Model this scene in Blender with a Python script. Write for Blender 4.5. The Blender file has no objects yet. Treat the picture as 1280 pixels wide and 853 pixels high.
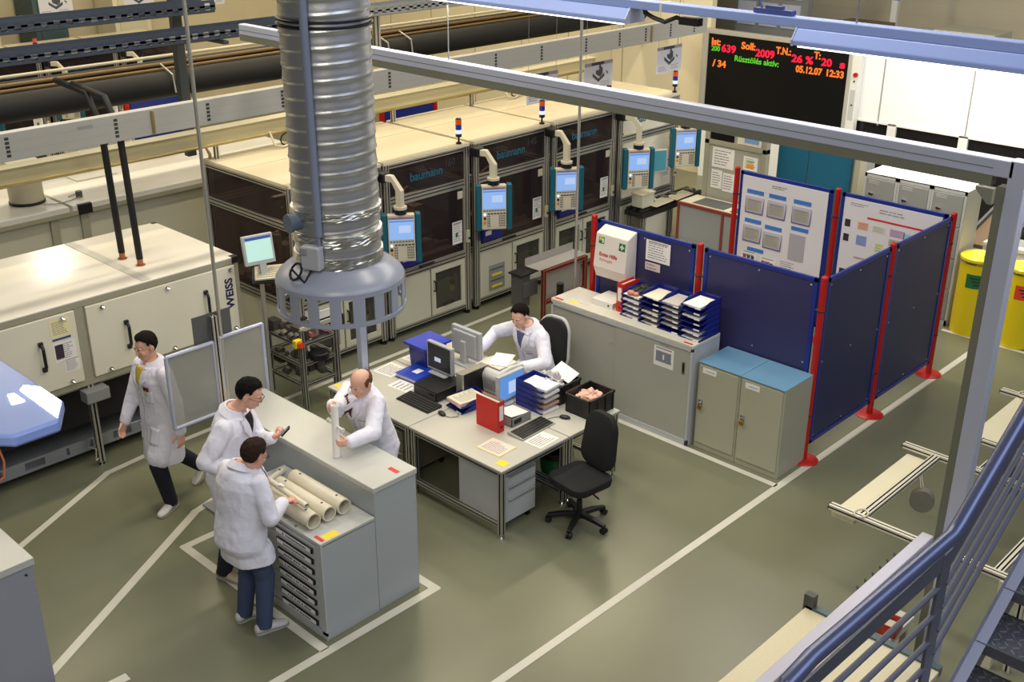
import bpy, bmesh, math, random
from mathutils import Vector as V, Matrix
from mathutils.bvhtree import BVHTree
random.seed(7)
SC = bpy.context.scene
COL = SC.collection
PI = math.pi
# ------------------------------------------------------------------ materials
def S(r, g, b):
    f = lambda c: (c / 255 / 12.92) if c / 255 <= .04045 else ((c / 255 + .055) / 1.055) ** 2.4
    return (f(r), f(g), f(b), 1)
MATS = {}
def M(name, rgb, rough=.5, metal=0., var=.06, scale=3., bump=0., bscale=40., spec=.5, coat=0., emit=None, estr=0.):
    if name in MATS: return MATS[name]
    m = bpy.data.materials.new(name); m.use_nodes = True
    nt = m.node_tree; N = nt.nodes; L = nt.links
    p = N['Principled BSDF']
    p.inputs['Roughness'].default_value = rough
    p.inputs['Metallic'].default_value = metal
    p.inputs['Specular IOR Level'].default_value = spec
    p.inputs['Coat Weight'].default_value = coat
    c = S(*rgb)
    p.inputs['Base Color'].default_value = c
    tc = N.new('ShaderNodeTexCoord')
    if var:
        nz = N.new('ShaderNodeTexNoise'); nz.inputs['Scale'].default_value = scale; nz.inputs['Detail'].default_value = 4
        L.new(tc.outputs['Object'], nz.inputs['Vector'])
        mx = N.new('ShaderNodeMix'); mx.data_type = 'RGBA'
        mx.inputs[6].default_value = tuple(x * (1 - var) for x in c[:3]) + (1,)
        mx.inputs[7].default_value = tuple(min(1, x * (1 + var)) for x in c[:3]) + (1,)
        L.new(nz.outputs['Fac'], mx.inputs[0]); L.new(mx.outputs[2], p.inputs['Base Color'])
    if bump:
        nb = N.new('ShaderNodeTexNoise'); nb.inputs['Scale'].default_value = bscale; nb.inputs['Detail'].default_value = 3
        L.new(tc.outputs['Object'], nb.inputs['Vector'])
        b = N.new('ShaderNodeBump'); b.inputs['Strength'].default_value = bump; b.inputs['Distance'].default_value = .02
        L.new(nb.outputs['Fac'], b.inputs['Height']); L.new(b.outputs['Normal'], p.inputs['Normal'])
    if emit:
        p.inputs['Emission Color'].default_value = S(*emit); p.inputs['Emission Strength'].default_value = estr
    MATS[name] = m
    return m
def glass(name, tint, opacity, rough=.08, rgb=(20, 20, 26)):
    if name in MATS: return MATS[name]
    m = bpy.data.materials.new(name); m.use_nodes = True
    nt = m.node_tree; N = nt.nodes; L = nt.links
    p = N['Principled BSDF']; p.inputs['Base Color'].default_value = S(*rgb); p.inputs['Roughness'].default_value = rough
    t = N.new('ShaderNodeBsdfTransparent'); t.inputs['Color'].default_value = S(*tint)
    mx = N.new('ShaderNodeMixShader'); mx.inputs[0].default_value = opacity
    L.new(t.outputs[0], mx.inputs[1]); L.new(p.outputs[0], mx.inputs[2])
    L.new(mx.outputs[0], N['Material Output'].inputs['Surface'])
    MATS[name] = m
    return m
def emission(name, rgb, s):
    if name in MATS: return MATS[name]
    return M(name, (10, 10, 10), .4, var=0, emit=rgb, estr=s)
def dots(name, rgb, rgb2, pitch, rough=.45, r=.3, metal=0.):
    """sheet metal with a regular grid of small round holes (object space, two coordinates swapped by plane)"""
    m = M(name, rgb, rough, metal, var=0); nt = m.node_tree; N = nt.nodes; L = nt.links
    p = N['Principled BSDF']; tc = [n for n in N if n.type == 'TEX_COORD'][0]
    sp = N.new('ShaderNodeSeparateXYZ'); L.new(tc.outputs['Object'], sp.inputs[0])
    def mth(op, a, b=None):
        n = N.new('ShaderNodeMath'); n.operation = op
        for i, v in enumerate((a, b)):
            if v is None: continue
            if isinstance(v, (int, float)): n.inputs[i].default_value = v
            else: L.new(v, n.inputs[i])
        return n.outputs[0]
    u = mth('ADD', sp.outputs[0], sp.outputs[1]); v = sp.outputs[2]
    su = mth('SINE', mth('MULTIPLY', u, 2 * PI / pitch)); sv = mth('SINE', mth('MULTIPLY', v, 2 * PI / pitch))
    f = mth('GREATER_THAN', mth('MULTIPLY', su, sv), r)
    mx = N.new('ShaderNodeMix'); mx.data_type = 'RGBA'; mx.inputs[6].default_value = S(*rgb); mx.inputs[7].default_value = S(*rgb2)
    L.new(f, mx.inputs[0]); L.new(mx.outputs[2], p.inputs['Base Color'])
    return m
WHITE = M('white_paint', (222, 220, 212), .38, var=.03)
CREAM = M('cream_panel', (226, 220, 198), .42, var=.03)
CREAM2 = M('cream_cabinet', (196, 194, 172), .45, var=.03)
TOPC = M('machine_roof_sheet', (220, 208, 178), .24, var=.05, scale=1.2)
GREYP = M('light_grey_paint', (184, 187, 186), .42, var=.03)
GREYM = M('mid_grey_paint', (140, 142, 140), .45, var=.03)
GREYD = M('dark_grey_paint', (82, 84, 84), .5, var=.05)
OLIVE = M('olive_grey_frame', (158, 154, 132), .45, var=.03)
ALU = M('aluminium_profile', (196, 194, 186), .34, .75, var=.04)
ALU2 = M('highlit_aluminium_profile', (226, 220, 200), .35, .25, var=.04)  # lighter copy of the aluminium, rig highlights put into the colour
ALUB = M('painted_aluminium', (190, 195, 214), .4, .3, var=.04)
STEEL = M('stainless_steel', (170, 170, 168), .28, .9, var=.05)
CHROME = M('chrome', (220, 220, 220), .12, 1., var=0)
BLACK = M('black_plastic', (22, 22, 24), .45, var=.1)
SLOTM = M('profile_slot_shade', (34, 32, 30), .6, var=.1)  # groove faces, shade of the slot depth put into the colour
RUBBER = M('black_rubber', (14, 14, 15), .7, var=.1)
DKIN = M('dark_interior', (30, 28, 28), .7, var=.2)
BLUE = M('blue_plastic', (22, 34, 128), .4, var=.06)
BLUEF = M('blue_frame_paint', (24, 44, 132), .38, var=.04)
RED = M('red_paint', (178, 24, 20), .38, var=.05)
REDF = M('red_binder_board', (206, 36, 26), .5, var=.05)
YELLOW = M('yellow_sticker', (240, 214, 40), .5, var=.03)
REDST = M('red_sticker', (206, 46, 40), .5, var=.03)
GREENST = M('green_sticker', (30, 110, 62), .5, var=.03)
PAPER = M('white_paper', (236, 232, 226), .7, var=.02)
PRINT = M('grey_print', (142, 138, 140), .7, var=.05)
PRINTD = M('dark_print', (46, 46, 52), .7, var=.05)
TEAL = M('teal_side_grip', (14, 92, 108), .45, var=.05)
SCREEN = emission('lit_screen', (150, 190, 250), 1.1)
SCREENW = emission('lit_screen_window', (190, 214, 250), 1.1)
SCREEND = emission('dark_screen', (26, 28, 34), .5)
KEYS = M('key_field', (150, 146, 128), .5, var=.1)
IVORY = M('ivory_plastic', (206, 198, 172), .45, var=.03)
TINT = glass('smoked_acrylic', (224, 212, 204), .36, .08, (62, 54, 56))
CLEARG = glass('clear_acrylic', (225, 226, 228), .10, .06, (200, 200, 205))
FROST = glass('translucent_panel', (226, 224, 216), .45, .35, (196, 196, 188))
PIPE = M('cream_pipe', (214, 206, 182), .35, var=.05)
WORKTOP = M('grey_worktop', (206, 204, 190), .42, var=.03)
TRAYG = M('galvanised_tray', (150, 154, 160), .42, .5, var=.08)
TRAYD = M('grey_blue_tray', (66, 74, 88), .45, .4, var=.08)
TRUNK = M('grey_trunking', (164, 162, 154), .45, var=.03)
WIRE = M('grey_wire', (150, 150, 150), .4, .6, var=0)
# ------------------------------------------------------------------ mesh builder
class B:
    def __init__(s, p=None):
        s.bm = bmesh.new(); s.o = V(p.location) if p is not None else V((0, 0, 0)); s.mi = 0
        s.p = p; s.slot = False
    def _new(s, verts):
        fs = set()
        for v in verts:
            for f in v.link_faces: fs.add(f)
        for f in fs: f.material_index = s.mi
    def box(s, x0, x1, y0, y1, z0, z1):
        r = bmesh.ops.create_cube(s.bm, size=1.0)['verts']
        for v in r:
            v.co = V(((x0 + x1) / 2 + v.co.x * (x1 - x0), (y0 + y1) / 2 + v.co.y * (y1 - y0), (z0 + z1) / 2 + v.co.z * (z1 - z0)))
        s._new(r); return s
    def obox(s, c, size, rot=(0, 0, 0)):
        from mathutils import Euler
        m = Euler(rot).to_matrix()
        r = bmesh.ops.create_cube(s.bm, size=1.0)['verts']
        for v in r: v.co = V(c) + m @ V((v.co.x * size[0], v.co.y * size[1], v.co.z * size[2]))
        s._new(r); return s
    def mbox(s, mat, size):
        r = bmesh.ops.create_cube(s.bm, size=1.0)['verts']
        for v in r: v.co = mat @ V((v.co.x * size[0], v.co.y * size[1], v.co.z * size[2]))
        s._new(r); return s
    def cone(s, p0, p1, r0, r1=None, n=16):
        p0 = V(p0); p1 = V(p1); r1 = r0 if r1 is None else r1
        d = p1 - p0; q = d.to_track_quat('Z', 'Y')
        r = bmesh.ops.create_cone(s.bm, cap_ends=True, segments=n, radius1=r0, radius2=max(r1, 1e-4), depth=d.length)['verts']
        for v in r: v.co = (p0 + p1) / 2 + q @ v.co
        s._new(r); return s
    def ball(s, c, rad, rot=None, sub=2):
        r = bmesh.ops.create_icosphere(s.bm, subdivisions=sub, radius=1.0)['verts']
        if not hasattr(rad, '__len__'): rad = (rad,) * 3
        for v in r:
            w = V((v.co.x * rad[0], v.co.y * rad[1], v.co.z * rad[2]))
            v.co = V(c) + (rot @ w if rot else w)
        s._new(r); return s
    def face(s, pts):
        f = s.bm.faces.new([s.bm.verts.new(V(p)) for p in pts]); f.material_index = s.mi; return s
    def rings(s, rings, cap=True, closed=False):
        vs = [[s.bm.verts.new(V(p)) for p in r] for r in rings]
        n = len(vs[0]); k = len(vs)
        for i in range(k if closed else k - 1):
            a, b = vs[i], vs[(i + 1) % k]
            for j in range(n):
                f = s.bm.faces.new((a[j], a[(j + 1) % n], b[(j + 1) % n], b[j])); f.material_index = s.mi
        if cap and not closed:
            f = s.bm.faces.new(vs[0][::-1]); f.material_index = s.mi
            f = s.bm.faces.new(vs[-1]); f.material_index = s.mi
        return s
    def tube(s, pts, r, n=8, closed=False):
        pts = [V(p) for p in pts]; rs = []
        k = len(pts); ref = None
        for i, p in enumerate(pts):
            a = pts[i - 1] if (i > 0 or closed) else p
            b = pts[(i + 1) % k] if (i < k - 1 or closed) else p
            t = (b - a).normalized()
            if ref is None:
                ref = t.orthogonal().normalized()
            ref = (ref - t * ref.dot(t))
            ref = ref.normalized() if ref.length > 1e-6 else t.orthogonal().normalized()
            w = t.cross(ref)
            rr = r[i] if hasattr(r, '__len__') else r
            rs.append([p + (ref * math.cos(2 * PI * j / n) + w * math.sin(2 * PI * j / n)) * rr for j in range(n)])
        return s.rings(rs, not closed, closed)
    def lathe(s, prof, c=(0, 0, 0), n=32, cap=True):
        return s.rings([[V(c) + V((r * math.cos(2 * PI * j / n), r * math.sin(2 * PI * j / n), z)) for j in range(n)] for r, z in prof], cap)
    def prism(s, poly, mat, d):
        """polygon in the xy plane of a matrix, extruded d along its z"""
        a = [mat @ V((x, y, 0)) for x, y in poly]; b = [mat @ V((x, y, d)) for x, y in poly]
        return s.rings([a, b])
    def ext(s, p0, p1, w, h, kx=1, ky=1, up=(0, 0, 1)):
        """slotted aluminium extrusion from p0 to p1: w across, h along the up vector"""
        p0 = V(p0); p1 = V(p1); z = (p1 - p0).normalized(); u = V(up)
        if abs(u.dot(z)) > .95: u = V((0, 1, 0))
        x = u.cross(z).normalized(); y = z.cross(x)
        def side(a, b, k):
            out = [a]; d = b - a; L = d.length; t = d / L; nrm = V((-t.y, t.x)); m = min(w, h)
            for i in range(k):
                c = a + d * ((i + .5) / k); hw = .15 * m; dp = .34 * m
                out += [c - t * hw, c - t * hw + nrm * dp, c + t * hw + nrm * dp, c + t * hw]
            return out
        V2 = lambda a, b: V((a, b))
        P = [V2(-w / 2, -h / 2), V2(w / 2, -h / 2), V2(w / 2, h / 2), V2(-w / 2, h / 2)]
        poly = side(P[0], P[1], kx) + side(P[1], P[2], ky) + side(P[2], P[3], kx) + side(P[3], P[0], ky)
        flags = []
        for k in (kx, ky, kx, ky): flags += [0] + [1, 1, 1, 0] * k
        n0 = len(s.bm.faces); s.rings([[q + x * a.x + y * a.y for a in poly] for q in (p0, p1)]); s.bm.faces.ensure_lookup_table(); s.slot = True
        for j, fl in enumerate(flags): s.bm.faces[n0 + j].material_index = fl
        return s
    def done(s, name, mat, parent=None, bevel=0., smooth=False, seg=2, label=None, solid=0.):
        bmesh.ops.recalc_face_normals(s.bm, faces=s.bm.faces[:])
        me = bpy.data.meshes.new(name)
        if s.o.length:
            bmesh.ops.translate(s.bm, verts=s.bm.verts[:], vec=-s.o)
        s.bm.to_mesh(me); s.bm.free()
        o = bpy.data.objects.new(name, me); COL.objects.link(o)
        for m in (mat if isinstance(mat, (list, tuple)) else ([mat, SLOTM] if s.slot else [mat])): me.materials.append(m)
        if parent is None: parent = s.p
        if parent is not None: o.parent = parent
        if smooth:
            for p in me.polygons: p.use_smooth = True
            if smooth == 'auto': me.set_sharp_from_angle(angle=.6)
        if solid:
            md = o.modifiers.new('solid', 'SOLIDIFY'); md.thickness = solid
        if bevel:
            md = o.modifiers.new('bevel', 'BEVEL'); md.width = bevel; md.segments = seg; md.limit_method = 'ANGLE'; md.angle_limit = .6
        if label: o['label'] = label
        return o
def tag(o, label, cat, group=None, kind=None):
    o['label'] = label; o['category'] = cat
    if group: o['group'] = group
    if kind: o['kind'] = kind
    return o
def thing(name, label, cat, loc=(0, 0, 0), rz=0., group=None):
    o = bpy.data.objects.new(name, None); COL.objects.link(o); o.empty_display_size = .1
    o.location = loc; o.rotation_euler = (0, 0, rz)
    return tag(o, label, cat, group)
def solo(o, label, cat, loc=None, rz=None, group=None):
    """a thing that is one mesh: its mesh is built about its own base"""
    if loc is not None: o.location = loc
    if rz is not None: o.rotation_euler = (0, 0, rz)
    return tag(o, label, cat, group)
def struct(o): o['kind'] = 'structure'; return o
def dup(o, loc=None, rz=None, label=None, parent=None):
    c = o.copy(); COL.objects.link(c)
    if parent is not None: c.parent = parent
    for ch in list(o.children): dup(ch, parent=c)
    if loc is not None: c.location = loc
    if rz is not None: c.rotation_euler = (0, 0, rz)
    if label: c['label'] = label
    return c
def text(s, size, mat, mtx, parent=None, bold=0., name='lettering', depth=.001, align='LEFT', sx=1.):
    cu = bpy.data.curves.new('lettering_curve', 'FONT'); cu.body = s; cu.size = size; cu.extrude = depth; cu.offset = bold
    cu.align_x = align; cu.resolution_u = 3
    t = bpy.data.objects.new('lettering_tmp', cu); COL.objects.link(t)
    dg = bpy.context.evaluated_depsgraph_get(); dg.update()
    me = bpy.data.meshes.new_from_object(t.evaluated_get(dg))
    bpy.data.objects.remove(t); bpy.data.curves.remove(cu)
    me.transform(mtx @ Matrix.Diagonal((sx, 1, 1, 1)))
    me.materials.clear(); me.materials.append(mat)
    o = bpy.data.objects.new(name, me); COL.objects.link(o)
    if parent is not None: o.parent = parent
    return o
def frame_mtx(o, x, y):
    """matrix with origin o, local x and y along the given vectors"""
    x = V(x).normalized(); y = V(y); y = (y - x * y.dot(x)).normalized(); z = x.cross(y)
    return Matrix(((x.x, y.x, z.x, o[0]), (x.y, y.y, z.y, o[1]), (x.z, y.z, z.z, o[2]), (0, 0, 0, 1)))
def lines(b, mtx, w, h, n, lw=.35, seed=0, margin=.1, th=.0008):
    """rows of small printed bars on a sheet (w by h, centred in mtx)"""
    rr = random.Random(seed)
    for i in range(n):
        y = h / 2 - h * margin - (h * (1 - 2 * margin)) * (i + .5) / n
        x = -w / 2 + w * margin; end = w / 2 - w * margin * (1 + rr.random() * 2.5)
        while x < end:
            l = w * (.06 + .16 * rr.random()); l = min(l, end - x)
            b.mbox(mtx @ Matrix.Translation((x + l / 2, y, th / 2)), (l, h * (1 - 2 * margin) / n * lw, th))
            x += l + w * .025
def sheet(mtx, w, h, parent, name='paper', n=8, seed=0, mat=None, pm=None, th=.001, head=False):
    b = B(); b.mbox(mtx, (w, h, th)); o = b.done(name, mat or PAPER, parent)
    b = B(); lines(b, mtx @ Matrix.Translation((0, 0, th / 2)), w, h, n, seed=seed)
    if head: b.mbox(mtx @ Matrix.Translation((0, h * .42, th)), (w * .8, h * .06, .0008))
    q = b.done('print', pm or PRINT, o)
    return o
# ------------------------------------------------------------------ camera
H = 5.7
FPX, PITCH, ROLL, YAW = 1407.32, .41357415, .00187204, .76412976
cp, sp_ = math.cos(PITCH), math.sin(PITCH)
fw = V((math.cos(YAW) * cp, math.sin(YAW) * cp, -sp_)); rt = V((math.sin(YAW), -math.cos(YAW), 0)); up = rt.cross(fw)
rt2 = rt * math.cos(ROLL) + up * math.sin(ROLL); up2 = up * math.cos(ROLL) - rt * math.sin(ROLL)
cd = bpy.data.cameras.new('camera'); cam = bpy.data.objects.new('camera', cd); COL.objects.link(cam)
cam.matrix_world = Matrix(((rt2.x, up2.x, -fw.x, 0), (rt2.y, up2.y, -fw.y, 0), (rt2.z, up2.z, -fw.z, H), (0, 0, 0, 1)))
cd.sensor_width = 36; cd.lens = FPX / 1280 * 36; cd.clip_end = 200; cd.clip_start = .05
SC.camera = cam
SC.view_settings.view_transform = 'Standard'; SC.view_settings.look = 'None'; SC.view_settings.gamma = 1
SC.view_settings.use_curve_mapping = False; SC.view_settings.exposure = -0.30
# ------------------------------------------------------------------ light
w = bpy.data.worlds.new('hall_light'); SC.world = w; w.use_nodes = True
w.node_tree.nodes['Background'].inputs[0].default_value = (.86, .88, 1, 1); w.node_tree.nodes['Background'].inputs[1].default_value = .08
def area(name, loc, size, energy, col, rot=(0, 0, 0), spread=None):
    d = bpy.data.lights.new(name, 'AREA'); d.shape = 'RECTANGLE'; d.size, d.size_y = size; d.energy = energy; d.color = col
    if spread: d.spread = spread
    o = bpy.data.objects.new(name, d); COL.objects.link(o); o.location = loc; o.rotation_euler = rot
    return o
WARM = (1, .86, .60)
NEUT = (1, .93, .80)
COOL = (.66, .76, 1)
for i, y in enumerate((10.6, 14.6, 18.6)):
    for x in (4.5, 9, 13.5):
        area('ceiling_light', (x, y, 7.2), (3.0, .35), 165 if y < 12 else 150, NEUT if (x < 5 and y < 12) else WARM)
for x, y in ((4.2, 7.4), (8.4, 7.6), (12.5, 7.0), (6.5, 4.6), (11.0, 4.0)):
    area('ceiling_light', (x, y, 7.4), (.5, 2.2), 105, NEUT)
def aim(o, tgt):
    o.rotation_euler = (V(tgt) - o.location).to_track_quat('-Z', 'Y').to_euler()
aim(area('gallery_fill', (-1.5, .5, 8.0), (4, 3), 330, (1, .94, .84)), (5.5, 6.5, .5))  # added fill from the camera side, not an actual hall lamp
aim(area('wall_fill', (14.6, 5.6, 4.6), (.5, 4), 330, (1, .97, .92)), (17.5, 5.8, 2.0))  # added fill that brightens the white partition wall
area('ceiling_light', (14.4, 8.0, 7.3), (.5, 2.4), 90, NEUT)
aim(area('ceiling_light', (9.4, 22.3, 5.9), (.5, .5), 34, (1, .97, .9)), (4.6, 11.0, 1.77))  # added lamp, aimed to put a highlight on the chamber roof
# daylight from the high window band on the near right side
area('daylight', (5.5, -3.5, 9.0), (9, 4), 520, COOL, (math.radians(48), 0, math.radians(0)))
# ------------------------------------------------------------------ room shell
def floor_mat():
    m = M('epoxy_floor', (128, 126, 102), .28, var=0); nt = m.node_tree; N = nt.nodes; L = nt.links; p = N['Principled BSDF']
    tc = N.new('ShaderNodeTexCoord')
    n1 = N.new('ShaderNodeTexNoise'); n1.inputs['Scale'].default_value = .55; n1.inputs['Detail'].default_value = 5
    n2 = N.new('ShaderNodeTexNoise'); n2.inputs['Scale'].default_value = 9; n2.inputs['Detail'].default_value = 6
    mp = N.new('ShaderNodeMapping'); mp.inputs['Scale'].default_value = (1, 3, 1); mp.inputs['Rotation'].default_value = (0, 0, .6)
    L.new(tc.outputs['Object'], n1.inputs['Vector']); L.new(tc.outputs['Object'], mp.inputs[0]); L.new(mp.outputs[0], n2.inputs['Vector'])
    a = N.new('ShaderNodeMix'); a.data_type = 'RGBA'; a.inputs[6].default_value = S(108, 108, 84); a.inputs[7].default_value = S(126, 127, 104)
    L.new(n1.outputs['Fac'], a.inputs[0])
    b = N.new('ShaderNodeMix'); b.data_type = 'RGBA'; b.blend_type = 'MULTIPLY'; b.inputs[0].default_value = .05
    cr = N.new('ShaderNodeValToRGB'); cr.color_ramp.elements[0].position = .15; cr.color_ramp.elements[0].color = (.72, .72, .7, 1); cr.color_ramp.elements[1].position = .75
    L.new(n2.outputs['Fac'], cr.inputs[0]); L.new(a.outputs[2], b.inputs[6]); L.new(cr.outputs[0], b.inputs[7]); L.new(b.outputs[2], p.inputs['Base Color'])
    rm = N.new('ShaderNodeMapRange'); rm.inputs[3].default_value = .24; rm.inputs[4].default_value = .32
    p.inputs['Roughness'].default_value = .26
    p.inputs['Specular IOR Level'].default_value = .42
    return m
struct(B().box(-6, 30, -8, 30, -.2, 0).done('floor', floor_mat()))
LINE = M('white_floor_paint', (206, 202, 186), .45, var=.08, scale=6)
def strip(name, pts, wd=.075, z=.003):
    b = B()
    for i in range(len(pts) - 1):
        a, c = V((*pts[i], 0)), V((*pts[i + 1], 0)); t = (c - a).normalized(); n = V((-t.y, t.x, 0)) * wd / 2
        e = t * (wd * .35)
        b.face([a - n - e * (i > 0) + V((0, 0, z + .0004 * i)), c - n + e * (i < len(pts) - 2) + V((0, 0, z + .0004 * i)), c + n + e * (i < len(pts) - 2) + V((0, 0, z + .0004 * i)), a + n - e * (i > 0) + V((0, 0, z + .0004 * i))])
    o = b.done(name, LINE); o['kind'] = 'structure'; return o
strip('floor_marking', [(3.6, 4.68), (13.3, 4.68)])
strip('floor_marking', [(8.63, 7.9), (8.63, 4.7)], .07)
strip('floor_marking', [(2.6, 5.87), (5.2, 5.87), (5.2, 6.4)], .08)
strip('floor_marking', [(4.07, 5.9), (4.07, 7.92), (4.56, 7.92)], .08)
strip('floor_marking', [(2.45, 7.15), (4.45, 8.36), (5.0, 8.5), (5.0, 8.9)], .08)
strip('floor_marking', [(2.0, 8.4), (4.23, 9.61), (4.7, 9.66), (10.2, 9.76)], .07)
strip('floor_marking', [(10.35, 9.22), (10.35, 8.5)], .06)
strip('floor_marking', [(13.5, 5.25), (13.5, 3.2)], .07)
strip('floor_marking', [(2.2, 6.75), (2.86, 6.72)], .09)
SEAMW = M('hall_wall_cream', (236, 224, 190), .6, var=.03)
b = B().box(17.6, 17.75, 11.9, 26, 0, 8)
struct(b.done('wall_right', SEAMW))
b = B()
for y in (12.6, 13.9, 15.3, 16.6, 18, 19.4, 20.8): b.box(17.592, 17.602, y - .008, y + .008, 0, 8)
struct(b.done('trim_1', M('wall_joint', (176, 162, 128), .7)))
struct(B().box(-6, 17.6, 23, 23.2, 0, 8).done('wall_far', M('far_wall_cream', (214, 202, 168), .6, var=.05)))
# white partition wall with windows below, right end of the hall
b = B().box(17.5, 17.6, 1.5, 8.95, 1.56, 2.66); b.box(17.5, 17.6, 8.95, 11.9, .0, 2.62)
struct(b.done('wall_back', M('white_wall_panels', (238, 238, 234), .45, var=.02)))
b = B()
for y in (8.42, 6.95, 5.1, 3.3): b.box(17.49, 17.503, y - .01, y + .01, 1.5, 2.66)
struct(b.done('trim_2', M('wall_joint_grey', (150, 150, 146), .7)))
for i, (y0, y1) in enumerate(((8.9, 8.15), (8.15, 6.95), (6.95, 5.1), (5.1, 3.3), (3.3, 1.5))):
    fr = B(); fr.box(17.48, 17.56, y1, y1 + .09, 0, 1.56); fr.box(17.48, 17.56, y0 - .06, y0, 0, 1.56); fr.box(17.48, 17.56, y1, y0, 1.53, 1.56); fr.box(17.48, 17.56, y1, y0, .0, .12)
    o = struct(fr.done('window_%d' % (i + 1), WHITE, bevel=.004))
    B().box(17.52, 17.53, y1 + .09, y0 - .06, .12, 1.53).done('pane', glass('window_pane_dark', (90, 88, 84), .75, .08, (34, 32, 32)), o)  # pane darkened to stand in for the dim room behind
far = M('ribbed_cream_wall', (214, 204, 176), .6, var=.04)
b = B()
for k in range(36): b.box(24 - (.012 if k % 2 else 0), 24.2, -8, 23, k * .22, (k + 1) * .22)
struct(b.done('wall_end', far))
struct(B().box(17.75, 24, 1.4, 1.5, 0, 2.6).done('wall_side', SEAMW))
# ------------------------------------------------------------------ test chamber, lower left
def chamber():
    x0, x1, y0, y1, z0, z1 = .6, 6.05, 9.78, 11.44, .90, 1.77
    t = thing('test_chamber', 'long cream metal chamber with two black-handled doors and a black hose pair on its roof', 'machine', (x0, y0, 0))
    xs = (x0, 2.45, 4.28, x1)
    b = B(t)
    for x in xs[1:]:
        xx = min(x, x1 - .03)
        for y in (y0 + .03, y1 - .03):
            g = B(t).ext((xx, y, 0.04), (xx, y, z0), .06, .06).done('leg', ALU)
            B(t).cone((xx, y, 0), (xx, y, .012), .03).cone((xx, y, .012), (xx, y, .05), .012).done('foot', CHROME, g)
    b = B(t).box(x0, x1 - .03, y0 + .03, y1, z0 + .03, z1 - .03); b.done('housing', CREAM)
    b = B(t)
    for x in xs:
        w_ = .05 if x in (x0, x1) else .09
        a = x if x == x0 else (x - w_ if x == x1 else x - w_ / 2)
        b.box(a, a + w_, y0 - .0, y0 + .05, z0, z1 - .05)
    for z in (z0, z1 - .065): b.box(x0, x1, y0 - .002, y0 + .05, z, z + .065)
    b.box(x1 - .05, x1 + .002, y0, y1, z0, z0 + .06); b.box(x1 - .05, x1 + .002, y0, y1, z1 - .065, z1)
    b.box(x1 - .05, x1 + .002, y1 - .05, y1, z0, z1)
    b.done('frame', OLIVE, bevel=.006)
    b = B(t).box(x0, x1, y0 - .003, y1 + .003, z1 - .004, z1 + .012); b.done('roof_panel', M('chamber_roof', (226, 220, 206), .22, var=.03), bevel=.005)
    for x in (3.0, 5.02): B(t).box(x - .05, x + .05, y0 + .02, y1 - .02, z1 + .01, z1 + .017).done('roof_seam', M('seam_strip', (188, 184, 172), .35))
    B(t).box(x1 - .075, x1 + .004, y0 - .005, y0 + .07, z1 - .06, z1 + .014).done('corner_cap', BLACK, bevel=.006)
    B(t).box(x1 - .06, x1 + .003, y1 - .06, y1 + .004, z1 - .04, z1 + .014).done('corner_cap', BLACK, bevel=.006)
    doors = ((.68, 2.40), (2.50, 4.23), (4.34, 5.99))
    for i, (a, c) in enumerate(doors):
        d = B(t).box(a, c, y0 - .018, y0 + .02, z0 + .07, z1 - .07).done('door', CREAM, bevel=.006)
        hs = {0: (1.2, 2.1), 1: (3.86,), 2: (4.72, 5.62)}[i]
        for hx in hs:
            hb = B(t); yy = y0 - .018
            hz0, hz1 = (1.19, 1.49) if i != 2 else (1.16 if hx < 5 else 1.22, 1.46 if hx < 5 else 1.52)
            hb.box(hx - .022, hx + .022, yy - .03, yy, hz1 - .045, hz1); hb.box(hx - .022, hx + .022, yy - .03, yy, hz0, hz0 + .045)
            hb.tube([(hx, yy - .03, hz1 - .02), (hx, yy - .055, hz1 - .06), (hx, yy - .055, hz0 + .06), (hx, yy - .03, hz0 + .02)], .017)
            hb.done('handle', BLACK, d, bevel=.006)
        lx = {0: (1.0, 2.2), 1: (2.7, 4.10), 2: (4.50, 5.2, 5.93)}[i]
        for lx_ in lx:
            for lz in (z0 + .11, z1 - .11):
                B(t).cone((lx_, y0 - .018, lz), (lx_, y0 - .034, lz), .022).cone((lx_, y0 - .034, lz), (lx_ + .012, y0 - .05, lz - .012), .012).done('latch', CHROME, d)
        if i == 1:
            for (px, pz, pw, ph, sd, c) in ((4.07, 1.575, .19, .17, 3, (238, 226, 170)), (4.085, 1.335, .22, .20, 4, (236, 232, 226)), (4.13, 1.175, .15, .13, 5, (236, 232, 226))):
                m_ = frame_mtx((px - x0, -.0195, pz), (1, 0, 0), (0, 0, 1))
                q = sheet(m_, pw, ph, d, 'notice', 8, sd, M('notice_%d' % sd, c, .6))
            B(t).box(3.99, 4.07, y0 - .022, y0 - .0195, 1.27, 1.41).done('photo', M('dark_photo', (58, 44, 58), .5, var=.5, scale=60), d)
            B(t).box(3.98, 4.16, y0 - .0215, y0 - .0195, 1.455, 1.475).done('photo_caption', M('blue_caption', (60, 70, 130), .5), d)
        if i == 2:
            text('WEISS', .125, M('navy_lettering', (26, 30, 70), .5), frame_mtx((5.945 - x0, -.0195, 1.235), (0, 0, 1), (-1, 0, 0)), d, .004, 'lettering')
    # underside: black trough and slotted cable channel
    B(t).box(x0, x1 - .12, y0 + .30, y1 - .1, .36, z0 + .02).done('underbody', DKIN)
    b = B(t).box(x0, x1 - .1, y0 + .16, y0 + .18, .14, .16); b.box(x0, x1 - .1, y0 + .16, y0 + .18, .24, .26); b.box(x0, x1 - .1, y0 + .16, y1 - .1, .13, .14)
    x = x0
    while x < x1 - .1:
        b.box(x, min(x + .22, x1 - .1), y0 + .16, y0 + .18, .16, .24); x += .25 if int(x * 10) % 3 else .42
    b.done('cable_channel', TRAYG)
    b = B(t).box(x0, x1 - .05, y0 + .06, y0 + .12, z0 - .04, z0); b.done('lower_rail', ALU)
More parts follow.
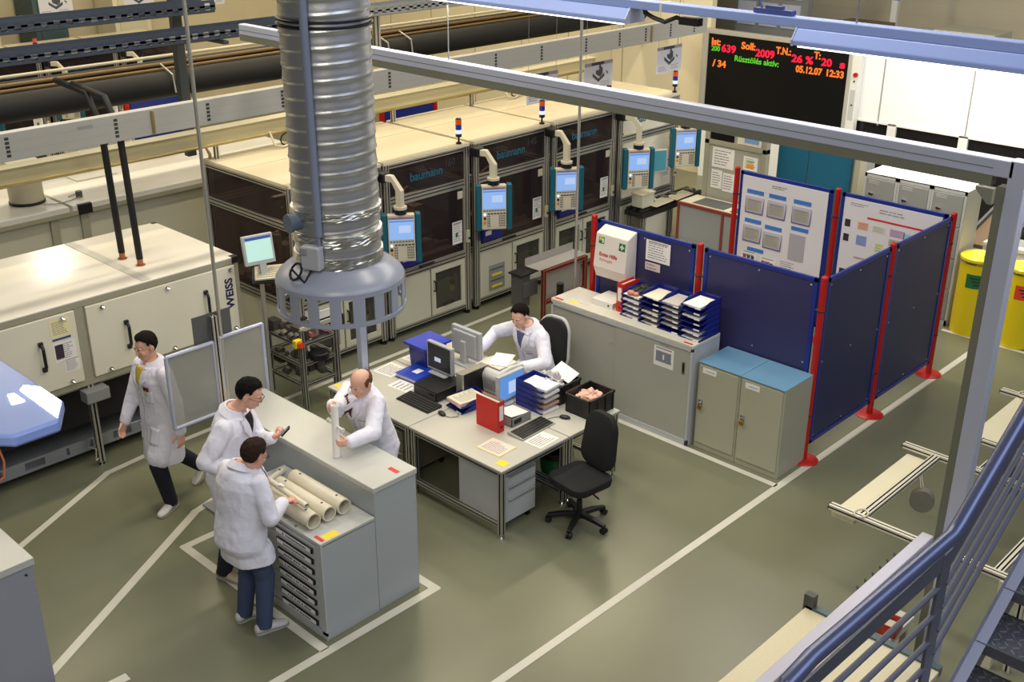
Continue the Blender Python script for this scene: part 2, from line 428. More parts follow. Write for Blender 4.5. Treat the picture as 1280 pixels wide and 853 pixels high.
    B(t).box(4.18, 4.42, y0 - .10, y0 + .05, z0 - .155, z0 - .03).done('junction_box', GREYM, bevel=.01)
    bx = B(t).box(2.9, 3.42, y0 - .10, y0 + .04, z0 - .26, z0 - .06).done('electric_box', CREAM2, bevel=.01)
    B(t).box(3.22, 3.30, y0 - .103, y0 - .1, z0 - .24, z0 - .12).done('warning_label', M('orange_sticker', (236, 150, 40), .5), bx)
    b = B(t); bolt = [(.035, .10), (.02, .06), (.045, .06), (.03, .01), (.06, .072), (.035, .072), (.05, .10)]
    b.prism(bolt, frame_mtx((3.21, y0 - .104, z0 - .235), (1, 0, 0), (0, 0, 1)), .002); b.done('warning_bolt', REDST, bx)
    B(t).tube([(3.3, y0 - .03, z0 - .25), (3.33, y0 - .04, .45), (3.3, y0 - .05, .3), (3.1, y0 - .02, .2), (2.6, y0 + .1, .18)], .012).done('cable', M('salmon_cable', (206, 120, 88), .5))
    B(t).tube([(4.2, y0 + .1, .2), (4.22, y0 - .02, .22), (4.2, y0 - .03, .1), (4.26, y0 + .02, .09)], .006).done('cable', M('cream_cable', (190, 182, 150), .5))
    return t
chamber()
for k, (x, y) in enumerate(((5.17, 10.55), (5.2, 10.24))):
    z = 1.78
    t = thing('insulated_hose', ('black insulated hose entering the chamber roof, further from the doors', 'black insulated hose entering the chamber roof, nearer the doors')[k], 'hose', (x, y, z), 0, 'hoses on the chamber roof')
    B(t).tube([(x, y, z + .07), (x, y + .02, 2.3), (x + .01, y + .06, 2.75), (x + .02, y + .10, 3.15), (x + .02, y + .3, 3.45), (x, y + .9, 3.5)], .034, 10).done('sleeve', RUBBER, smooth=True)
    B(t).cone((x, y, z), (x, y, z + .012), .048).cone((x, y, z + .012), (x, y, z + .075), .03).done('fitting', M('copper', (170, 110, 76), .35, .7))
# second chamber behind, white work surfaces
def back_cabinet():
    t = thing('low_cabinet_row', 'long low cream cabinet with a white top standing behind the chamber', 'cabinet', (2.6, 12.78, 0))
    B(t).box(2.6, 9.4, 12.81, 14.95, .1, 1.69).done('carcass', CREAM2)
    for x0, x1 in ((2.6, 5.68), (5.72, 9.4)):
        B(t).box(x0, x1, 12.76, 14.98, 1.69, 1.76).done('top_panel', WHITE, bevel=.008)
    b = B(t)
    for x in (5.48, 5.86): b.box(x - .05, x + .05, 12.77, 12.82, .0, 1.69)
    b.box(2.6, 9.4, 12.75, 12.8, 1.64, 1.70)
    b.done('frame', OLIVE, bevel=.005)
    B(t).box(5.78, 5.96, 12.74, 12.80, 1.64, 1.765).done('corner_cap', BLACK, bevel=.008)
    for x, y in ((5.55, 13.3), (5.7, 13.9)): B(t).box(x - .15, x + .02, y - .03, y + .03, 1.758, 1.775).done('hinge', ALU)
    return t
back_cabinet()
t = thing('waste_drum', 'cream cylindrical drum standing on the white cabinet top', 'drum', (5.42, 13.3, 1.76))
B().lathe([(.19, .0), (.20, .02), (.20, .50), (.19, .52), (.0, .52)][::-1], n=40).done('body', IVORY, t, smooth='auto')
B().lathe([(.195, .0), (.21, .005), (.21, .03), (.2, .035)], n=40).done('base_ring', BLACK, t)
b = B().cone((.42, -.12, 0), (.42, -.12, .07), .04); solo(b.done('power_plug', GREYD), 'grey plug lying on the white cabinet top beside the drum', 'plug', (5.55, 13.2, 1.762))
b = B().tube([(.0, 0, .01), (.15, -.08, .006), (.3, -.05, .006), (.45, .02, .006), (.52, .1, .006), (.47, .17, .006), (.36, .12, .006)], .006); solo(b.done('thin_lead', GREYM), 'thin grey cord curled on the white cabinet top', 'cord', (5.5, 13.02, 1.765))
t = thing('tool_tray', 'dark blue tray of small tools on the white cabinet top', 'tray', (6.15, 14.35, 1.76))
B().box(-.35, .35, -.2, .2, 0, .02).box(-.35, .35, -.2, -.18, .02, .09).box(-.35, .35, .18, .2, .02, .09).box(-.35, -.33, -.2, .2, .02, .09).box(.33, .35, -.2, .2, .02, .09).done('tray', BLUE, t)
for i, (c, x) in enumerate((((240, 214, 40), -.15), ((206, 46, 40), .1), ((120, 150, 60), .22))):
    B().box(x - .08, x + .06, -.1, .12, .02, .1 + .02 * i).done('tool', M('tool_colour_%d' % i, c, .5), t, bevel=.01)
t = solo(B().box(-.28, .28, -.17, .17, 0, .015).box(-.28, .28, .15, .17, .015, .14).done('document_rack', WHITE, bevel=.004), 'white open rack on the white cabinet beside the tool tray', 'rack', (6.55, 13.9, 1.76))
t = thing('storage_bin', 'red open bin on the white cabinet top behind the standing pole', 'bin', (7.75, 14.3, 1.762))
B().prism([(-.16, 0), (.16, 0), (.2, .16), (-.2, .16)], Matrix(((1, 0, 0, 0), (0, 0, 1, -.14), (0, 1, 0, 0), (0, 0, 0, 1))), .28).done('bin', RED, t, bevel=.01); B().box(-.21, .21, -.15, .15, .15, .17).done('rim', REDST, t)
t = thing('instrument_case', 'grey instrument case with a printed label on the white cabinet top', 'case', (7.15, 14.72, 1.762))
B().box(-.42, .42, -.16, .16, 0, .28).done('case', GREYP, t, bevel=.008); sheet(frame_mtx((.3, -.161, .16), (1, 0, 0), (0, 0, 1)), .14, .18, t, 'printed_label', 6, 61)
B().cone((0, -.16, .2), (0, -.17, .2), .015).done('knob', BLACK, t)
# ------------------------------------------------------------------ production machine modules
BAU = M('teal_lettering', (26, 96, 120), .5)
def machine(loc, W, label, left='panel', right='window', number=None, txt='baumann', upper='tint', group='glazed machine modules'):
    D = 1.7; Z = 2.3
    t = thing('machine_module', label, 'machine', loc, 0, group)
    # mechanism seen through the glass
    rr = random.Random(int(loc[0] * 100)); b = B()
    b.box(.1, W - .1, .15, D - .1, .86, .92)
    for i in range(9):
        x = .2 + rr.random() * (W - .5); y = .25 + rr.random() * .9; h = .1 + rr.random() * .45
        b.box(x, x + .05 + rr.random() * .2, y, y + .05 + rr.random() * .2, .92, .92 + h)
    for i in range(5):
        x = .2 + rr.random() * (W - .5); y = .25 + rr.random() * .8; b.cone((x, y, .92), (x, y, 1.2 + rr.random() * .4), .03)
    b.done('mechanism', M('machine_mechanism', (176, 164, 148), .5, .2, var=.3, scale=5), t)
    b = B()
    for i in range(4): b.box(.1, W - .1, .3 + .28 * i, .36 + .28 * i, .92, .97)
    b.ext((.2, .6, 1.98), (W - .2, .6, 1.98), .06, .06); b.tube([(.25, .5, 1.9), (.5, .55, 1.6), (.8, .5, 1.75), (W - .3, .5, 1.55)], .02)
    b.tube([(W * .55, .3, 2.2), (W - .2, .5, 1.85)], .02); b.done('conveyor', GREYM, t)
    b = B().box(.04, W - .04, .05, D - .05, .06, .10); b.box(.04, W - .04, D - .04, D - .02, .1, 2.2); b.done('inner_back', M('inner_back_brown', (104, 94, 88), .6, var=.1), t)
    if 6 < loc[0] < 12.5 and loc[1] < 15: area('machine_fill', (loc[0] + W / 2, loc[1] + .7, 2.18), (W * .7, .3), 7, (1, .9, .76))  # added fill behind the glazing so the mechanism shows
    # frame
    b = B(); p = .045
    for x in (p, W - p): b.ext((x, p / 2, .05), (x, p / 2, 2.255), .09, p, 2, 1, (0, 1, 0)); b.ext((x, D - p / 2, .05), (x, D - p / 2, 2.255), .09, p, 2, 1, (0, 1, 0))
    for z, h, k in ((.12, p, 1), (.83, .09, 2), (1.80, .09, 2), (2.232, p, 1)):
        b.ext((.09, p / 2, z), (W - .09, p / 2, z), p, h, 1, k)
        if z != 1.80 or True: b.ext((.09, D - p / 2, z), (W - .09, D - p / 2, z), p, h, 1, k)
        for x in (p / 2, W - p / 2): b.ext((x, p, z), (x, D - p, z), p, h, 1, k)
    b.done('frame', ALU, t)
    for x in (p, W - p):
        for y in (.04, D - .04): B().cone((x, y, 0), (x, y, .02), .045).cone((x, y, .02), (x, y, .06), .016).done('foot', BLACK, t)
    b = B().box(.0, W, -.012, D, 2.256, 2.30); b.done('roof_panel', TOPC, t, bevel=.006)
    B().box(.02, W - .02, D * .58, D * .58 + .006, 2.299, 2.302).done('roof_seam', OLIVE, t)
    g = TINT if upper == 'tint' else CREAM
    o = B().box(.09, W - .09, .018, .026, 1.845, 2.21).done('upper_pane', g, t)
    if txt: text(txt, .15, BAU, frame_mtx((W * .30, .016, 1.985), (1, 0, 0), (0, 0, 1)), o, .003)
    if number: text(number, .13, PRINTD if upper == 'tint' else BAU, frame_mtx((W * .70, .016, 2.06), (1, 0, 0), (0, 0, 1)), o, .003)
    for x in (.11, W - .11):
        for z in (1.87, 2.19): B().cone((x, .018, z), (x, .008, z), .012).done('bolt', BLACK, t)
    for z0, z1, nm in ((1.845, 2.21, 'side_pane'), (.88, 1.755, 'side_pane'), (.145, .785, 'side_panel')):
        for x in (.018, W - .026): B().box(x, x + .008, .05, D - .05, z0, z1).done(nm, TINT if nm == 'side_pane' else CREAM2, t)
    # main door
    mm = B().box(.10, W - .10, .014, .022, .90, 1.735).done('main_window', TINT if upper == 'tint' else CREAM, t)
    b = B(); fx = .025
    b.box(.09, W - .09, .004, .03, .878, .90); b.box(.09, W - .09, .004, .03, 1.735, 1.755); b.box(.09, .09 + fx, .004, .03, .9, 1.735); b.box(W - .09 - fx, W - .09, .004, .03, .9, 1.735)
    b.done('window_frame', ALU, mm)
    b = B().box(W * .36, W * .36 + .26, -.012, .004, .862, .886); b.tube([(W * .36 + .02, -.01, .875), (W * .36 + .04, -.035, .875), (W * .36 + .22, -.035, .875), (W * .36 + .24, -.01, .875)], .011); b.done('handle', BLACK, mm, bevel=.003)
    q = sheet(frame_mtx((W - .22, .012, 1.16), (1, 0, 0), (0, 0, 1)), .17, .30, mm, 'notice', 9, int(loc[0] * 7), head=True)
    B().box(W - .25, W - .21, .0105, .0115, 1.10, 1.16).done('green_mark', GREENST, q)
    B().box(W - .21, W - .12, .002, .012, 1.60, 1.70).done('label_plate', IVORY, mm, bevel=.01)
    B().box(W - .075, W - .03, -.03, -.0, 1.0, 1.16).cone((W - .052, -.03, 1.12), (W - .052, -.034, 1.12), .008).done('door_switch', IVORY, t, bevel=.004)
    B().cone((W - .052, -.03, 1.06), (W - .052, -.05, 1.06), .014).done('switch_knob', BLACK, t)
    # lower doors
    xm = W * .5
    def wdoor(x0, x1, hs):
        d = B(); a = .07
        d.box(x0, x1, .0, .03, .145, .145 + a); d.box(x0, x1, .0, .03, .785 - a, .785); d.box(x0, x0 + a, .0, .03, .145 + a, .785 - a); d.box(x1 - a, x1, .0, .03, .145 + a, .785 - a)
        d = d.done('lower_door', CREAM2, t, bevel=.004)
        B().box(x0 + a, x1 - a, .02, .024, .215, .715).done('window', glass('grey_pane', (222, 218, 208), .22, .15, (110, 108, 100)), d)
        B().box(x0 + .03, x1 - .03, .085, .10, .16, .56).done('inner_panel', GREYM, d)
        i = B().box(x0 + .12, x1 - .2, .08, .11, .60, .70); i.cone((x0 + .2, .08, .63), (x0 + .2, .05, .63), .03); i.done('valve_unit', GREYD, d)
        B().box(x1 - .20, x1 - .13, .078, .085, .36, .46).done('yellow_card', YELLOW, d)
        i = B()
        for z in (.50, .55, .60): i.box(x1 - .2, x1 - .13, .07, .085, z, z + .02)
        i.cone((x1 - .165, .085, .475), (x1 - .165, .06, .475), .03); i.done('switch_row', BLACK, d)
        B().tube([(x0 + .22, .015, .25), (x0 + .22, -.02, .26), (x0 + .24, -.03, .28), (x0 + .34, -.03, .28), (x0 + .36, -.02, .26), (x0 + .36, .015, .25)], .009).done('pull_handle', BLACK, d)
        hx = x0 + .04 if hs < 0 else x1 - .04
        B().tube([(hx, .0, .48), (hx, -.035, .49), (hx, -.035, .61), (hx, .0, .62)], .011).done('handle', BLACK, d)
        return d
    if left == 'window': wdoor(.10, xm - .01, 1)
    else:
        o = B().box(.10, xm - .01, .004, .03, .145, .785).done('lower_panel', CREAM2, t, bevel=.004)
        if left == 'drawers':
            i = B().box(.26, .56, -.004, .004, .20, .56).done('drawer_insert', GREYM, o, bevel=.004)
            for z in (.24, .40): B().box(.31, .5, -.012, -.004, z, z + .03).done('yellow_strip', YELLOW, i)
            for zg in (.33, .49): B().box(.28, .54, -.008, -.004, zg, zg + .015).done('drawer_gap', GREYD, i)
    wdoor(xm + .01, W - .10, -1)
    return t
FRONT = 10.05
MODS = [
    ((6.93, FRONT, 0), 1.32, 'glazed machine module behind the silver duct, nearest the chamber', 'window', None, 'baumann'),
    ((8.29, FRONT, 0), 1.41, 'glazed machine module numbered 160 on its upper window', 'panel', '160', 'baumann'),
    ((9.78, FRONT, 0), 1.43, 'glazed machine module with a grey drawer insert in its lower panel', 'drawers', '145', 'baumann'),
    ((11.28, FRONT, 0), 1.37, 'glazed machine module behind the red handrail stand, with a wire box in its lower window', 'window', None, 'baumann'),
]
for loc, W, lab, lf, num, tx in MODS: machine(loc, W, lab, lf, 'window', num, tx)
m4 = machine((12.72, FRONT, 0), 1.45, 'machine module with opaque cream upper panels at the far end of the row', 'panel', 'window', None, 'bau', 'cream')
proto = machine((7.42, 20.0, 0), 1.40, 'glazed machine module far behind the black pipe, second from the left', 'panel', 'window', None, 'baumann', 'tint', 'glazed machine modules of the rear row')
for x, lb in ((5.96, 'glazed machine module far behind the black pipe, leftmost of the rear row'), (8.88, 'glazed machine module far behind the black pipe, third from the left'), (10.34, 'glazed machine module far behind the black pipe, rightmost of the rear row')):
    dup(proto, (x, 20.0, 0), label=lb)
# signal towers on the roofs
def tower(loc, label):
    t = thing('signal_tower', label, 'signal light', loc, 0, 'signal towers on the machine roofs')
    B().cone((0, 0, 0), (0, 0, .02), .035).cone((0, 0, .02), (0, 0, .09), .012).cone((0, 0, .09), (0, 0, .13), .038).done('base', BLACK, t)
    for z, nm, c, e in ((.13, 'white_segment', (206, 214, 240), .9), (.18, 'blue_segment', (20, 50, 170), .05), (.245, 'orange_segment', (214, 84, 20), .12)):
        B().cone((0, 0, z), (0, 0, z + (.05 if z < .17 else .063)), .038, n=20).done(nm, M(nm, c, .25, var=0, emit=c, estr=e), t)
    B().cone((0, 0, .308), (0, 0, .322), .038, .03).done('cap', BLACK, t)
    return t
for (x, lb) in ((9.56, 'signal tower on the roof corner of the machine numbered 160'), (11.1, 'signal tower beneath the first hanging poster'), (12.5, 'signal tower beneath the middle hanging poster'), (14.08, 'signal tower at the far end of the machine row, by the display board')):
    tower((x, FRONT + .04, 2.30), lb)
for x, lb in ((7.33, 'signal tower on the rear row, leftmost of two'), (8.79, 'signal tower on the rear row, right of its neighbour')): tower((x, 20.05, 2.30), lb)
# ------------------------------------------------------------------ helper: split loose copies of one part into objects of their own
def each(name, mat, parent, items, fn, **kw):
    out = []
    for it in items:
        b = B(parent if parent is not None and tuple(parent.rotation_euler) == (0, 0, 0) and parent.parent is None and parent.type == 'EMPTY' and kw.get('world', False) else None)
        k2 = {k: v for k, v in kw.items() if k != 'world'}
        fn(b, it); out.append(b.done(name, mat, parent, **k2))
    return out
# ------------------------------------------------------------------ exhaust duct with slotted hood
DX, DY = 4.40, 5.84
def duct():
    t = thing('exhaust_duct', 'large silver spiral duct ending in a grey slotted hood above the bench', 'duct', (DX, DY, 2.80))
    z0, z1, R, pit, n = .34, 5.0, .283, .098, 64
    prof = []
    dz = .0098; k = int((z1 - z0) / dz)
    rings = []
    for i in range(k + 1):
        z = z0 + i * dz; ring = []
        for j in range(n):
            a = 2 * PI * j / n; ph = ((z - pit * j / n) / pit) % 1.0
            d = min(abs(ph - .5), 1) ; r = R + (.007 * (1 - (d / .13) ** 2) if d < .13 else 0) - .0015 * math.sin(ph * 2 * PI)
            ring.append((r * math.cos(a), r * math.sin(a), z))
        rings.append(ring)
    galv = M('galvanised_duct', (206, 206, 204), .34, .85, var=.12, scale=2.2, bump=.08, bscale=14)
    B().rings(rings).done('duct_pipe', galv, t, smooth=True)
    rr = random.Random(3)
    def tape(zc, h, nm):
        rg = []
        for i in range(9):
            z = zc - h / 2 + h * i / 8
            rg.append([((R + .014 + rr.random() * .006) * math.cos(2 * PI * j / n), (R + .014 + rr.random() * .006) * math.sin(2 * PI * j / n), z + rr.random() * .006) for j in range(n)])
        B().rings(rg).done('foil_tape', M('foil_tape', (206, 204, 198), .30, .95, var=.05), t)
    tape(.385, .09, ''); tape(.54, .07, ''); tape(.71, .05, '')
    for zz in (1.89, 1.925):
        B().lathe([(R + .008, zz), (R + .02, zz + .004), (R + .02, zz + .016), (R + .008, zz + .02)], n=64).done('strap', BLACK, t, smooth='auto')
    hood = M('hood_grey_blue', (150, 154, 166), .3, var=.04)
    pr = [(.287, .44), (.290, .36), (.33, .335), (.38, .30), (.42, .265), (.437, .235), (.44, .22), (.43, .215), (.41, .24), (.36, .285), (.285, .33)]
    B().lathe(pr, n=72, cap=False).done('hood_dome', hood, t, smooth=True)
    b = B()
    ns = 18
    for i in range(ns):
        a0 = 2 * PI * (i + .1) / ns; a1 = 2 * PI * (i + .6) / ns
        P = [[(r * math.cos(a0 + (a1 - a0) * q / 4), r * math.sin(a0 + (a1 - a0) * q / 4), z) for q in range(5)] for r, z in ((.437, .03), (.437, .215), (.425, .215), (.425, .03))]
        b.rings([[P[c][q] for c in range(4)] for q in range(5)])
    for za, zb in ((0, .032), (.20, .225)):
        b.lathe([(.43, za), (.44, za + .003), (.44, zb - .003), (.43, zb), (.42, zb), (.42, za), (.43, za)], n=72, cap=False)
    b.done('slotted_ring', hood, t, smooth='auto')
    # conduit running down the duct side facing the room corner, switch box and cord
    ca, ct = math.radians(225), 0
    u = V((-.86, -.5, 0)).normalized()
    px = u * (R + .035)
    B().tube([px + V((0, 0, 5)), px + V((0, 0, .64)), px + V((0, 0, .60)), ], .026, 12).done('conduit', M('blue_grey_conduit', (122, 130, 148), .4, var=.03), t, smooth='auto')
    B().tube([px + V((0, 0, .64)), px + V((0, 0, .46))], .011).done('conduit_tail', M('blue_grey_conduit', (128, 140, 170)), t)
    u2 = V((-.93, -.36, 0)).normalized(); sd = V((-u2.y, u2.x, 0)); c = u2 * (R + .045) + V((0, 0, .455))
    mt = Matrix(((sd.x, u2.x, 0, c.x), (sd.y, u2.y, 0, c.y), (0, 0, 1, c.z), (0, 0, 0, 1)))
    o = B().mbox(mt, (.14, .07, .16)).done('switch_box', M('box_grey', (172, 174, 176), .45), t, bevel=.012)
    B().mbox(mt @ Matrix.Translation((-.04, .045, .05)), (.05, .012, .05)).done('rotary_switch', GREYM, o, bevel=.006)
    u3 = V((-1, .12, 0)).normalized()
    B().cone(u3 * (R - .02) + V((0, 0, .66)), u3 * (R + .07) + V((0, 0, .66)), .055, n=20).cone(u3 * (R + .06) + V((0, 0, .66)), u3 * (R + .085) + V((0, 0, .66)), .062, n=20).done('side_stub', M('stub_grey', (92, 104, 122), .4), t, smooth='auto')
    q = c + V((0, 0, -.08)) + u2 * .02
    pts = [q, q + V((-.02, .03, -.08)) + u2 * .03]
    for i in range(22):
        a = i / 21 * 4 * PI
        pts.append(V((-.375 - .01 * i / 21, -.03, .355)) + V((-.03 * math.sin(a) * -1, .052 * math.cos(a), .05 * math.sin(a))))
    B().tube(pts, .0075, 6).done('coiled_cord', RUBBER, t, smooth=True)
duct()
# ------------------------------------------------------------------ workplace frame: beam, column, cross rail
def gantry():
    t = thing('overhead_beam', 'long lavender grey aluminium beam crossing the picture on its corner column', 'beam', (6.57, 2.35, 0))
    X = 6.57
    B(t).box(X - .04, X + .04, 2.28, 10.1, 3.955, 4.06).done('beam', ALUB, bevel=.008); B(t).box(X - .036, X + .036, 2.4, 10.1, 3.895, 3.955).done('lower_profile', M('olive_slot', (112, 112, 96), .5))
    B(t).box(X - .0415, X - .04, 2.4, 10.1, 4.0, 4.006).done('beam_groove', M('groove_grey', (110, 112, 112), .5))
    B(t).box(X - .04, X + .05, 2.205, 2.31, 0.03, 4.064).done('column', ALUB, bevel=.006)
    B(t).box(X - .036, X + .04, 2.31, 2.36, .03, 3.9).done('column_slot', M('olive_slot', (112, 112, 96), .5))
    B(t).prism([(0, 0), (.11, 0), (.11, .02), (.03, .10), (0, .10)], frame_mtx((X - .03, 2.36, 3.895), (0, 1, 0), (0, 0, -1)), .05).done('corner_bracket', M('bracket_olive', (128, 126, 112), .5), bevel=.005)
    B(t).box(X - .12, X + .12, 2.2, 2.5, 0, .03).done('foot_plate', GREYM)
    B(t).box(3.2, X - .04, 2.36, 2.44, 1.36, 1.50).done('cross_rail', M('cross_rail_lavender', (196, 192, 204), .45, var=.03), bevel=.006)
    b = B(t)
    for i in range(6): b.tube([(5.75 + .1 * i, 2.46, 1.34), (5.77 + .1 * i, 2.5, 1.42), (5.8 + .1 * i, 2.47, 1.35)], .008)
    b.done('cable_clips', GREYD)
    return t
gantry()
def wire(x, y, z0, z1, r, label, mat=WIRE, nm='suspension_wire', g=None):
    o = B().tube([(0, 0, 0), (0, 0, z1 - z0)], r, 10).done(nm, mat)
    return solo(o, label, 'rod', (x, y, z0), group=g)
wire(4.77, 8.10, 0, 5.2, .016, 'thin white standing pole beside the translucent screens', ALU, 'standing_pole')
wire(9.2, 7.82, 0, 5.0, .016, 'thin white standing pole behind the sliding door cabinet', ALU, 'standing_pole')
wire(6.57, 7.04, 4.06, 7.0, .006, 'thin steel wire holding up the overhead beam')
t = thing('power_column', 'pale aluminium supply column standing behind the left desk', 'column', (6.6, 8.47, 0))
B().box(-.04, .04, -.04, .04, .02, 3.4).done('post', ALUB, t, bevel=.006); B().box(-.09, .09, -.09, .09, 0, .02).done('foot_plate', GREYM, t)
B().box(.04, .055, -.03, .03, .05, 3.3).done('cable_cover', GREYD, t)
# ------------------------------------------------------------------ luminaires
TUBE = emission('lamp_tube', (255, 250, 240), 4.0)
def luminaire(x, y0, y1, label):
    t = thing('luminaire', label, 'lamp', (x, (y0 + y1) / 2, 4.553), 0, 'suspended luminaires')
    L = (y1 - y0) / 2
    lum = M('luminaire_blue_grey', (150, 170, 226), .4, var=.03)
    B().prism([(-.11, 0), (.11, 0), (.11, .03), (.06, .10), (-.06, .10), (-.11, .03)], Matrix(((1, 0, 0, 0), (0, 0, 1, -L), (0, 1, 0, 0), (0, 0, 0, 1))) , 2 * L).done('housing', lum, t, bevel=.006)
    B().box(-.09, .09, -L + .03, L - .03, -.012, -.002).done('tube', TUBE, t)
    for s_ in (-1, 1): B().prism([(-.112, -.004), (.112, -.004), (.112, .032), (.062, .104), (-.062, .104), (-.112, .032)], Matrix(((1, 0, 0, 0), (0, 0, 1, s_ * (L + .004) - .004), (0, 1, 0, 0), (0, 0, 0, 1))), .008).done('end_cap', ALUB, t)
    area('luminaire_light', (x, (y0 + y1) / 2, 4.505), (.16, 2 * L - .1), 36 * 2 * L / 3.4, (1, .95, .86))
luminaire(6.6, 5.12, 8.4, 'suspended luminaire nearest the silver duct, under the upper light rail')
luminaire(6.6, .2, 3.77, 'long suspended luminaire at the upper right, nearest the corner column')
t = thing('light_rail', 'long blue grey rail carrying the suspended luminaires', 'rail', (6.6, 4, 4.648))
B().box(-.055, .055, -4, 5, .005, .065).done('rail', M('luminaire_blue_grey', (140, 156, 200)), t, bevel=.006)
for y in (.84,): B().box(-.058, .058, y, y + .02, .004, .068).done('joint_cover', WHITE, t)
for y in (-3.2, -.6, 3.4): B().tube([(0, y, .065), (0, y, 3)], .006).done('suspension_wire', WIRE, t)
b = B(); b.tube([(0, 0, .0), (.0, .1, .02), (0, .2, -.02), (0, .3, .0), (0, .38, .03)], .016); b.box(-.03, .03, -.1, .06, -.02, .03); solo(b.done('connector_cable', BLACK), 'short black connector cable between the two luminaires of the upper rail', 'cable', (6.6, 4.65, 4.6))
b = B(); b.box(-.03, .03, -.18, .1, 0, .03).box(-.02, .02, -.1, .02, .03, .05).tube([(0, .05, .02), (0, .12, .16), (0, .1, .3)], .008); solo(b.done('red_clamp', M('navy_clip', (70, 84, 140), .5)), 'small navy clip sitting on the light rail', 'clip', (6.6, 4.02, 4.716))
def near_lamp():
    t = thing('near_luminaire', 'blue topped luminaire with bright openings at the lower left edge', 'lamp', (.99, 2.72, 4.30))
    g = M('luminaire_top_blue', (122, 142, 194), .25, var=.15, scale=4)
    B().prism([(-.06, 0), (.06, 0), (.12, .10), (.12, 2.4), (-.14, 2.4), (-.14, .10)], Matrix(((1, 0, 0, 0), (0, 1, 0, -.10), (0, 0, 1, .012), (0, 0, 0, 1))), .036).done('housing', g, t, bevel=.008)
    e = emission('lamp_opening', (246, 250, 255), 14.)
    for pl in ([(.062, -.085), (.112, -.005), (.112, .12), (.085, .16), (.066, .14)], [(.012, .07), (.046, .065), (.046, .13), (.03, .135)]): B().prism(pl, Matrix.Translation((0, 0, .046)), .004).done('light_opening', e, t)
    B().box(-.1, .08, .25, 2.28, -.0, .010).done('tube', TUBE, t)
    for y in (.5, 2.0): B().tube([(0, y, .05), (0, y, 3)], .005).done('suspension_wire', WIRE, t)
    area('near_luminaire_light', (.93, 3.9, 4.23), (.16, 2.2), 22, (.93, .95, 1))
near_lamp()
# ------------------------------------------------------------------ services over the machine row
def trunking():
    t = thing('cable_trunking', 'grey cable trunking with slot marks running over the machine row', 'trunking', (3, 11.9, 2.66))
    b = B(); b.box(-1, 14.4, -.06, .06, 0, .30); b.done('body', TRUNK, t, bevel=.006)
    b = B(); b.box(-1, 14.4, -.0605, -.0595, .095, .1); b.box(-1, 14.4, -.0605, -.0595, .2, .205); b.done('cover_joint', OLIVE, t)
    x = 1.95
    xs = [1.72, 2.95, 4.13, 5.2, 6.95, 8.0, 9.0, 10.0, 11.05, 11.9, 12.6, 13.3, 14.0]
    for x in xs:
        b = B()
        for k in range(5): b.box(x - .022, x + .022, -.0625, -.06, .045 + .045 * k, .075 + .045 * k)
        b.done('slot_mark', PRINTD, t)
    B().box(2.5, 2.68, -.062, -.06, .2, .24).done('type_plate', GREYM, t)
    for x in (3.4, 12.75): B().cone((x, -.07, .28), (x, -.07, .02), .02).done('clip_post', M('brass_post', (150, 130, 84), .4, .4), t)
    t.scale = (.853, .853, .853); t.location = (3 * .853, 10.15, 3.107)
    return t
trunking()
t = thing('cable_duct', 'cream boxed cable duct just below the grey trunking', 'duct', (3, 11.86, 2.44))
B().box(-1, 11.2, -.10, .06, .0, .17).done('body', M('cream_duct', (190, 182, 146), .45, var=.03), t, bevel=.006); B().box(-1, 11.2, -.13, .06, .17, .178).done('lid', M('cream_lid', (206, 200, 172), .35), t)
t = thing('pipe_run', 'thin brass coloured pipe on short posts above the machine roofs', 'pipe', (3, 11.62, 2.3))
B().tube([(-1, 0, .17), (11.2, 0, .17)], .02, 10).done('pipe', M('brass_pipe', (176, 158, 104), .35, .5), t, smooth=True)
B().tube([(-1, .07, .15), (3.95, .07, .15), (4.0, .07, .05), (4.0, .07, -.02)], .02, 10).done('return_pipe', M('brass_pipe', (176, 158, 104)), t, smooth=True)
for x in (4.05, 5.28, 6.8, 8.28, 9.7): B().ext((x, 0, .003), (x, 0, .16), .05, .05).done('post', ALU, t)
for i, (x, lab) in enumerate(((5.0, 'cable loop hanging above the machine roof just left of the silver duct'), (9.1, 'cable loop hanging above the machine roof right of the silver duct'))):
    t = thing('cable_loop', lab, 'cable', (3 + x, 11.5, 2.302), 0, 'cable loops over the machine roofs')
    B().tube([(-.2, .1, .2), (-.2, 0, .05), (-.1, -.03, .02), (0, 0, .02), (.12, .02, .08), (.15, .08, .2)], .014).done('cream_cable', IVORY, t, smooth=True)
    B().tube([(.1 * math.cos(a / 10 * 2 * PI), .02, .09 + .08 * math.sin(a / 10 * 2 * PI)) for a in range(10)], .01, closed=True).done('black_cable', RUBBER, t, smooth=True)
    B().tube([(.12, .1, .3), (.1, .05, .03)], .02).done('red_hose', RED, t, smooth=True)
t = thing('black_pipe', 'thick black insulated pipe pair crossing behind the trunking', 'pipe', (2, 13.2, 2.74))
B().tube([(0, 0, .18), (15.2, 0, .18)], .165, 20).done('pipe', RUBBER, t, smooth='auto'); B().tube([(0, .32, .30), (15.2, .32, .30)], .13, 16).done('pipe', RUBBER, t, smooth='auto')
B().tube([(0, .1, .355), (15.2, .1, .355)], .022, 10).done('brown_pipe', M('brown_pipe', (128, 104, 66), .4, .4), t); B().tube([(0, .20, .40), (15.2, .20, .40)], .025, 10).done('brown_pipe', M('brown_pipe', (128, 104, 66)), t)
B().tube([(0, .42, .46), (15.2, .42, .46)], .02, 10).done('cream_pipe', IVORY, t)
for x in (5.4, 8.95, 9.4): B().tube([(x, -.2, .1), (x, -.17, .32), (x, .1, .42)], .012).done('pipe_clip', ALU, t)
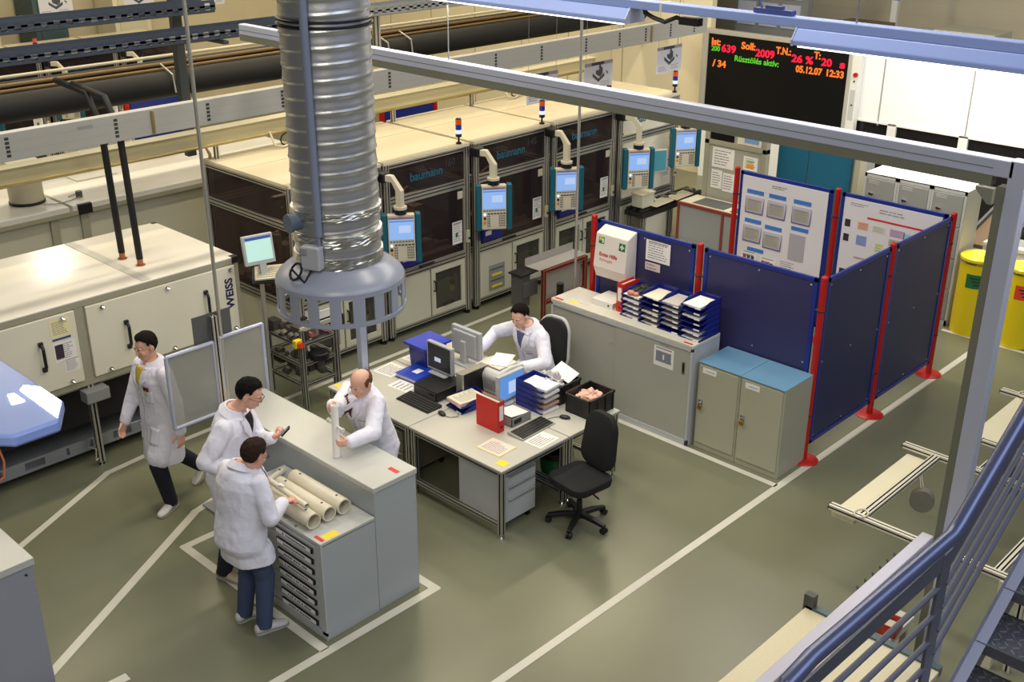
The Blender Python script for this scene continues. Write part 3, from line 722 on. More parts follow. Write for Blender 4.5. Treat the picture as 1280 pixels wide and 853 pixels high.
def perf_tray(x0, x1, y, z, w_, label, mat, rows=2, h=.14):
    t = thing('perforated_cable_tray', label, 'cable tray', (x0, y, z), 0, 'perforated cable trays')
    L = x1 - x0; n = int(L / .14)
    b = B(); b.box(0, L, 0, .004, 0, .03); b.box(0, L, 0, .004, h - .03, h); b.box(0, L, 0, .004, h / 2 - .012, h / 2 + .012)
    for i in range(n + 1): b.box(i * .14, i * .14 + .07, 0, .004, .03, h - .03)
    b.done('side_rail', mat, t)
    b = B(); b.box(0, L, 0, .02, 0, .004); b.box(0, L, w_ - .03, w_, 0, .004)
    for i in range(n + 1): b.box(i * .14, i * .14 + .07, .02, w_ - .03, 0, .004)
    b.box(0, L, w_ - .004, w_, 0, h); b.done('bottom', mat, t)
    b = B()
    rr = random.Random(int(x0 * 10 + z * 100))
    for k in range(4):
        yy = .05 + .06 * k; b.tube([(L * i / 12, yy + .02 * math.sin(i * 1.7 + k), .02 + .03 * rr.random()) for i in range(13)], .014, 6)
    b.done('cables', GREYD, t)
    return t
perf_tray(3, 8.05, 11.3, 3.72, .28, 'dark perforated cable tray at the upper left, the lower one', TRAYD)
perf_tray(3, 7.4, 11.9, 3.93, .28, 'dark perforated cable tray at the upper left, the higher one behind', TRAYD)
perf_tray(9.4, 12.4, 12.2, 3.60, .28, 'pale perforated cable tray right of the silver duct', TRAYG)
t = thing('steel_hanger', 'dark steel channel post holding the cable trays at the upper left', 'post', (7.12, 12.28, 2.2))
B().box(-.06, .06, 0, .1, 0, 4.4).done('post', M('dark_steel', (66, 72, 74), .5, .3), t, bevel=.01)
B().box(-.03, .03, -1.0, .0, 1.46, 1.5).done('bracket', M('dark_steel', (66, 72, 74)), t)
t = thing('steel_hanger', 'pale steel channel post hanging right of the silver duct', 'post', (10.32, 12.52, 3.0), 0)
B().ext((0, 0, .0), (0, 0, .62), .09, .07).done('post', ALU, t)
# posters hanging over the machines
def poster(x, y, z, label, w_=.63, h=.40, g='hanging station posters'):
    t = thing('hanging_poster', label, 'poster', (x, y, z), 0, g)
    s_ = B().box(-w_ / 2, w_ / 2, -.002, .002, 0, h).done('sheet', M('poster_white', (206, 206, 214), .5), t)
    B().box(-w_ / 2, w_ / 2, -.0035, -.002, h - .05, h).done('header', M('poster_header', (150, 142, 146), .5), s_)
    B().box(-.16, .12, -.0045, -.003, h - .045, h - .006).done('header_title', M('poster_navy', (44, 48, 74), .5), s_)
    # isometric drawing of a machine
    m_ = frame_mtx((0, -.0035, h * .5), (1, 0, 0), (0, 0, 1)); b = B()
    b.prism([(-.13, .0), (0, -.09), (.13, -.02), (.13, .03), (0, -.04), (-.13, .05)], m_, .001)
    b.prism([(-.06, .03), (.03, -.02), (.09, .02), (.09, .10), (.05, .13), (.0, .08), (-.06, .08)], m_, .0012)
    b.prism([(.0, .10), (.05, .12), (.05, .17), (.02, .17)], m_, .001); b.prism([(.17, .03), (.21, .0), (.21, .03), (.17, .06)], m_, .001)
    b.done('machine_drawing', M('drawing_dark', (70, 72, 78), .6), s_)
    b = B(); lines(b, frame_mtx((-.16, -.003, .07), (1, 0, 0), (0, 0, 1)), .28, .10, 3, seed=int(x * 9)); lines(b, frame_mtx((.16, -.003, .08), (1, 0, 0), (0, 0, 1)), .28, .10, 3, seed=int(x * 5)); b.done('caption', PRINT, s_)
    for s2 in (-1, 1): B().tube([(s2 * w_ * .44, 0, h), (s2 * w_ * .44, 0, h + 3.4)], .0025, 5).done('hanging_wire', WIRE, t)
poster(11.44, 10.4, 2.50, 'hanging poster partly hidden by the lavender beam, nearest the duct')
poster(12.63, 10.4, 2.50, 'hanging poster in the middle of the three over the machine row')
poster(14.32, 10.4, 2.53, 'hanging poster nearest the display board, fully visible')
poster(9.34, 20.2, 2.92, 'hanging poster at the top left, leftmost of the far row', .62, .42, 'far hanging posters')
poster(10.95, 20.2, 2.88, 'hanging poster at the top left, middle of the far row', .62, .42, 'far hanging posters')
poster(12.55, 20.2, 2.84, 'hanging poster at the top left, just left of the duct', .5, .4, 'far hanging posters')
# cream shelf cabinets along the far wall
for i, (x0, x1, lb, c) in enumerate(((7.5, 9.05, 'cream cabinet by the far wall left of the first far poster', (214, 206, 178)), (9.75, 10.4, 'dark teal cabinet by the far wall between two posters', (62, 82, 88)), (11.4, 12.2, 'cream cabinet by the far wall right of the middle far poster', (222, 214, 184)))):
    t = thing('tall_cabinet', lb, 'cabinet', ((x0 + x1) / 2, 22.4, 0), 0)
    hw = (x1 - x0) / 2
    B().box(-hw, hw, -.3, .5, 0, 3.6).done('carcass', M('tall_cabinet_%d' % i, c, .5), t, bevel=.01)
    B().box(-hw + .1, hw - .1, -.32, -.3, 1.2, 3.3).done('door', M('tall_cabinet_door_%d' % i, tuple(int(v * .93) for v in c), .5), t, bevel=.005)
# ------------------------------------------------------------------ display board
def board():
    x = 17.36
    t = thing('led_display_board', 'black display board with red, orange and green lit characters', 'display', (x, 10.37, 1.3))
    y0, y1, z0, z1 = 8.99, 11.76, 1.36, 2.66
    B(t).box(x, x + .08, y0, y1, z0, z1).done('screen', M('board_black', (10, 10, 12), .35, var=0))
    b = B(t); b.box(x - .03, x + .1, y1, y1 + .12, z0 - .02, z1 + .08); b.box(x - .03, x + .1, y0 - .07, y0, z0 - .02, z1 + .08); b.box(x - .03, x + .1, y0, y1, z1, z1 + .08); b.box(x - .03, x + .1, y0, y1, z0 - .06, z0)
    b.done('bezel', M('board_bezel', (176, 172, 160), .45), bevel=.01)
    o = B(t).box(x - .03, x + .1, y0 - .22, y0 - .07, z0 - .4, z1 + .08).done('control_housing', WHITE, bevel=.008)
    B(t).box(x - .034, x - .03, y0 - .19, y0 - .10, 1.55, 2.05).done('control_plate', GREYP, o); B(t).cone((x - .03, y0 - .17, 2.30), (x - .07, y0 - .17, 2.30), .035).done('stop_button', RED, o)
    B(t).cone((x - .03, y0 - .15, 2.19), (x - .045, y0 - .15, 2.19), .015).done('green_button', GREENST, o); B(t).cone((x - .03, y0 - .15, 1.8), (x - .04, y0 - .15, 1.8), .014).done('lock', BLACK, o)
    OR = emission('led_orange', (255, 120, 40), 1.6); RE = emission('led_red', (255, 24, 60), 1.7); GR = emission('led_green', (110, 230, 50), 1.0)
    def T(s_, y, z, h, m_, right=None):
        size = h / .70
        o = text(s_, size, m_, frame_mtx((-.004, y - 10.37, z - 1.3), (0, -1, 0), (0, 0, 1)), t, .006 if m_ is not GR else .003, 'lit_text', .001)
        if right is not None:
            xs = [v.co.y for v in o.data.vertices]; wd = max(xs) - min(xs); f = (y - right) / wd
            for v in o.data.vertices: v.co.y = (y - 10.37) + (v.co.y - max(xs)) * f
        return o
    T('Ist:', 11.69, 2.470, .115, OR, 11.50); T('200', 11.69, 2.367, .085, GR, 11.507); T('639', 11.474, 2.37, .125, RE, 11.174)
    T('Soll:', 11.066, 2.465, .115, OR, 10.78); T('2009', 10.77, 2.369, .125, RE, 10.388); T('T.N.:', 10.37, 2.460, .115, OR, 10.075)
    T('26 %', 10.056, 2.362, .12, RE, 9.64); T('T:', 9.637, 2.462, .115, OR, 9.512); T('20', 9.49, 2.366, .12, RE, 9.293); T('s', 9.15, 2.366, .12, RE, 9.05)
    T('Rüsztölés aktív:', 11.185, 2.238, .098, GR, 10.291); T('/ 34', 11.645, 2.095, .115, OR, 11.356); T('05.12.07', 9.955, 2.203, .108, OR, 9.453); T('12:33', 9.37, 2.207, .108, OR, 9.055)
board()
# things seen over the top of the white partition
t = thing('storage_cabinet', 'beige two-door storage cabinet seen over the white partition wall', 'cabinet', (20.6, 8.35, 0))
B().box(-.4, .4, -.55, .55, 0, 2.72).done('carcass', CREAM2, t, bevel=.01); B().box(-.415, -.4, -.53, -.01, .1, 2.66).box(-.415, -.4, .01, .53, .1, 2.66).done('door', CREAM2, t)
for y in (-.08, .08): B().box(-.44, -.415, y - .02, y + .02, 2.3, 2.5).done('handle', GREYD, t)
t = thing('shelf_box', 'shallow brown topped tray seen above the light rail', 'box', (20.4, 10.3, 2.6))
B().box(-.25, .25, -.45, .45, 0, .1).done('tray', M('brown_tray', (120, 96, 60), .5), t); B().box(-.3, -.25, -.45, .45, -.05, .12).done('front', M('green_tray_front', (70, 96, 70), .5), t)
t = thing('storage_rack', 'grey rack standing behind the partition carrying the brown tray', 'rack', (20.6, 10.6, 0))
B().box(-.4, .4, -1.3, .9, 2.50, 2.545).done('shelf', GREYM, t); 
for y in (-1.25, .85):
    for x in (-.35, .35): B().box(x - .03, x + .03, y - .03, y + .03, 0, 2.5).done('upright', GREYM, t)
t = thing('post_with_sign', 'slim white post with a small blue sign far behind the light rail', 'post', (21.5, 10.3, 0))
B().box(-.05, .05, -.06, .06, 0, 4).done('post', WHITE, t); B().box(-.06, -.05, -.1, .1, 3.0, 3.2).done('sign', M('blue_sign', (70, 110, 190), .5), t)
t = thing('wall_rack', 'grey wall rack holding white document sheets behind the light rail', 'rack', (20.2, 12.2, 0))
B().box(-.1, .1, -.8, .8, 0, 4).done('back_board', GREYM, t)
for k in range(6): B().box(-.13, -.1, -.65 + .5 * (k % 3), -.25 + .5 * (k % 3), 2.45 + .55 * (k // 3), 2.9 + .55 * (k // 3)).done('sheet', M('rack_sheet', (196, 200, 214), .6), t)
# ------------------------------------------------------------------ operator panels on swing arms
PANEL = M('panel_ivory', (206, 198, 176), .4, var=.03)
def control_panel(c, joint, label, rz=-.62, arm=True):
    """c = centre of the panel face, joint = where the arm leaves the machine post"""
    t = thing('operator_panel', label, 'control panel', c, rz, 'operator panels on swing arms')
    W_, H_, D_ = .40, .58, .09
    B().box(-W_ / 2 + .04, W_ / 2 - .04, -D_ / 2, D_ / 2, -H_ / 2, H_ / 2).done('housing', PANEL, t, bevel=.008)
    for s_ in (-1, 1): B().box(s_ * (W_ / 2) - .03, s_ * (W_ / 2) + .03, -D_ / 2 - .015, D_ / 2 + .01, -H_ / 2 - .01, H_ / 2 + .01).done('side_grip', TEAL, t, bevel=.01)
    f = -D_ / 2 - .003
    s = B().box(-.145, .145, f, f + .004, -.015, .235).done('screen', SCREEN, t)
    B().box(-.145, .145, f - .001, f + .002, .236, .262).done('title_bar', M('panel_title', (150, 120, 130), .5), s)
    B().box(-.03, .11, f - .001, f + .001, .07, .16).done('window', SCREENW, s); B().box(-.145, .145, f - .001, f, .205, .22).done('screen_bar', M('screen_bar', (90, 120, 190), .5, var=0, emit=(90, 120, 190), estr=.6), s)
    k = B().box(-.15, .15, f, f + .004, -.275, -.03).done('keypad', PANEL, t)
    b = B()
    for i in range(8): b.box(-.14 + .036 * i, -.115 + .036 * i, f - .002, f, -.045, -.03)
    b.done('soft_keys', GREYD, k)
    b = B()
    for r in range(5):
        for q in range(4): b.box(.06 + .022 * q, .075 + .022 * q, f - .004, f, -.25 + .032 * r, -.23 + .032 * r)
        for q in range(2): b.box(-.09 + .022 * q, -.075 + .022 * q, f - .004, f, -.25 + .032 * r, -.23 + .032 * r)
    b.lathe([(.035, 0), (.035, .004), (.027, .004), (.027, 0)], (0, 0, 0), 16, False) if False else None
    b.done('keys', M('key_grey', (120, 118, 104), .5), k)
    b = B()
    for q in range(6): b.box(-.085 + .04 * q, -.055 + .04 * q, f - .004, f, -.085, -.07)
    b.done('key_row', PRINTD, k)
    for z, m_ in ((-.085, emission('white_led', (230, 240, 255), 1.5)), (-.135, BLACK), (-.19, M('stop_orange', (230, 120, 30), .4))):
        B().cone((-.122, f, z), (-.122, f - .014, z), .016).done('push_button', m_, k)
    if arm:
        R_ = Matrix.Rotation(-rz, 3, 'Z'); j = R_ @ (V(joint) - V((0, .04, 0)) - V(c)); top = V((0, .01, H_ / 2))
        B().cone(top, top + V((0, 0, .06)), .075).done('swivel', BLACK, t); B().cone(top + V((0, 0, .06)), top + V((0, 0, .09)), .08).done('swivel_cap', PANEL, t)
        B().obox(j, (.13, .16, .12), (0, 0, -rz)).done('wall_joint', BLACK, t, bevel=.02)
        p1 = j + (R_ @ V((.0, -.06, 0))); a = V((0, .01, j.z)); d = a - p1; d.z = 0
        pts = [p1, p1 + d * .45, a - V((0, 0, .16)), top + V((0, 0, .09))]
        b = B(); rs = []
        n_ = d.normalized(); sd = V((-n_.y, n_.x, 0))
        prof = [(p1, V((0, 0, 1))), (p1 + d * .5, V((0, 0, 1))), (p1 + d * 1. - V((0, 0, .13)), n_), (V((a.x, a.y, top.z + .09)), n_)]
        for p, u in prof: rs.append([p + sd * .035 + u * .04, p - sd * .035 + u * .04, p - sd * .035 - u * .04, p + sd * .035 - u * .04])
        b.rings(rs); b.done('arm', IVORY, t, bevel=.006)
    return t
PN = [((8.25, 9.72, 1.47), (8.2, 10.0, 2.17), 'operator panel right of the silver duct, nearest the camera'),
      ((9.80, 9.72, 1.51), (9.75, 10.0, 2.19), 'operator panel with a blue box behind it, second from the duct'),
      ((11.2, 9.72, 1.46), (11.16, 10.0, 2.2), 'operator panel beside the hanging pole, third from the duct'),
      ((12.77, 9.72, 1.44), (12.66, 10.0, 2.18), 'operator panel in front of the cream machine, fourth from the duct'),
      ((13.88, 9.70, 1.56), (14.03, 10.0, 2.12), 'operator panel nearest the pinned papers, farthest from the duct')]
for c, j, lb in PN: control_panel(c, j, lb)
for x, lb in ((7.52, 'operator panel of the rear row, leftmost, above the black pipe'), (8.98, 'operator panel of the rear row, second from the left, above the black pipe'), (10.44, 'operator panel of the rear row, third from the left, above the black pipe')):
    control_panel((x + .09, 19.67, 1.5), (x - .05, 19.95, 2.18), lb)
for x, lb in ((8.62, 'blue document box on the machine window behind the first operator panel'), (10.05, 'blue document box with white labels under the second operator panel'), (11.55, 'blue document box under the operator panel beside the pole')):
    t = thing('document_box', lb, 'box', (x, 10.04, .95), 0, 'blue document boxes on the machine windows')
    B().box(-.18, .18, -.06, 0, 0, .22).done('box', BLUE, t, bevel=.006); B().box(-.14, -.03, -.062, -.06, .08, .14).done('label', PAPER, t); B().box(.04, .13, -.062, -.06, .14, .165).done('label', PAPER, t)
# ------------------------------------------------------------------ loading station at the left end of the machine row
def station():
    t = thing('loading_station', 'dark loading conveyor of gears and brackets at the left end of the machine row', 'machine', (6.7, 9.7, 0))
    b = B()
    for x in (6.42, 6.86):
        for y in (9.3, 9.9): b.ext((x, y, .05), (x, y, .78), .045, .045)
    for z in (.30, .55, .78):
        for y in (9.3, 9.9): b.ext((6.42, y, z), (6.86, y, z), .04, .04)
        for x in (6.42, 6.86): b.ext((x, 9.3, z), (x, 9.9, z), .04, .04)
    b.o = V(t.location); b.done('frame', ALU, t)
    rr = random.Random(11)
    for i in range(34):
        b = B(t)
        x = 6.42 + rr.random() * .4; y = 9.32 + rr.random() * .5; z = (.32, .57, .80)[i % 3]; s_ = .03 + rr.random() * .08
        if i % 4: b.box(x, x + s_, y, y + s_ * 1.3, z, z + s_)
        else: b.cone((x, y, z), (x, y + .05, z + .02), .05)
        b.done('fixture', M('machine_parts', (96, 92, 86), .45, .4, var=.3, scale=8), t)
    b = B(t)
    for i in range(3): b.box(6.40, 6.90, 9.42 + .2 * i, 9.48 + .2 * i, .8, .82)
    b.done('conveyor_belt', DKIN, t)
    for (x, y, z) in ((6.62, 9.34, .83), (6.80, 9.34, .84)): B(t).box(x - .05, x + .05, y - .04, y + .03, z, z + .05).done('pink_part', M('pink_part', (206, 120, 116), .5), t, bevel=.006)
    B(t).lathe([(.10, -.04), (.11, -.03), (.11, .03), (.10, .04)], (6.63, 9.27, .62)).done('reel', BLACK, t)
    B(t).box(6.40, 6.90, 9.26, 9.28, .95, 1.0).done('front_rail', CREAM2, t, bevel=.005)
    for x in (6.42, 6.88): B(t).ext((x, 9.27, .03), (x, 9.27, .97), .04, .04).done('rail_post', ALU, t)
    e = B(t).box(6.30, 6.39, 9.22, 9.28, .80, .89).done('stop_box', YELLOW, t, bevel=.008); B(t).cone((6.345, 9.22, .845), (6.345, 9.17, .845), .03, .034).done('stop_knob', M('stop_red_orange', (226, 70, 30), .4), e)
    B(t).box(6.55, 6.83, 9.2, 9.21, 1.06, 1.15).done('name_plate', PAPER, t)
    B(t).box(6.56, 6.58, 9.2, 9.3, .9, 1.06).done('plate_bracket', ALU, t)
station()
def pc_arm():
    t = thing('monitor_arm', 'grey computer monitor and keyboard shelf standing before the machine end', 'computer', (6.13, 9.50, 1.28))
    m_ = frame_mtx((0, 0, .62), (.98, -.2, 0), (0, .18, 1))
    s = B().mbox(m_, (.33, .31, .05)).done('housing', M('monitor_grey', (178, 180, 180), .4), t, bevel=.008)
    B().mbox(m_ @ Matrix.Translation((0, .01, .027)), (.28, .25, .003)).done('screen', M('screen_green', (170, 206, 190), .4, var=0, emit=(176, 214, 210), estr=.7), s)
    B().mbox(m_ @ Matrix.Translation((0, .12, .029)), (.28, .03, .003)).done('screen_bar', M('screen_bar2', (50, 70, 130), .4, var=0, emit=(60, 80, 150), estr=.6), s)
    B().tube([(.05, .06, .48), (.06, .08, .3), (.06, .08, -1.27)], .025).done('pole', ALU, t)
    B().mbox(m_ @ Matrix.Translation((.02, -.25, .0)), (.07, .2, .05)).done('bracket', M('monitor_grey', (178, 180, 180)), t)
    k = frame_mtx((.14, -.12, .37), (.80, -.58, .05), (.35, .45, .22))
    o = B().mbox(k, (.48, .21, .025)).done('keyboard', IVORY, t, bevel=.005)
    b = B()
    for r in range(5):
        for q in range(14): b.mbox(k @ Matrix.Translation((-.2 + .028 * q, -.07 + .032 * r, .016)), (.022, .024, .01))
    b.done('keys', M('keys_ivory', (190, 182, 156), .5), o)
    B().mbox(k @ Matrix.Translation((0, 0, -.03)), (.54, .25, .02)).done('shelf', BLACK, t)
pc_arm()
# ------------------------------------------------------------------ translucent screens
def screens():
    t = thing('screen_divider', 'two translucent screens in aluminium frames left of the bench', 'screen', (4.70, 8.1, 0))
    Y = 8.1
    for x0, x1, z0, z1 in ((4.22, 4.68, 1.06, 1.74), (4.74, 5.19, 1.10, 1.76)):
        b = B(t); r = .018
        b.tube([(x0, Y, z0), (x0, Y, z1)], r); b.tube([(x1, Y, z0), (x1, Y, z1)], r); b.tube([(x0, Y, z0), (x1, Y, z0)], r); b.tube([(x0, Y, z1), (x1, Y, z1)], r)
        o = b.done('panel_frame', ALUB, t)
        B(t).box(x0 + .015, x1 - .015, Y - .003, Y + .003, z0 + .015, z1 - .015).done('panel_sheet', FROST, o)
    B(t).ext((4.71, Y + .0, .02), (4.71, Y + .0, 1.98), .05, .05).done('upright', ALU, t)
    B(t).box(4.52, 4.90, Y + .03, Y + .036, 1.60, 2.0).done('dark_plate', glass('smoke_plate', (130, 130, 132), .6, .3, (110, 112, 112)), t)
    B(t).box(4.55, 4.87, Y - .02, Y + .3, 0, .02).done('foot_plate', GREYM, t)
screens()
# ------------------------------------------------------------------ bench with drawer cabinet
BENCH = M('bench_grey', (168, 174, 176), .38, var=.03)
t = thing('standing_bench', 'tall grey standing bench with a pale top, the bald man leaning on it', 'bench', (4.9, 7.0, 0))
B(t).box(4.69, 5.125, 5.98, 8.06, 0.0, 1.10).done('carcass', BENCH, bevel=.004)
B(t).box(4.68, 5.135, 5.97, 8.07, 1.10, 1.15).done('worktop', M('bench_top', (190, 190, 182), .3, var=.03), bevel=.008)
B(t).box(4.96, 5.0, 6.02, 6.13, 1.150, 1.1515).box(4.74, 4.78, 7.86, 8.0, 1.150, 1.1515).done('red_sticker', REDST)
B(t).box(4.79, 4.87, 7.9, 8.03, 1.150, 1.1515).done('yellow_sticker', YELLOW)
def drawers():
    t = thing('drawer_cabinet', 'grey cabinet with eight shallow labelled drawers under the pipes', 'cabinet', (4.4, 6.5, 0))
    y0, y1, x0, x1, h = 5.97, 7.16, 4.15, 4.68, .895
    B(t).box(x0 + .012, x1, y0, y1, 0, h - .02).done('carcass', BENCH, bevel=.004)
    B(t).box(x0, x1, y0, y1, h - .035, h).done('top_panel', M('bench_top', (204, 204, 196)), bevel=.005)
    b = B(t); b.box(x0, x0 + .012, y0, y0 + .055, .04, h - .03); b.box(x0, x0 + .012, y1 - .055, y1, .04, h - .03); b.box(x0, x0 + .012, y0, y1, .0, .07); b.done('front_frame', GREYP)
    n = 8; zs = .085; dz = (h - .045 - zs) / n
    rr = random.Random(5)
    for i in range(n):
        z = zs + dz * i
        d = B(t).box(x0 - .003, x0 + .012, y0 + .06, y1 - .06, z + .003, z + dz - .003).done('drawer', GREYP, bevel=.003)
        B(t).box(x0 - .022, x0 - .002, y0 + .09, y0 + .56, z + .022, z + .066).done('handle', BLACK, d, bevel=.004)
        B(t).box(x0 - .0245, x0 - .021, y0 + .105, y0 + .545, z + .028, z + .062).done('label_strip', PAPER, d)
        b = B(t); yy = y0 + .46; q = 3 + rr.random() * 2
        while yy > y0 + .17:
            l = .012 + .008 * rr.random(); b.box(x0 - .0255, x0 - .0243, yy - l, yy, z + .038, z + .053); yy -= l + (.006 if rr.random() < .85 else .02)
        b.done('label_print', PRINTD, d)
    B(t).cone((x0 + .02, y0 + .33, h), (x0 + .02, y0 + .33, h + .012), .014).done('lock', CHROME)
    B(t).box(x0 + .03, x0 + .06, y0 + .02, y0 + .12, h, h + .0015).done('red_sticker', REDST); B(t).box(x0 + .07, x0 + .20, y0 + .015, y0 + .085, h, h + .0015).done('yellow_sticker', YELLOW)
drawers()
# pipes on the drawer cabinet
def pipe(c, d, L, r, label, ri=.84, name='plastic_pipe', g='cream plastic pipes', tilt=0):
    """c centre of the near end, d direction in plan"""
    t = thing(name, label, 'pipe', c, 0, g)
    d = V(d).normalized(); q = d.to_track_quat('Z', 'Y'); n = 32
    prof = [(r * ri, 0), (r, 0), (r, L), (r * ri, L)]
    rs = [[q @ V((rr_ * math.cos(2 * PI * j / n), rr_ * math.sin(2 * PI * j / n), z)) for j in range(n)] for rr_, z in prof]
    B().rings(rs, False, True).done('tube_wall', PIPE, t, smooth='auto')
    b = B(); 
    for f in (.14, .86):
        p = d * (L * f) + V((0, 0, r)) ; b.cone(p - V((0, 0, .002)), p + V((0, 0, .001)), .010, n=10)
    for f in ((.14, .86)):
        pass
    b.done('screw_hole', PRINTD, t)
    return t
pipe((4.25, 6.17, .90 + .067), (0, 1, 0), .66, .066, 'thick cream pipe on the drawer cabinet, nearest the drawer fronts')
pipe((4.40, 6.17, .90 + .064), (.0, 1, 0), .66, .063, 'thick cream pipe lying between two others on the drawer cabinet')
pipe((4.545, 6.17, .90 + .066), (0.0, 1, 0), .66, .065, 'thick cream pipe on the drawer cabinet, against the bench')
pipe((4.21, 6.93, .9 + .029), (.42, .12, 0), .40, .028, 'thin grey pipe lying crosswise behind the thick cream pipes', g=None)
# ------------------------------------------------------------------ desks
DT = M('desk_top_grey', (190, 187, 174), .42, var=.03)
def desk(x0, x1, y0, y1, label):
    h = .72; t = thing('work_desk', label, 'desk', ((x0 + x1) / 2, (y0 + y1) / 2, 0), 0, 'desks pushed together in the middle')
    B(t).box(x0, x1, y0, y1, h - .032, h).done('desktop', DT, bevel=.006)
    B(t).box(x0 - .002, x1 + .002, y0 - .002, y1 + .002, h - .028, h - .012).done('edge_band', M('desk_edge', (150, 148, 140), .5))
    p = .05
    for x in (x0 + p / 2 + .01, x1 - p / 2 - .01):
        for y in (y0 + p / 2 + .01, y1 - p / 2 - .01):
            B(t).ext((x, y, .045), (x, y, h - .03), p, p, up=(0, 1, 0)).done('leg', ALU)
            B(t).cone((x, y, 0), (x, y, .05), .012).cone((x, y, 0), (x, y, .012), .028).done('foot', CHROME)
    b = B(t)
    for z in (.14, h - .055):
        for y in (y0 + p / 2 + .01, y1 - p / 2 - .01):
            if z > .5: b.ext((x0 + p, y, z), (x1 - p, y, z), .04, .04)
        for x in (x0 + p / 2 + .01, x1 - p / 2 - .01): b.ext((x, y0 + p, z), (x, y1 - p, z), .04, .04)
    b.done('rail', ALU)
    return t
xa, xm_, xb = 6.08, 6.97, 7.72
d1 = desk(xa, xm_, 5.95, 7.165, 'grey desk at the near corner carrying the red binder')
desk(xa, xm_, 7.175, 8.40, 'grey desk beside the bald man carrying the black keyboard')
desk(xm_ + .01, xb, 5.95, 7.165, 'grey desk carrying the black crates, beside the swivel chair')
desk(xm_ + .01, xb, 7.175, 8.40, 'grey desk in front of the seated man')
for x, y, lb, w_, h_ in ((6.15, 6.0, 'yellow sticker on the near desk corner', .09, .10), (6.13, 8.25, 'yellow sticker on the desk corner beside the bald man', .08, .12)):
    solo(B().box(0, w_, 0, h_, 0, .0015).done('yellow_sticker', YELLOW), lb, 'sticker', (x, y, .7205))
def pedestal(c, rz, label, m_, h=.58):
    t = thing('drawer_pedestal', label, 'drawers', (c[0], c[1], 0), rz)
    w_, d = .42, .58
    B().box(-w_ / 2, w_ / 2, -d / 2 + .01, d / 2, .085, h).done('carcass', m_, t, bevel=.004)
    zs = (.095, .33, .455, h - .005)
    for i in range(3):
        o = B().box(-w_ / 2 + .012, w_ / 2 - .012, -d / 2 - .008, -d / 2 + .012, zs[i] + .004, zs[i + 1] - .004).done('drawer', m_, t, bevel=.003)
        B().box(-w_ / 2 + .05, w_ / 2 - .03, -d / 2 - .022, -d / 2 - .006, zs[i + 1] - .022, zs[i + 1] - .008).done('handle', ALU, o, bevel=.003)
    for x in (-w_ / 2 + .05, w_ / 2 - .05):
        for y in (-d / 2 + .06, d / 2 - .06): B().cone((x - .012, y, .03), (x + .012, y, .03), .03).cone((x, y, .05), (x, y, .09), .012).done('caster', BLACK, t)
    return t
pedestal((6.41, 6.33), 0, 'light grey wheeled drawer pedestal under the near desk corner', M('pedestal_grey', (186, 188, 188), .4))
pedestal((6.45, 7.55), -PI / 2, 'dark grey drawer pedestal under the desk behind the bald man', M('pedestal_dark', (112, 108, 98), .45))
t = thing('waste_bin', 'black waste bin with a green liner under the desk by the swivel chair', 'bin', (7.22, 6.32, 0))
B().lathe([(.13, 0), (.165, .30), (.165, .36), (.155, .36), (.15, .30), (.12, .01)], n=32, cap=True).done('bin_body', BLACK, t, smooth='auto')
B().lathe([(.1475, .14), (.166, .30), (.169, .30), (.151, .14)], n=32, cap=False).done('green_band', M('green_liner', (20, 96, 44), .45), t, smooth='auto')
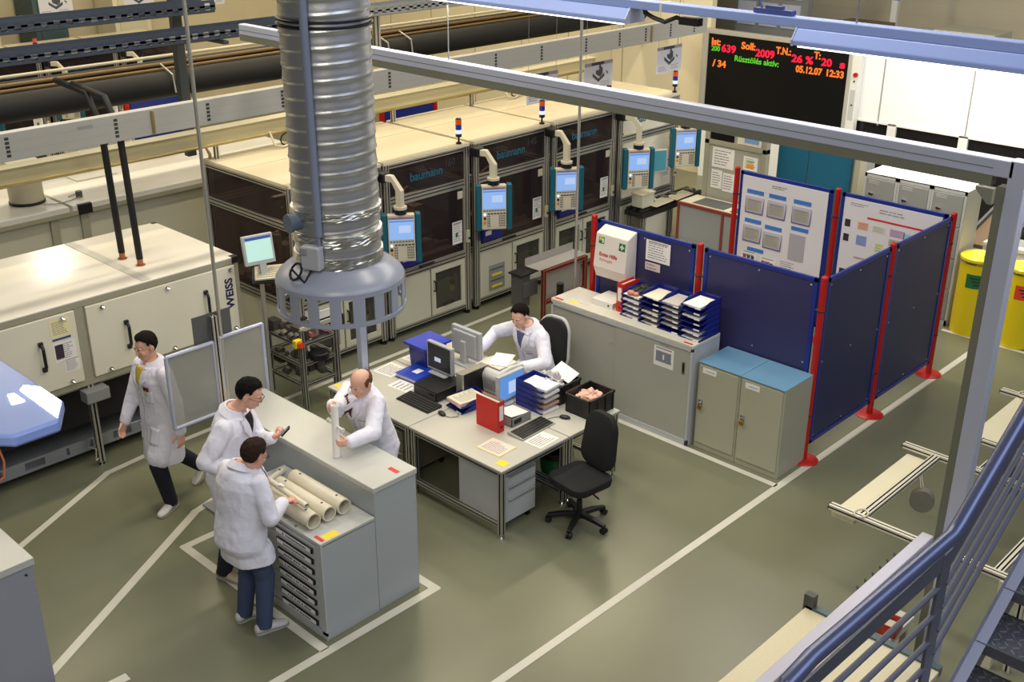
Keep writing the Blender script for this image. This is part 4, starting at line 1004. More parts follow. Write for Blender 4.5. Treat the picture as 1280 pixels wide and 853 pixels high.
# ------------------------------------------------------------------ chairs
FAB = M('black_chair_fabric', (20, 20, 20), .85, var=.15, scale=40, bump=.1, bscale=300)
def chair(loc, rz, label, shell=None, brz=0):
    t = thing('swivel_chair', label, 'chair', loc, rz, None)
    # faces local +x
    b = B()
    def rr_(w_, d, r, n=6):
        out = []
        for cx, cy, a0 in ((w_ - r, d - r, 0), (-w_ + r, d - r, 90), (-w_ + r, -d + r, 180), (w_ - r, -d + r, 270)):
            for k in range(n + 1):
                a = math.radians(a0 + 90 * k / n); out.append((cx + r * math.cos(a), cy + r * math.sin(a)))
        return out
    def ringset(z, s, dx=0): return [(x + dx, y, z) for x, y in rr_(.235 * s, .24 * s, .11 * s)]
    b.rings([ringset(.42, .9), ringset(.43, .97), ringset(.47, 1.0), ringset(.495, .97), ringset(.505, .88), ringset(.50, .5)])
    b.done('seat', FAB, t, smooth='auto')
    mb = Matrix.Translation((-.25, 0, .78)) @ Matrix.Rotation(-.14, 4, 'Y')
    b = B(); rs = []
    for x, s in ((-.035, .90), (-.03, .98), (0, 1.0), (.03, .97), (.045, .85)):
        ring = []
        for y, z in rr_(.205 * s, .27 * s, .13 * s):
            tp = 1 - .18 * max(0, z / .27) ; ring.append(mb @ V((x + .05 * (y / .2) ** 2 * .6 - .02 * math.cos(z * 6), y * tp, z)))
        rs.append(ring)
    b.rings(rs); o = b.done('backrest', FAB, t, smooth='auto')
    if shell:
        b = B(); rs = []
        for x, s in ((-.075, .95), (-.06, 1.06), (-.03, 1.08), (-.02, 1.05)):
            rs.append([mb @ V((x + .05 * (y / .2) ** 2 * .6 - .02 * math.cos(z * 6), y * (1 - .18 * max(0, z / .27)), z)) for y, z in rr_(.205 * s, .27 * s, .13 * s)])
        b.rings(rs); b.done('back_shell', shell, t, smooth='auto')
    B().tube([(-.08, 0, .40), (-.24, 0, .39), (-.30, 0, .45), (-.285, 0, .68)], .02).done('back_bracket', BLACK, t, smooth=True)
    B().cone((-.29, 0, .47), (-.335, 0, .47), .022).done('back_knob', CHROME, t)
    B().box(-.13, .1, -.1, .1, .385, .425).done('mechanism', BLACK, t, bevel=.01); B().tube([(.0, .1, .40), (0.02, .27, .39)], .008).done('lever', BLACK, t)
    B().cone((0, 0, .22), (0, 0, .40), .018).cone((0, 0, .10), (0, 0, .25), .03, .026).done('gas_lift', BLACK, t)
    B().cone((0, 0, .075), (0, 0, .125), .055, .04).done('hub', BLACK, t)
    for k in range(5):
        a = 2 * PI * k / 5 + brz; u = V((math.cos(a), math.sin(a), 0)); s2 = V((-u.y, u.x, 0))
        b = B(); rs = []
        for r_, w2, z0, z1 in ((.03, .028, .08, .12), (.16, .026, .075, .115), (.29, .02, .06, .09)):
            p = u * r_; rs.append([p + s2 * w2 + V((0, 0, z0)), p - s2 * w2 + V((0, 0, z0)), p - s2 * w2 + V((0, 0, z1)), p + s2 * w2 + V((0, 0, z1))])
        b.rings(rs); l = b.done('leg', BLACK, t, bevel=.006)
        p = u * .28
        B().cone(p - s2 * .026 + V((0, 0, .03)), p - s2 * .006 + V((0, 0, .03)), .03).cone(p + s2 * .006 + V((0, 0, .03)), p + s2 * .026 + V((0, 0, .03)), .03).cone(p + V((0, 0, .03)), p + V((0, 0, .075)), .01).done('caster', BLACK, l)
    return t
chair((6.80, 5.66, 0), PI - .12 - .0, 'empty black swivel chair standing beside the near desk', None, .5)
chair((8.14, 7.40, 0), PI + .1, 'black swivel chair with a pale back shell under the seated man', M('chair_shell', (196, 196, 190), .45), .2)
# ------------------------------------------------------------------ sliding door cabinet
def sliding_cabinet():
    t = thing('sliding_door_cabinet', 'wide grey cabinet with two sliding doors below the first aid box', 'cabinet', (8.9, 6.75, 0))
    x0, x1, y0, y1, h = 8.66, 9.14, 5.80, 7.70, 1.14
    B(t).box(x0 + .03, x1, y0, y1, .0, h - .02).done('carcass', GREYP)
    B(t).box(x0, x1, y0 - .004, y1 + .004, h - .035, h).done('top_panel', M('cabinet_top', (206, 202, 186), .38), bevel=.006)
    b = B(t); b.box(x0, x0 + .035, y0, y0 + .025, 0, h - .03); b.box(x0, x0 + .035, y1 - .025, y1, 0, h - .03); b.box(x0, x0 + .035, y0, y1, 0, .07); b.box(x0, x0 + .035, y0, y1, h - .075, h - .035); b.done('front_frame', GREYP, bevel=.004)
    dm = M('sliding_door_grey', (172, 170, 158), .42, var=.03)
    for (a, c, xx, hy) in ((y0 + .03, 6.78, x0 + .008, 5.90), (6.74, y1 - .03, x0 + .02, 7.60)):
        d = B(t).box(xx, xx + .01, a, c, .075, h - .08).done('sliding_door', dm)
        B(t).box(xx - .003, xx, hy - .018, hy + .018, .80, .93).done('recess_handle', M('brass_plate', (150, 140, 110), .35, .7), d); B(t).box(xx - .004, xx - .001, hy - .009, hy + .009, .82, .91).done('handle_slot', BLACK, d)
        if a < 6: 
            q = sheet(frame_mtx((xx - .0015 - 8.9, 6.15 - 6.75, .905), (0, -1, 0), (0, 0, 1)), .25, .22, d, 'notice', 2, 3, head=True)
            for yy in (6.205, 6.10): B(t).box(xx - .004, xx - .0015, yy - .042, yy + .042, .85, .965).done('photo', M('grey_photo', (130, 134, 146), .5, var=.6, scale=50), q)
            B(t).box(xx - .003, xx - .001, 6.09, 6.20, 1.04, 1.05).done('name_plate', GREYM, d)
        else: B(t).cone((xx, 6.86, .86), (xx - .012, 6.86, .86), .012).done('lock', CHROME, d)
    B(t).box(x0 + .02, x0 + .06, 7.56, 7.68, h, h + .0015).box(x0 + .015, x0 + .045, 5.82, 5.93, h, h + .0015).done('red_sticker', REDST); B(t).box(x0 + .05, x0 + .12, 7.38, 7.50, h, h + .0015).done('yellow_sticker', YELLOW)
sliding_cabinet()
def metal_locker(yc, label, side):
    t = thing('metal_cabinet', label, 'cabinet', (8.98, yc, 0), 0, 'small cream cabinets with blue tops')
    w_, d, h = .495, .52, .965; c = M('olive_cream_metal', (172, 170, 148), .45, var=.04)
    B().box(-d / 2 + .015, d / 2, -w_ / 2, w_ / 2, 0, h).done('carcass', c, t, bevel=.004)
    B().box(-d / 2, d / 2, -w_ / 2, w_ / 2, h, h + .006).done('blue_top', M('blue_top_mat', (104, 148, 178), .5, var=.04), t)
    o = B().box(-d / 2, -d / 2 + .016, -w_ / 2 + .02, w_ / 2 - .02, .07, h - .02).done('door', c, t, bevel=.003)
    B().box(-d / 2 - .002, -d / 2, w_ / 2 - .22, w_ / 2 - .06, h - .10, h - .04).done('label', PAPER, o)
    B().box(-d / 2 - .0025, -d / 2 - .0015, w_ / 2 - .2, w_ / 2 - .1, h - .075, h - .068).done('label_print', PRINT, o)
    lk = M('brass_padlock', (176, 130, 50), .3, .8); hy = w_ / 2 - .06
    B().box(-d / 2 - .012, -d / 2, hy - .02, hy + .02, .50, .56).done('hasp', STEEL, o); B().box(-d / 2 - .03, -d / 2 - .012, hy - .022, hy + .022, .46, .505).done('padlock', lk, o, bevel=.004)
    B().tube([(-d / 2 - .02, hy - .013, .5), (-d / 2 - .02, hy - .013, .53), (-d / 2 - .02, hy, .542), (-d / 2 - .02, hy + .013, .53), (-d / 2 - .02, hy + .013, .5)], .004).done('shackle', CHROME, o)
    return t
metal_locker(5.51, 'small cream cabinet with a blue top, next to the grey sliding door cabinet', 0)
metal_locker(5.01, 'small cream cabinet with a blue top, at the end by the blue partition', 1)
# ------------------------------------------------------------------ blue partitions
PERF = dots('perforated_blue', (58, 56, 100), (24, 24, 52), .026)
SHEETB = dots('perforated_navy', (40, 46, 90), (28, 33, 68), .026)
def post(x, y, label, h=1.97):
    t = thing('partition_post', label, 'post', (x, y, 0), 0, 'red partition posts')
    B().cone((0, 0, .02), (0, 0, h), .034, n=24).cone((0, 0, h), (0, 0, h + .012), .034, .026, n=24).done('post', RED, t, smooth='auto')
    B().lathe([(.15, 0), (.15, .006), (.13, .016), (.05, .022)], n=36).done('base_disc', RED, t, smooth='auto')
    b = B()
    for z in (.5, 1.62): b.lathe([(.035, z), (.038, z + .002), (.038, z + .018), (.035, z + .02)], n=20)
    b.done('clamp', M('clamp_grey', (60, 40, 50), .4), t)
    return t
def partition(p, q, label, mat, z0=.16, z1=1.95):
    """panel between two posts"""
    p, q = V((*p, 0)), V((*q, 0)); d = (q - p).normalized(); L = (q - p).length; n = V((-d.y, d.x, 0)); c = (p + q) / 2
    t = thing('partition_panel', label, 'partition', c, math.atan2(d.y, d.x), 'blue partition panels')
    a = L / 2 - .06; f = .045
    b = B(); b.box(-a, a, -.015, .015, z1 - f, z1); b.box(-a, a, -.015, .015, z0, z0 + f); b.box(-a, -a + f, -.015, .015, z0, z1); b.box(a - f, a, -.015, .015, z0, z1); b.done('frame', BLUEF, t, bevel=.004)
    s_ = B().box(-a + .01, a - .01, -.006, .006, z0 + .01, z1 - .01).done('sheet', mat, t)
    b = B()
    for x in (-a + .07, 0, a - .07):
        for z in (z0 + .08, (z0 + z1) / 2, z1 - .08):
            if x == 0 and z == (z0 + z1) / 2: pass
            b.cone((x, -.010, z), (x, .010, z), .010, n=10)
    b.done('bolt', CHROME, s_)
    b = B()
    for s2 in (-1, 1):
        for z in (.5, 1.62): b.box(min(s2 * a, s2 * (L / 2 - .035)), max(s2 * a, s2 * (L / 2 - .035)), -.008, .008, z, z + .02)
    b.done('tie_bar', GREYD, t)
    return t
XA, XB = 9.27, 12.1
for x, y, lb in ((XA, 7.62, 'red post left of the first aid box'), (XA, 6.20, 'red post between the two perforated panels behind the trays'), (XA, 4.78, 'red post at the near corner beside the small cream cabinets'), (10.66, 4.78, 'red post between the two navy front panels'), (XB, 4.78, 'red post at the far front corner nearest the yellow drums'), (XB, 6.2, 'red post between the two white notice boards'), (XB, 7.62, 'red post left of the notice board with document pockets')): post(x, y, lb)
partition((XA, 6.20), (XA, 7.62), 'perforated blue partition panel carrying the first aid box', PERF)
partition((XA, 4.78), (XA, 6.20), 'perforated blue partition panel behind the letter trays and small cabinets', PERF)
partition((XA, 4.78), (10.66, 4.78), 'navy partition panel facing the aisle, nearer the small cabinets', SHEETB)
partition((10.66, 4.78), (XB, 4.78), 'navy partition panel facing the aisle, nearer the yellow drums', SHEETB)
p1 = partition((XB, 6.20), (XB, 7.62), 'blue framed partition holding the white board with document pockets', PERF)
p2 = partition((XB, 4.78), (XB, 6.20), 'blue framed partition holding the white chart board', PERF)
BOARD = M('board_white', (222, 218, 222), .5, var=.02)
def board1():
    t = thing('notice_board', 'white notice board with grey document pockets and blue headings', 'board', (XB - .024, 6.91, 0))
    B().box(-.006, .006, -.60, .60, .22, 1.905).done('board', BOARD, t)
    mt = lambda y, z: frame_mtx((-.007, y, z), (0, -1, 0), (0, 0, 1))
    for y, z in ((.40, 1.55), (.08, 1.55), (-.27, 1.55), (.40, 1.17), (.10, 1.14)):
        o = B().mbox(mt(y, z), (.26, .22, .012)).done('document_pocket', M('pocket_clear', (196, 192, 206), .25), t, bevel=.004)
        b = B(); b.prism([(-.13, -.115), (.13, -.115), (.14, .10), (.115, -.10), (-.118, -.10), (-.13, .10)], mt(y, z) @ Matrix.Translation((0, 0, .006)), .002); b.done('pocket_edge', M('pocket_edge', (96, 96, 140), .4), o)
        q = sheet(mt(y + .005, z - .01) @ Matrix.Translation((0, 0, .007)), .22, .16, o, 'document', 5, int(y * 50 + z * 100), M('document_grey', (170, 166, 156), .6), head=True)
        B().mbox(mt(y, z + .165) @ Matrix.Translation((0, 0, .003)), (.24, .05, .004)).done('blue_heading', M('blue_heading', (66, 120, 200), .5), t)
    for y, z in ((-.27, 1.37), (.33, .96)): B().mbox(mt(y, z - .0), (.24, .05, .006)).done('blue_heading', M('blue_heading', (66, 120, 200)), t)
    o = B().mbox(mt(-.25, 1.13), (.22, .34, .008)).done('flat_pocket', M('pocket_grey', (172, 168, 176), .35), t)
    for y, z, sd in ((.42, .83, 1), (.14, .80, 2)):
        q = sheet(mt(y, z), .22, .2, t, 'picture_sheet', 2, sd, head=True)
        for k, c in enumerate(((180, 60, 60), (50, 70, 130), (60, 60, 70), (90, 130, 180))): B().mbox(mt(y + .06 - .06 * (k % 3), z + (.02 if k < 3 else -.05)) @ Matrix.Translation((0, 0, .002)), (.045, .04, .002)).done('picture', M('picture_%d' % k, c, .5), q)
    b = B(); lines(b, mt(-.15, .84), .26, .2, 6, seed=4); lines(b, mt(.05, 1.83), .3, .06, 2, seed=9, lw=.5); b.done('printed_text', PRINT, t)
    o = B().mbox(mt(.36, .62), (.2, .2, .003)).mbox(mt(.08, .60), (.22, .2, .003)).done('lower_sheet', PAPER, t)
board1()
def board2():
    t = thing('notice_board', 'white chart board with a red bar and pastel tables', 'board', (XB - .024, 5.49, 0))
    B().box(-.006, .006, -.60, .60, .22, 1.905).done('board', BOARD, t)
    mt = lambda y, z: frame_mtx((-.007, y, z), (0, -1, 0), (0, 0, 1))
    B().mbox(mt(-.08, 1.71), (.74, .022, .003)).done('red_bar', REDST, t)
    for y, z, w_, h_, c in ((.33, 1.60, .13, .09, (226, 160, 130)), (.33, 1.42, .13, .12, (130, 150, 206)), (-.10, 1.60, .18, .09, (186, 160, 190)), (-.10, 1.48, .18, .09, (170, 180, 170)), (-.27, 1.57, .18, .12, (170, 200, 220)), (-.40, 1.55, .07, .10, (226, 214, 130)), (.13, 1.60, .16, .08, (206, 206, 190)), (.10, 1.38, .10, .12, (206, 216, 160)), (-.10, 1.33, .2, .12, (190, 170, 190)), (.33, 1.0, .13, .06, (120, 140, 190)), (.33, .9, .13, .03, (190, 120, 120)), (.33, 1.2, .14, .02, (206, 150, 150))):
        o = B().mbox(mt(y, z), (w_, h_, .003)).done('chart_field', M('pastel_%d_%d_%d' % c, c, .6), t)
        b = B(); lines(b, mt(y, z) @ Matrix.Translation((0, 0, .0015)), w_, h_, 3, seed=int(y * 99), lw=.25); b.done('chart_print', PRINT, o)
    for y, z in ((.53, 1.60), (.53, 1.42), (.53, .98), (.53, .86)): B().mbox(mt(y, z), (.07, .09, .003)).done('photo', M('dark_photo', (58, 44, 58)), t)
    b = B(); lines(b, mt(-.05, 1.82), .5, .08, 2, seed=2); lines(b, mt(.4, 1.84), .3, .06, 2, seed=8); lines(b, mt(.05, 1.1), .3, .3, 6, seed=12, lw=.15); b.done('printed_text', PRINT, t)
board2()
# ------------------------------------------------------------------ first aid box, notices
t = thing('first_aid_box', 'white first aid box with green signs and red lettering on the blue panel', 'first aid box', (9.25, 7.22, 1.36))
# profile: x towards the room is negative
prof = [(0, 0), (-.15, .0), (-.2, .13), (-.16, .50), (-.02, .56), (0, .56)]
B().prism(prof, Matrix(((1, 0, 0, 0), (0, 0, 1, -.22), (0, 1, 0, 0), (0, 0, 0, 1))), .44).done('case', M('first_aid_white', (226, 218, 208), .35, var=.02), t, bevel=.01)
fm = frame_mtx((-.1985, .22, .13), (0, -1, 0), (.04, 0, .37))
tm = lambda x, y, z=.001: fm @ Matrix.Translation((x, y, z))
o = B().mbox(tm(.37, .28), (.085, .085, .003)).done('cross_sign', GREENST, t); B().mbox(tm(.37, .28, .003), (.055, .018, .002)).mbox(tm(.37, .28, .003), (.018, .055, .002)).done('white_cross', WHITE, o)
o = B().mbox(tm(.085, .30), (.075, .075, .003)).done('arrow_sign', GREENST, t); B().mbox(tm(.075, .315, .003), (.04, .035, .002)).done('yellow_field', M('sign_yellow_green', (196, 206, 60), .5), o); B().mbox(tm(.105, .30, .003), (.02, .05, .002)).done('white_field', WHITE, o)
text('Erste Hilfe', .058, RED, tm(.07, .13), t, .002); text('Elsősegély', .044, M('pale_red', (206, 90, 90), .5), tm(.08, .075), t, .0005)
B().mbox(tm(.3, -.085, .0), (.13, .02, .004)).done('maker_print', M('faint_grey', (190, 176, 176), .5), t)
o = sheet(Matrix.Translation((9.255, 6.72, 1.74)) @ frame_mtx((0, 0, 0), (0, -1, 0), (0, 0, 1)), .30, .21, None, 'pinned_notice', 7, 21, head=True)
for n_, (lb, yy, zz) in (('a', ('white printed notice pinned to the blue panel right of the first aid box', 6.72, 1.76)),):
    bpy.data.objects.remove(o.children[0]); bpy.data.objects.remove(o)
    t = thing('pinned_notice', lb, 'notice', (9.252, yy, zz)); sheet(frame_mtx((-.002, 0, 0), (0, -1, 0), (0, 0, 1)), .32, .23, t, 'sheet', 7, 21, head=True)
t = thing('pinned_notice', 'small pinkish paper strip pinned just below the white notice', 'notice', (9.252, 6.78, 1.58)); sheet(frame_mtx((-.002, 0, 0), (0, -1, 0), (0, 0, 1)), .20, .09, t, 'sheet', 2, 22, M('pinkish_paper', (222, 200, 196), .7))
# ------------------------------------------------------------------ things on the desks
Z0 = .7205
def flat(name, label, cat, c, size, rz, mat, n=8, seed=0, group=None, z=Z0, printed=True, edge=None):
    t = thing(name, label, cat, (c[0], c[1], z), rz, group)
    if edge: B().box(-size[0] / 2 - .008, size[0] / 2 + .008, -size[1] / 2 - .008, size[1] / 2 + .008, 0, .004).done('folder', edge, t)
    zz = .005 if edge else .001
    if printed: sheet(Matrix.Translation((0, 0, zz)), size[0], size[1], t, 'sheet', n, seed, mat)
    else: B().box(-size[0] / 2, size[0] / 2, -size[1] / 2, size[1] / 2, 0, .002).done('sheet', mat, t)
    return t
flat('paper_sheet', 'white drawing sheet on the desk left of the blue binder', 'paper', (6.78, 8.24), (.28, .26), .1, PAPER, 7, 31)
flat('paper_sheet', 'white sheet half under the blue box at the far desk edge', 'paper', (7.16, 8.28), (.22, .2), 0, PAPER, 5, 32)
flat('paper_sheet', 'white sheet partly under the blue binder on the near side', 'paper', (6.62, 7.86), (.2, .26), .1, PAPER, 4, 33)
flat('paper_folder', 'sheet in a thin yellow folder at the near desk edge', 'folder', (6.36, 6.29), (.22, .27), .05, M('pinkish_sheet', (232, 214, 200), .7), 9, 34, edge=M('yellow_folder', (232, 214, 120), .5))
flat('paper_sheet', 'white printed sheet lying in front of the grey keyboard', 'paper', (6.75, 6.09), (.27, .2), .05, PAPER, 6, 35)
t = thing('ring_binder', 'blue ring binder lying flat on the desk with a white label', 'binder', (6.86, 7.94, Z0), .05)
B().box(-.155, .155, -.15, .15, 0, .005).box(-.155, .155, -.15, .15, .045, .05).box(-.155, .155, -.155, -.15, 0, .05).done('cover', M('royal_blue_cover', (28, 62, 176), .4), t, bevel=.002); B().box(-.14, .15, -.14, .14, .006, .044).done('pages', PAPER, t)
B().box(-.03, .07, -.05, .03, .0505, .0515).done('label', PAPER, t)
t = thing('lidded_box', 'tall blue plastic box with an overhanging lid at the far desk end', 'box', (7.13, 8.05, Z0))
B().prism([(-.13, 0), (.13, 0), (.155, .26), (-.155, .26)], Matrix(((1, 0, 0, 0), (0, 0, 1, -.13), (0, 1, 0, 0), (0, 0, 0, 1))), .26).done('body', BLUE, t, bevel=.01)
B().box(-.19, .19, -.17, .17, .255, .285).done('lid', M('blue_lid', (44, 58, 176), .4), t, bevel=.008)
MG = M('monitor_grey', (178, 180, 180))
def monitor(loc, rz, label, scr, win, w_=.36, h=.30, z=.06, tilt=.0):
    """screen faces local -y"""
    t = thing('computer_monitor', label, 'monitor', loc, rz)
    m_ = Matrix.Translation((0, 0, z + h / 2 + .03)) @ Matrix.Rotation(tilt, 4, 'X')
    o = B().mbox(m_, (w_, .05, h)).done('housing', MG, t, bevel=.008)
    B().mbox(m_ @ Matrix.Translation((0, .035, .0)), (w_ * .8, .03, h * .8)).done('back_shell', MG, t, bevel=.01)
    s_ = B().mbox(m_ @ Matrix.Translation((0, -.0255, .004)), (w_ - .035, .002, h - .04)).done('screen', scr, t)
    if win: B().mbox(m_ @ Matrix.Translation((win[0], -.027, win[1])), (win[2], .001, win[3])).done('window', win[4], s_)
    B().box(-.04, .04, .02, .075, .015, z + h * .7).done('stand_neck', MG, t, bevel=.01); B().box(-.12, .12, -.07, .12, 0, .018).done('stand_base', MG, t, bevel=.008)
    return t
t = thing('desktop_computer', 'flat black desktop computer under the dark monitor', 'computer', (6.79, 7.50, Z0), 0)
B().box(-.2, .2, -.17, .17, .004, .105).done('case', BLACK, t, bevel=.006); B().box(-.204, -.2, -.15, .15, .02, .09).done('front_bezel', GREYD, t); B().box(-.206, -.203, -.14, -.06, .06, .08).done('drive_slot', BLACK, t)
monitor((6.92, 7.62, Z0 + .108), -PI / 2, 'dark screened monitor with a small white window, on the flat black computer', SCREEND, (-.02, -.02, .09, .045, emission('white_window', (210, 220, 236), .9)), z=.0)
t = thing('desktop_computer', 'upright black computer tower with a silver front, between the monitors', 'computer', (6.98, 7.24, Z0), 0)
B().box(-.15, .19, -.045, .045, 0, .26).done('case', BLACK, t, bevel=.004); B().box(-.17, -.15, -.047, .047, 0, .265).done('front_bezel', ALU, t, bevel=.004); B().box(-.17, .19, -.046, .046, .26, .268).done('top_cover', M('silver_olive', (150, 146, 134), .35, .5), t)
def keyboard(loc, rz, label, base, keym, L=.46, W_=.19):
    t = thing('keyboard', label, 'keyboard', loc, rz)
    B().prism([(-W_ / 2, 0), (W_ / 2, 0), (W_ / 2, .03), (-W_ / 2, .012)], Matrix(((0, 0, 1, -L / 2), (1, 0, 0, 0), (0, 1, 0, 0), (0, 0, 0, 1))), L).done('base', base, t, bevel=.003)
    tl = math.atan2(.018, W_)
    for x0, n in ((-L / 2 + .015, 13), (L / 2 - .155, 3), (L / 2 - .085, 3)):
        b = B()
        for r in range(5):
            for q in range(n):
                y = -W_ / 2 + .022 + r * (W_ - .045) / 4.4; x = x0 + .0115 + q * .0225; zz = .012 + (y + W_ / 2) * .018 / W_
                b.box(x - .0095, x + .0095, y - .013, y + .013, zz, zz + .007)
        b.done('key_block', keym, t)
    return t
keyboard((6.465, 7.455, Z0), -PI / 2 - .0, 'black keyboard on the desk beside the bald man', BLACK, M('key_black', (40, 38, 38), .5))
keyboard((6.84, 6.30, Z0), .02, 'grey keyboard with black keys near the front desk edge', M('keyboard_grey', (170, 168, 156), .4), BLACK)
def mouse(loc, rz, label, pts):
    t = thing('computer_mouse', label, 'mouse', loc, rz)
    B().ball((0, 0, .012), (.055, .03, .022), sub=3).done('body', BLACK, t, smooth=True)
    B().cone((.025, -.004, .03), (.025, .004, .03), .008, n=10).done('wheel', GREYD, t)
    B().tube(pts, .003, 6).done('cable', BLACK, t)
    return t
mouse((6.46, 7.12, Z0), -1.8, 'black mouse beside the black keyboard', [(.05, 0, .01), (.1, .03, .004), (.13, .1, .004), (.05, .16, .004), (-.05, .2, .004)])
mouse((7.22, 6.22, Z0), 2.0, 'black mouse between the grey keyboard and the black crate', [(.05, 0, .01), (.1, .02, .004), (.16, .09, .004), (.15, .16, .004), (.1, .2, .004)])
BLUT = M('tray_blue', (30, 38, 122), .4, var=.05)
def tray_mesh(L=.34, W_=.255, h=.055):
    b = B(); b.box(0, L, -W_ / 2, W_ / 2, 0, .003)
    for s_ in (-1, 1):
        y0 = s_ * W_ / 2 - (.003 if s_ > 0 else 0); rs = []
        for x, z in ((0, .012), (.03, .014), (.08, h * .7), (.14, h), (L, h)):
            rs.append([(x, y0, 0), (x, y0 + .003, 0), (x, y0 + .003, z), (x, y0, z)])
        b.rings(rs)
    b.box(L - .003, L, -W_ / 2, W_ / 2, 0, h); b.box(0, .003, -W_ / 2, -W_ / 2 + .09, 0, .014); b.box(0, .003, W_ / 2 - .09, W_ / 2, 0, .014)
    return b
def tray(loc, rz, label, group, mat=BLUT, lab=True, lm=None, proto=[None]):
    t = thing('letter_tray', label, 'letter tray', loc, rz, group)
    tray_mesh().done('tray', mat, t)
    if lab: B().box(-.003, 0, -.115, -.045, .002, .016).done('label', lm or PAPER, t)
    return t
ORD = ('topmost', 'second from the top', 'third from the top', 'fourth from the top', 'fifth from the top', 'sixth from the top', 'bottom one')
YS = (6.72, 6.46, 6.20, 5.93)
names = ('beside the standing red binder', 'second from the red binder', 'third from the red binder', 'farthest from the red binder')
cnt = (5, 6, 6, 7)
rr = random.Random(21)
for k, y in enumerate(YS):
    for i in range(cnt[k]):
        od = ORD[cnt[k] - 1 - i] if i else 'bottom one'
        x = 8.80 - .012 * k + .01 * rr.random(); z = 1.141 + .0575 * i
        tray((x, y + .006 * (rr.random() - .5), z), 0, 'blue letter tray, %s of the stack %s' % (od, names[k]), 'blue letter trays on the wide cabinet')
        if i in (0, 1, 2, 3, 4) and rr.random() < .75 or i == cnt[k] - 1 and k:
            c = (PAPER, M('paper_cream', (226, 218, 190), .7), M('paper_grey', (186, 180, 172), .7))[(i * 3 + k) % 3]
            th = .006 + .016 * rr.random()
            p = B().mbox(Matrix.Translation((.155, 0, .004 + th / 2)) @ Matrix.Rotation(.04 * (rr.random() - .5), 4, 'Z'), (.29, .205, th)).done('paper_stack', c)
            solo(p, 'papers in the %s tray of the stack %s' % (od.replace('bottom one', 'bottom'), names[k]), 'papers', (x, y, z), 0, 'papers in the letter trays')
t = thing('glove_pair', 'black gloves with reddish cuffs in the top tray beside the red binder', 'gloves', (8.93, 6.72, 1.141 + .0575 * 4 + .004))
B().ball((0.04, .02, .04), (.12, .045, .035), sub=3).ball((.02, -.04, .035), (.10, .04, .03), sub=3).ball((.12, .0, .05), (.07, .06, .035), sub=3).done('glove', BLACK, t, smooth=True); B().ball((-.09, .02, .035), (.035, .045, .03)).ball((-.08, -.04, .03), (.03, .035, .026)).done('cuff', M('skin_red_cuff', (206, 130, 110), .6), t, smooth=True)
def binder_upright(loc, rz, label, mat, w_=.08, d=.29, h=.32, spine_label=True, g=None):
    """spine faces local -x, thickness along y"""
    t = thing('ring_binder', label, 'binder', loc, rz, g)
    b = B(); b.box(0, .004, -w_ / 2, w_ / 2, 0, h); b.box(0, d, -w_ / 2, -w_ / 2 + .003, 0, h); b.box(0, d, w_ / 2 - .003, w_ / 2, 0, h); b.done('cover', mat, t, bevel=.001)
    B().box(.01, d - .015, -w_ / 2 + .012, w_ / 2 - .012, .004, h - .025).done('pages', M('binder_pages', (206, 196, 176), .7), t)
    B().box(.01, d - .02, -w_ / 2 + .003, -w_ / 2 + .012, .0, h - .006).done('inner_board', GREYM, t)
    o = B().box(-.001, 0, -w_ / 2 + .015, w_ / 2 - .015, h * .38, h * .85).done('spine_label', PAPER, t)
    B().cone((0, 0, h * .16), (-.0015, 0, h * .16), .013, n=20).done('finger_hole', BLACK, t)
    return t
binder_upright((8.86, 6.905, 1.141), 0, 'red ring binder standing upright beside the tray stacks', REDF)
binder_upright((6.60, 6.46, Z0), PI / 2, 'red ring binder standing on the near desk in front of the lit monitor', REDF)
t = thing('ring_binder', 'white ring binder lying on the wide cabinet below the first aid box', 'binder', (8.99, 7.13, 1.141), 0)
B().box(-.14, .15, -.145, .145, 0, .004).box(-.14, .15, -.145, .145, .062, .066).box(-.145, -.14, -.145, .145, 0, .066).done('cover', M('binder_white', (222, 220, 214), .45), t); B().box(-.13, .14, -.13, .13, .005, .055).done('pages', M('binder_pages', (206, 196, 176)), t)
B().cone((-.146, -.09, .033), (-.148, -.09, .033), .012).done('finger_hole', BLACK, t)
solo(B().box(-.14, .12, -.12, .12, 0, .002).done('clear_sleeve', M('sleeve_film', (206, 204, 196), .2)), 'clear plastic sleeve lying on the wide cabinet left of the white binder', 'sleeve', (8.90, 7.40, 1.141), .1)
monitor((7.46, 7.80, Z0), PI / 2, 'light grey monitor seen from behind facing the seated man', SCREEN, None, .42, .32, z=.04)
monitor((7.13, 6.86, Z0), 0, 'lit blue monitor behind the red binder facing the aisle', M('screen_blue', (70, 120, 190), .4, var=0, emit=(96, 146, 206), estr=.9), (.03, -.01, .15, .13, SCREENW), z=.0, h=.28)
def printer():
    t = thing('printer', 'cream laser printer with white paper in its top tray', 'printer', (7.28, 7.14, Z0), 0)
    c = M('printer_grey', (196, 196, 192), .45)
    b = B(); b.prism([(-.18, 0), (.18, 0), (.20, .16), (.18, .25), (.0, .27), (-.16, .25), (-.20, .2)], Matrix(((1, 0, 0, 0), (0, 0, 1, -.16), (0, 1, 0, 0), (0, 0, 0, 1))), .36); b.done('housing', c, t, bevel=.02, seg=3)
    b = B(); b.box(-.13, .13, -.12, .14, .262, .275); b.done('output_recess', M('printer_cream', (206, 200, 180), .45), t, bevel=.004)
    b = B()
    for i in range(9): b.box(-.2, -.185, -.12 + .025 * i, -.108 + .025 * i, .05, .17)
    b.done('vent', M('vent_grey', (150, 150, 152), .5), t)
    B().box(.05, .17, -.165, -.158, .17, .22).done('front_panel', GREYM, t)
printer()
t = thing('paper_stack', 'white paper lying curved on the printer top', 'paper', (7.32, 7.16, Z0 + .276), .45)
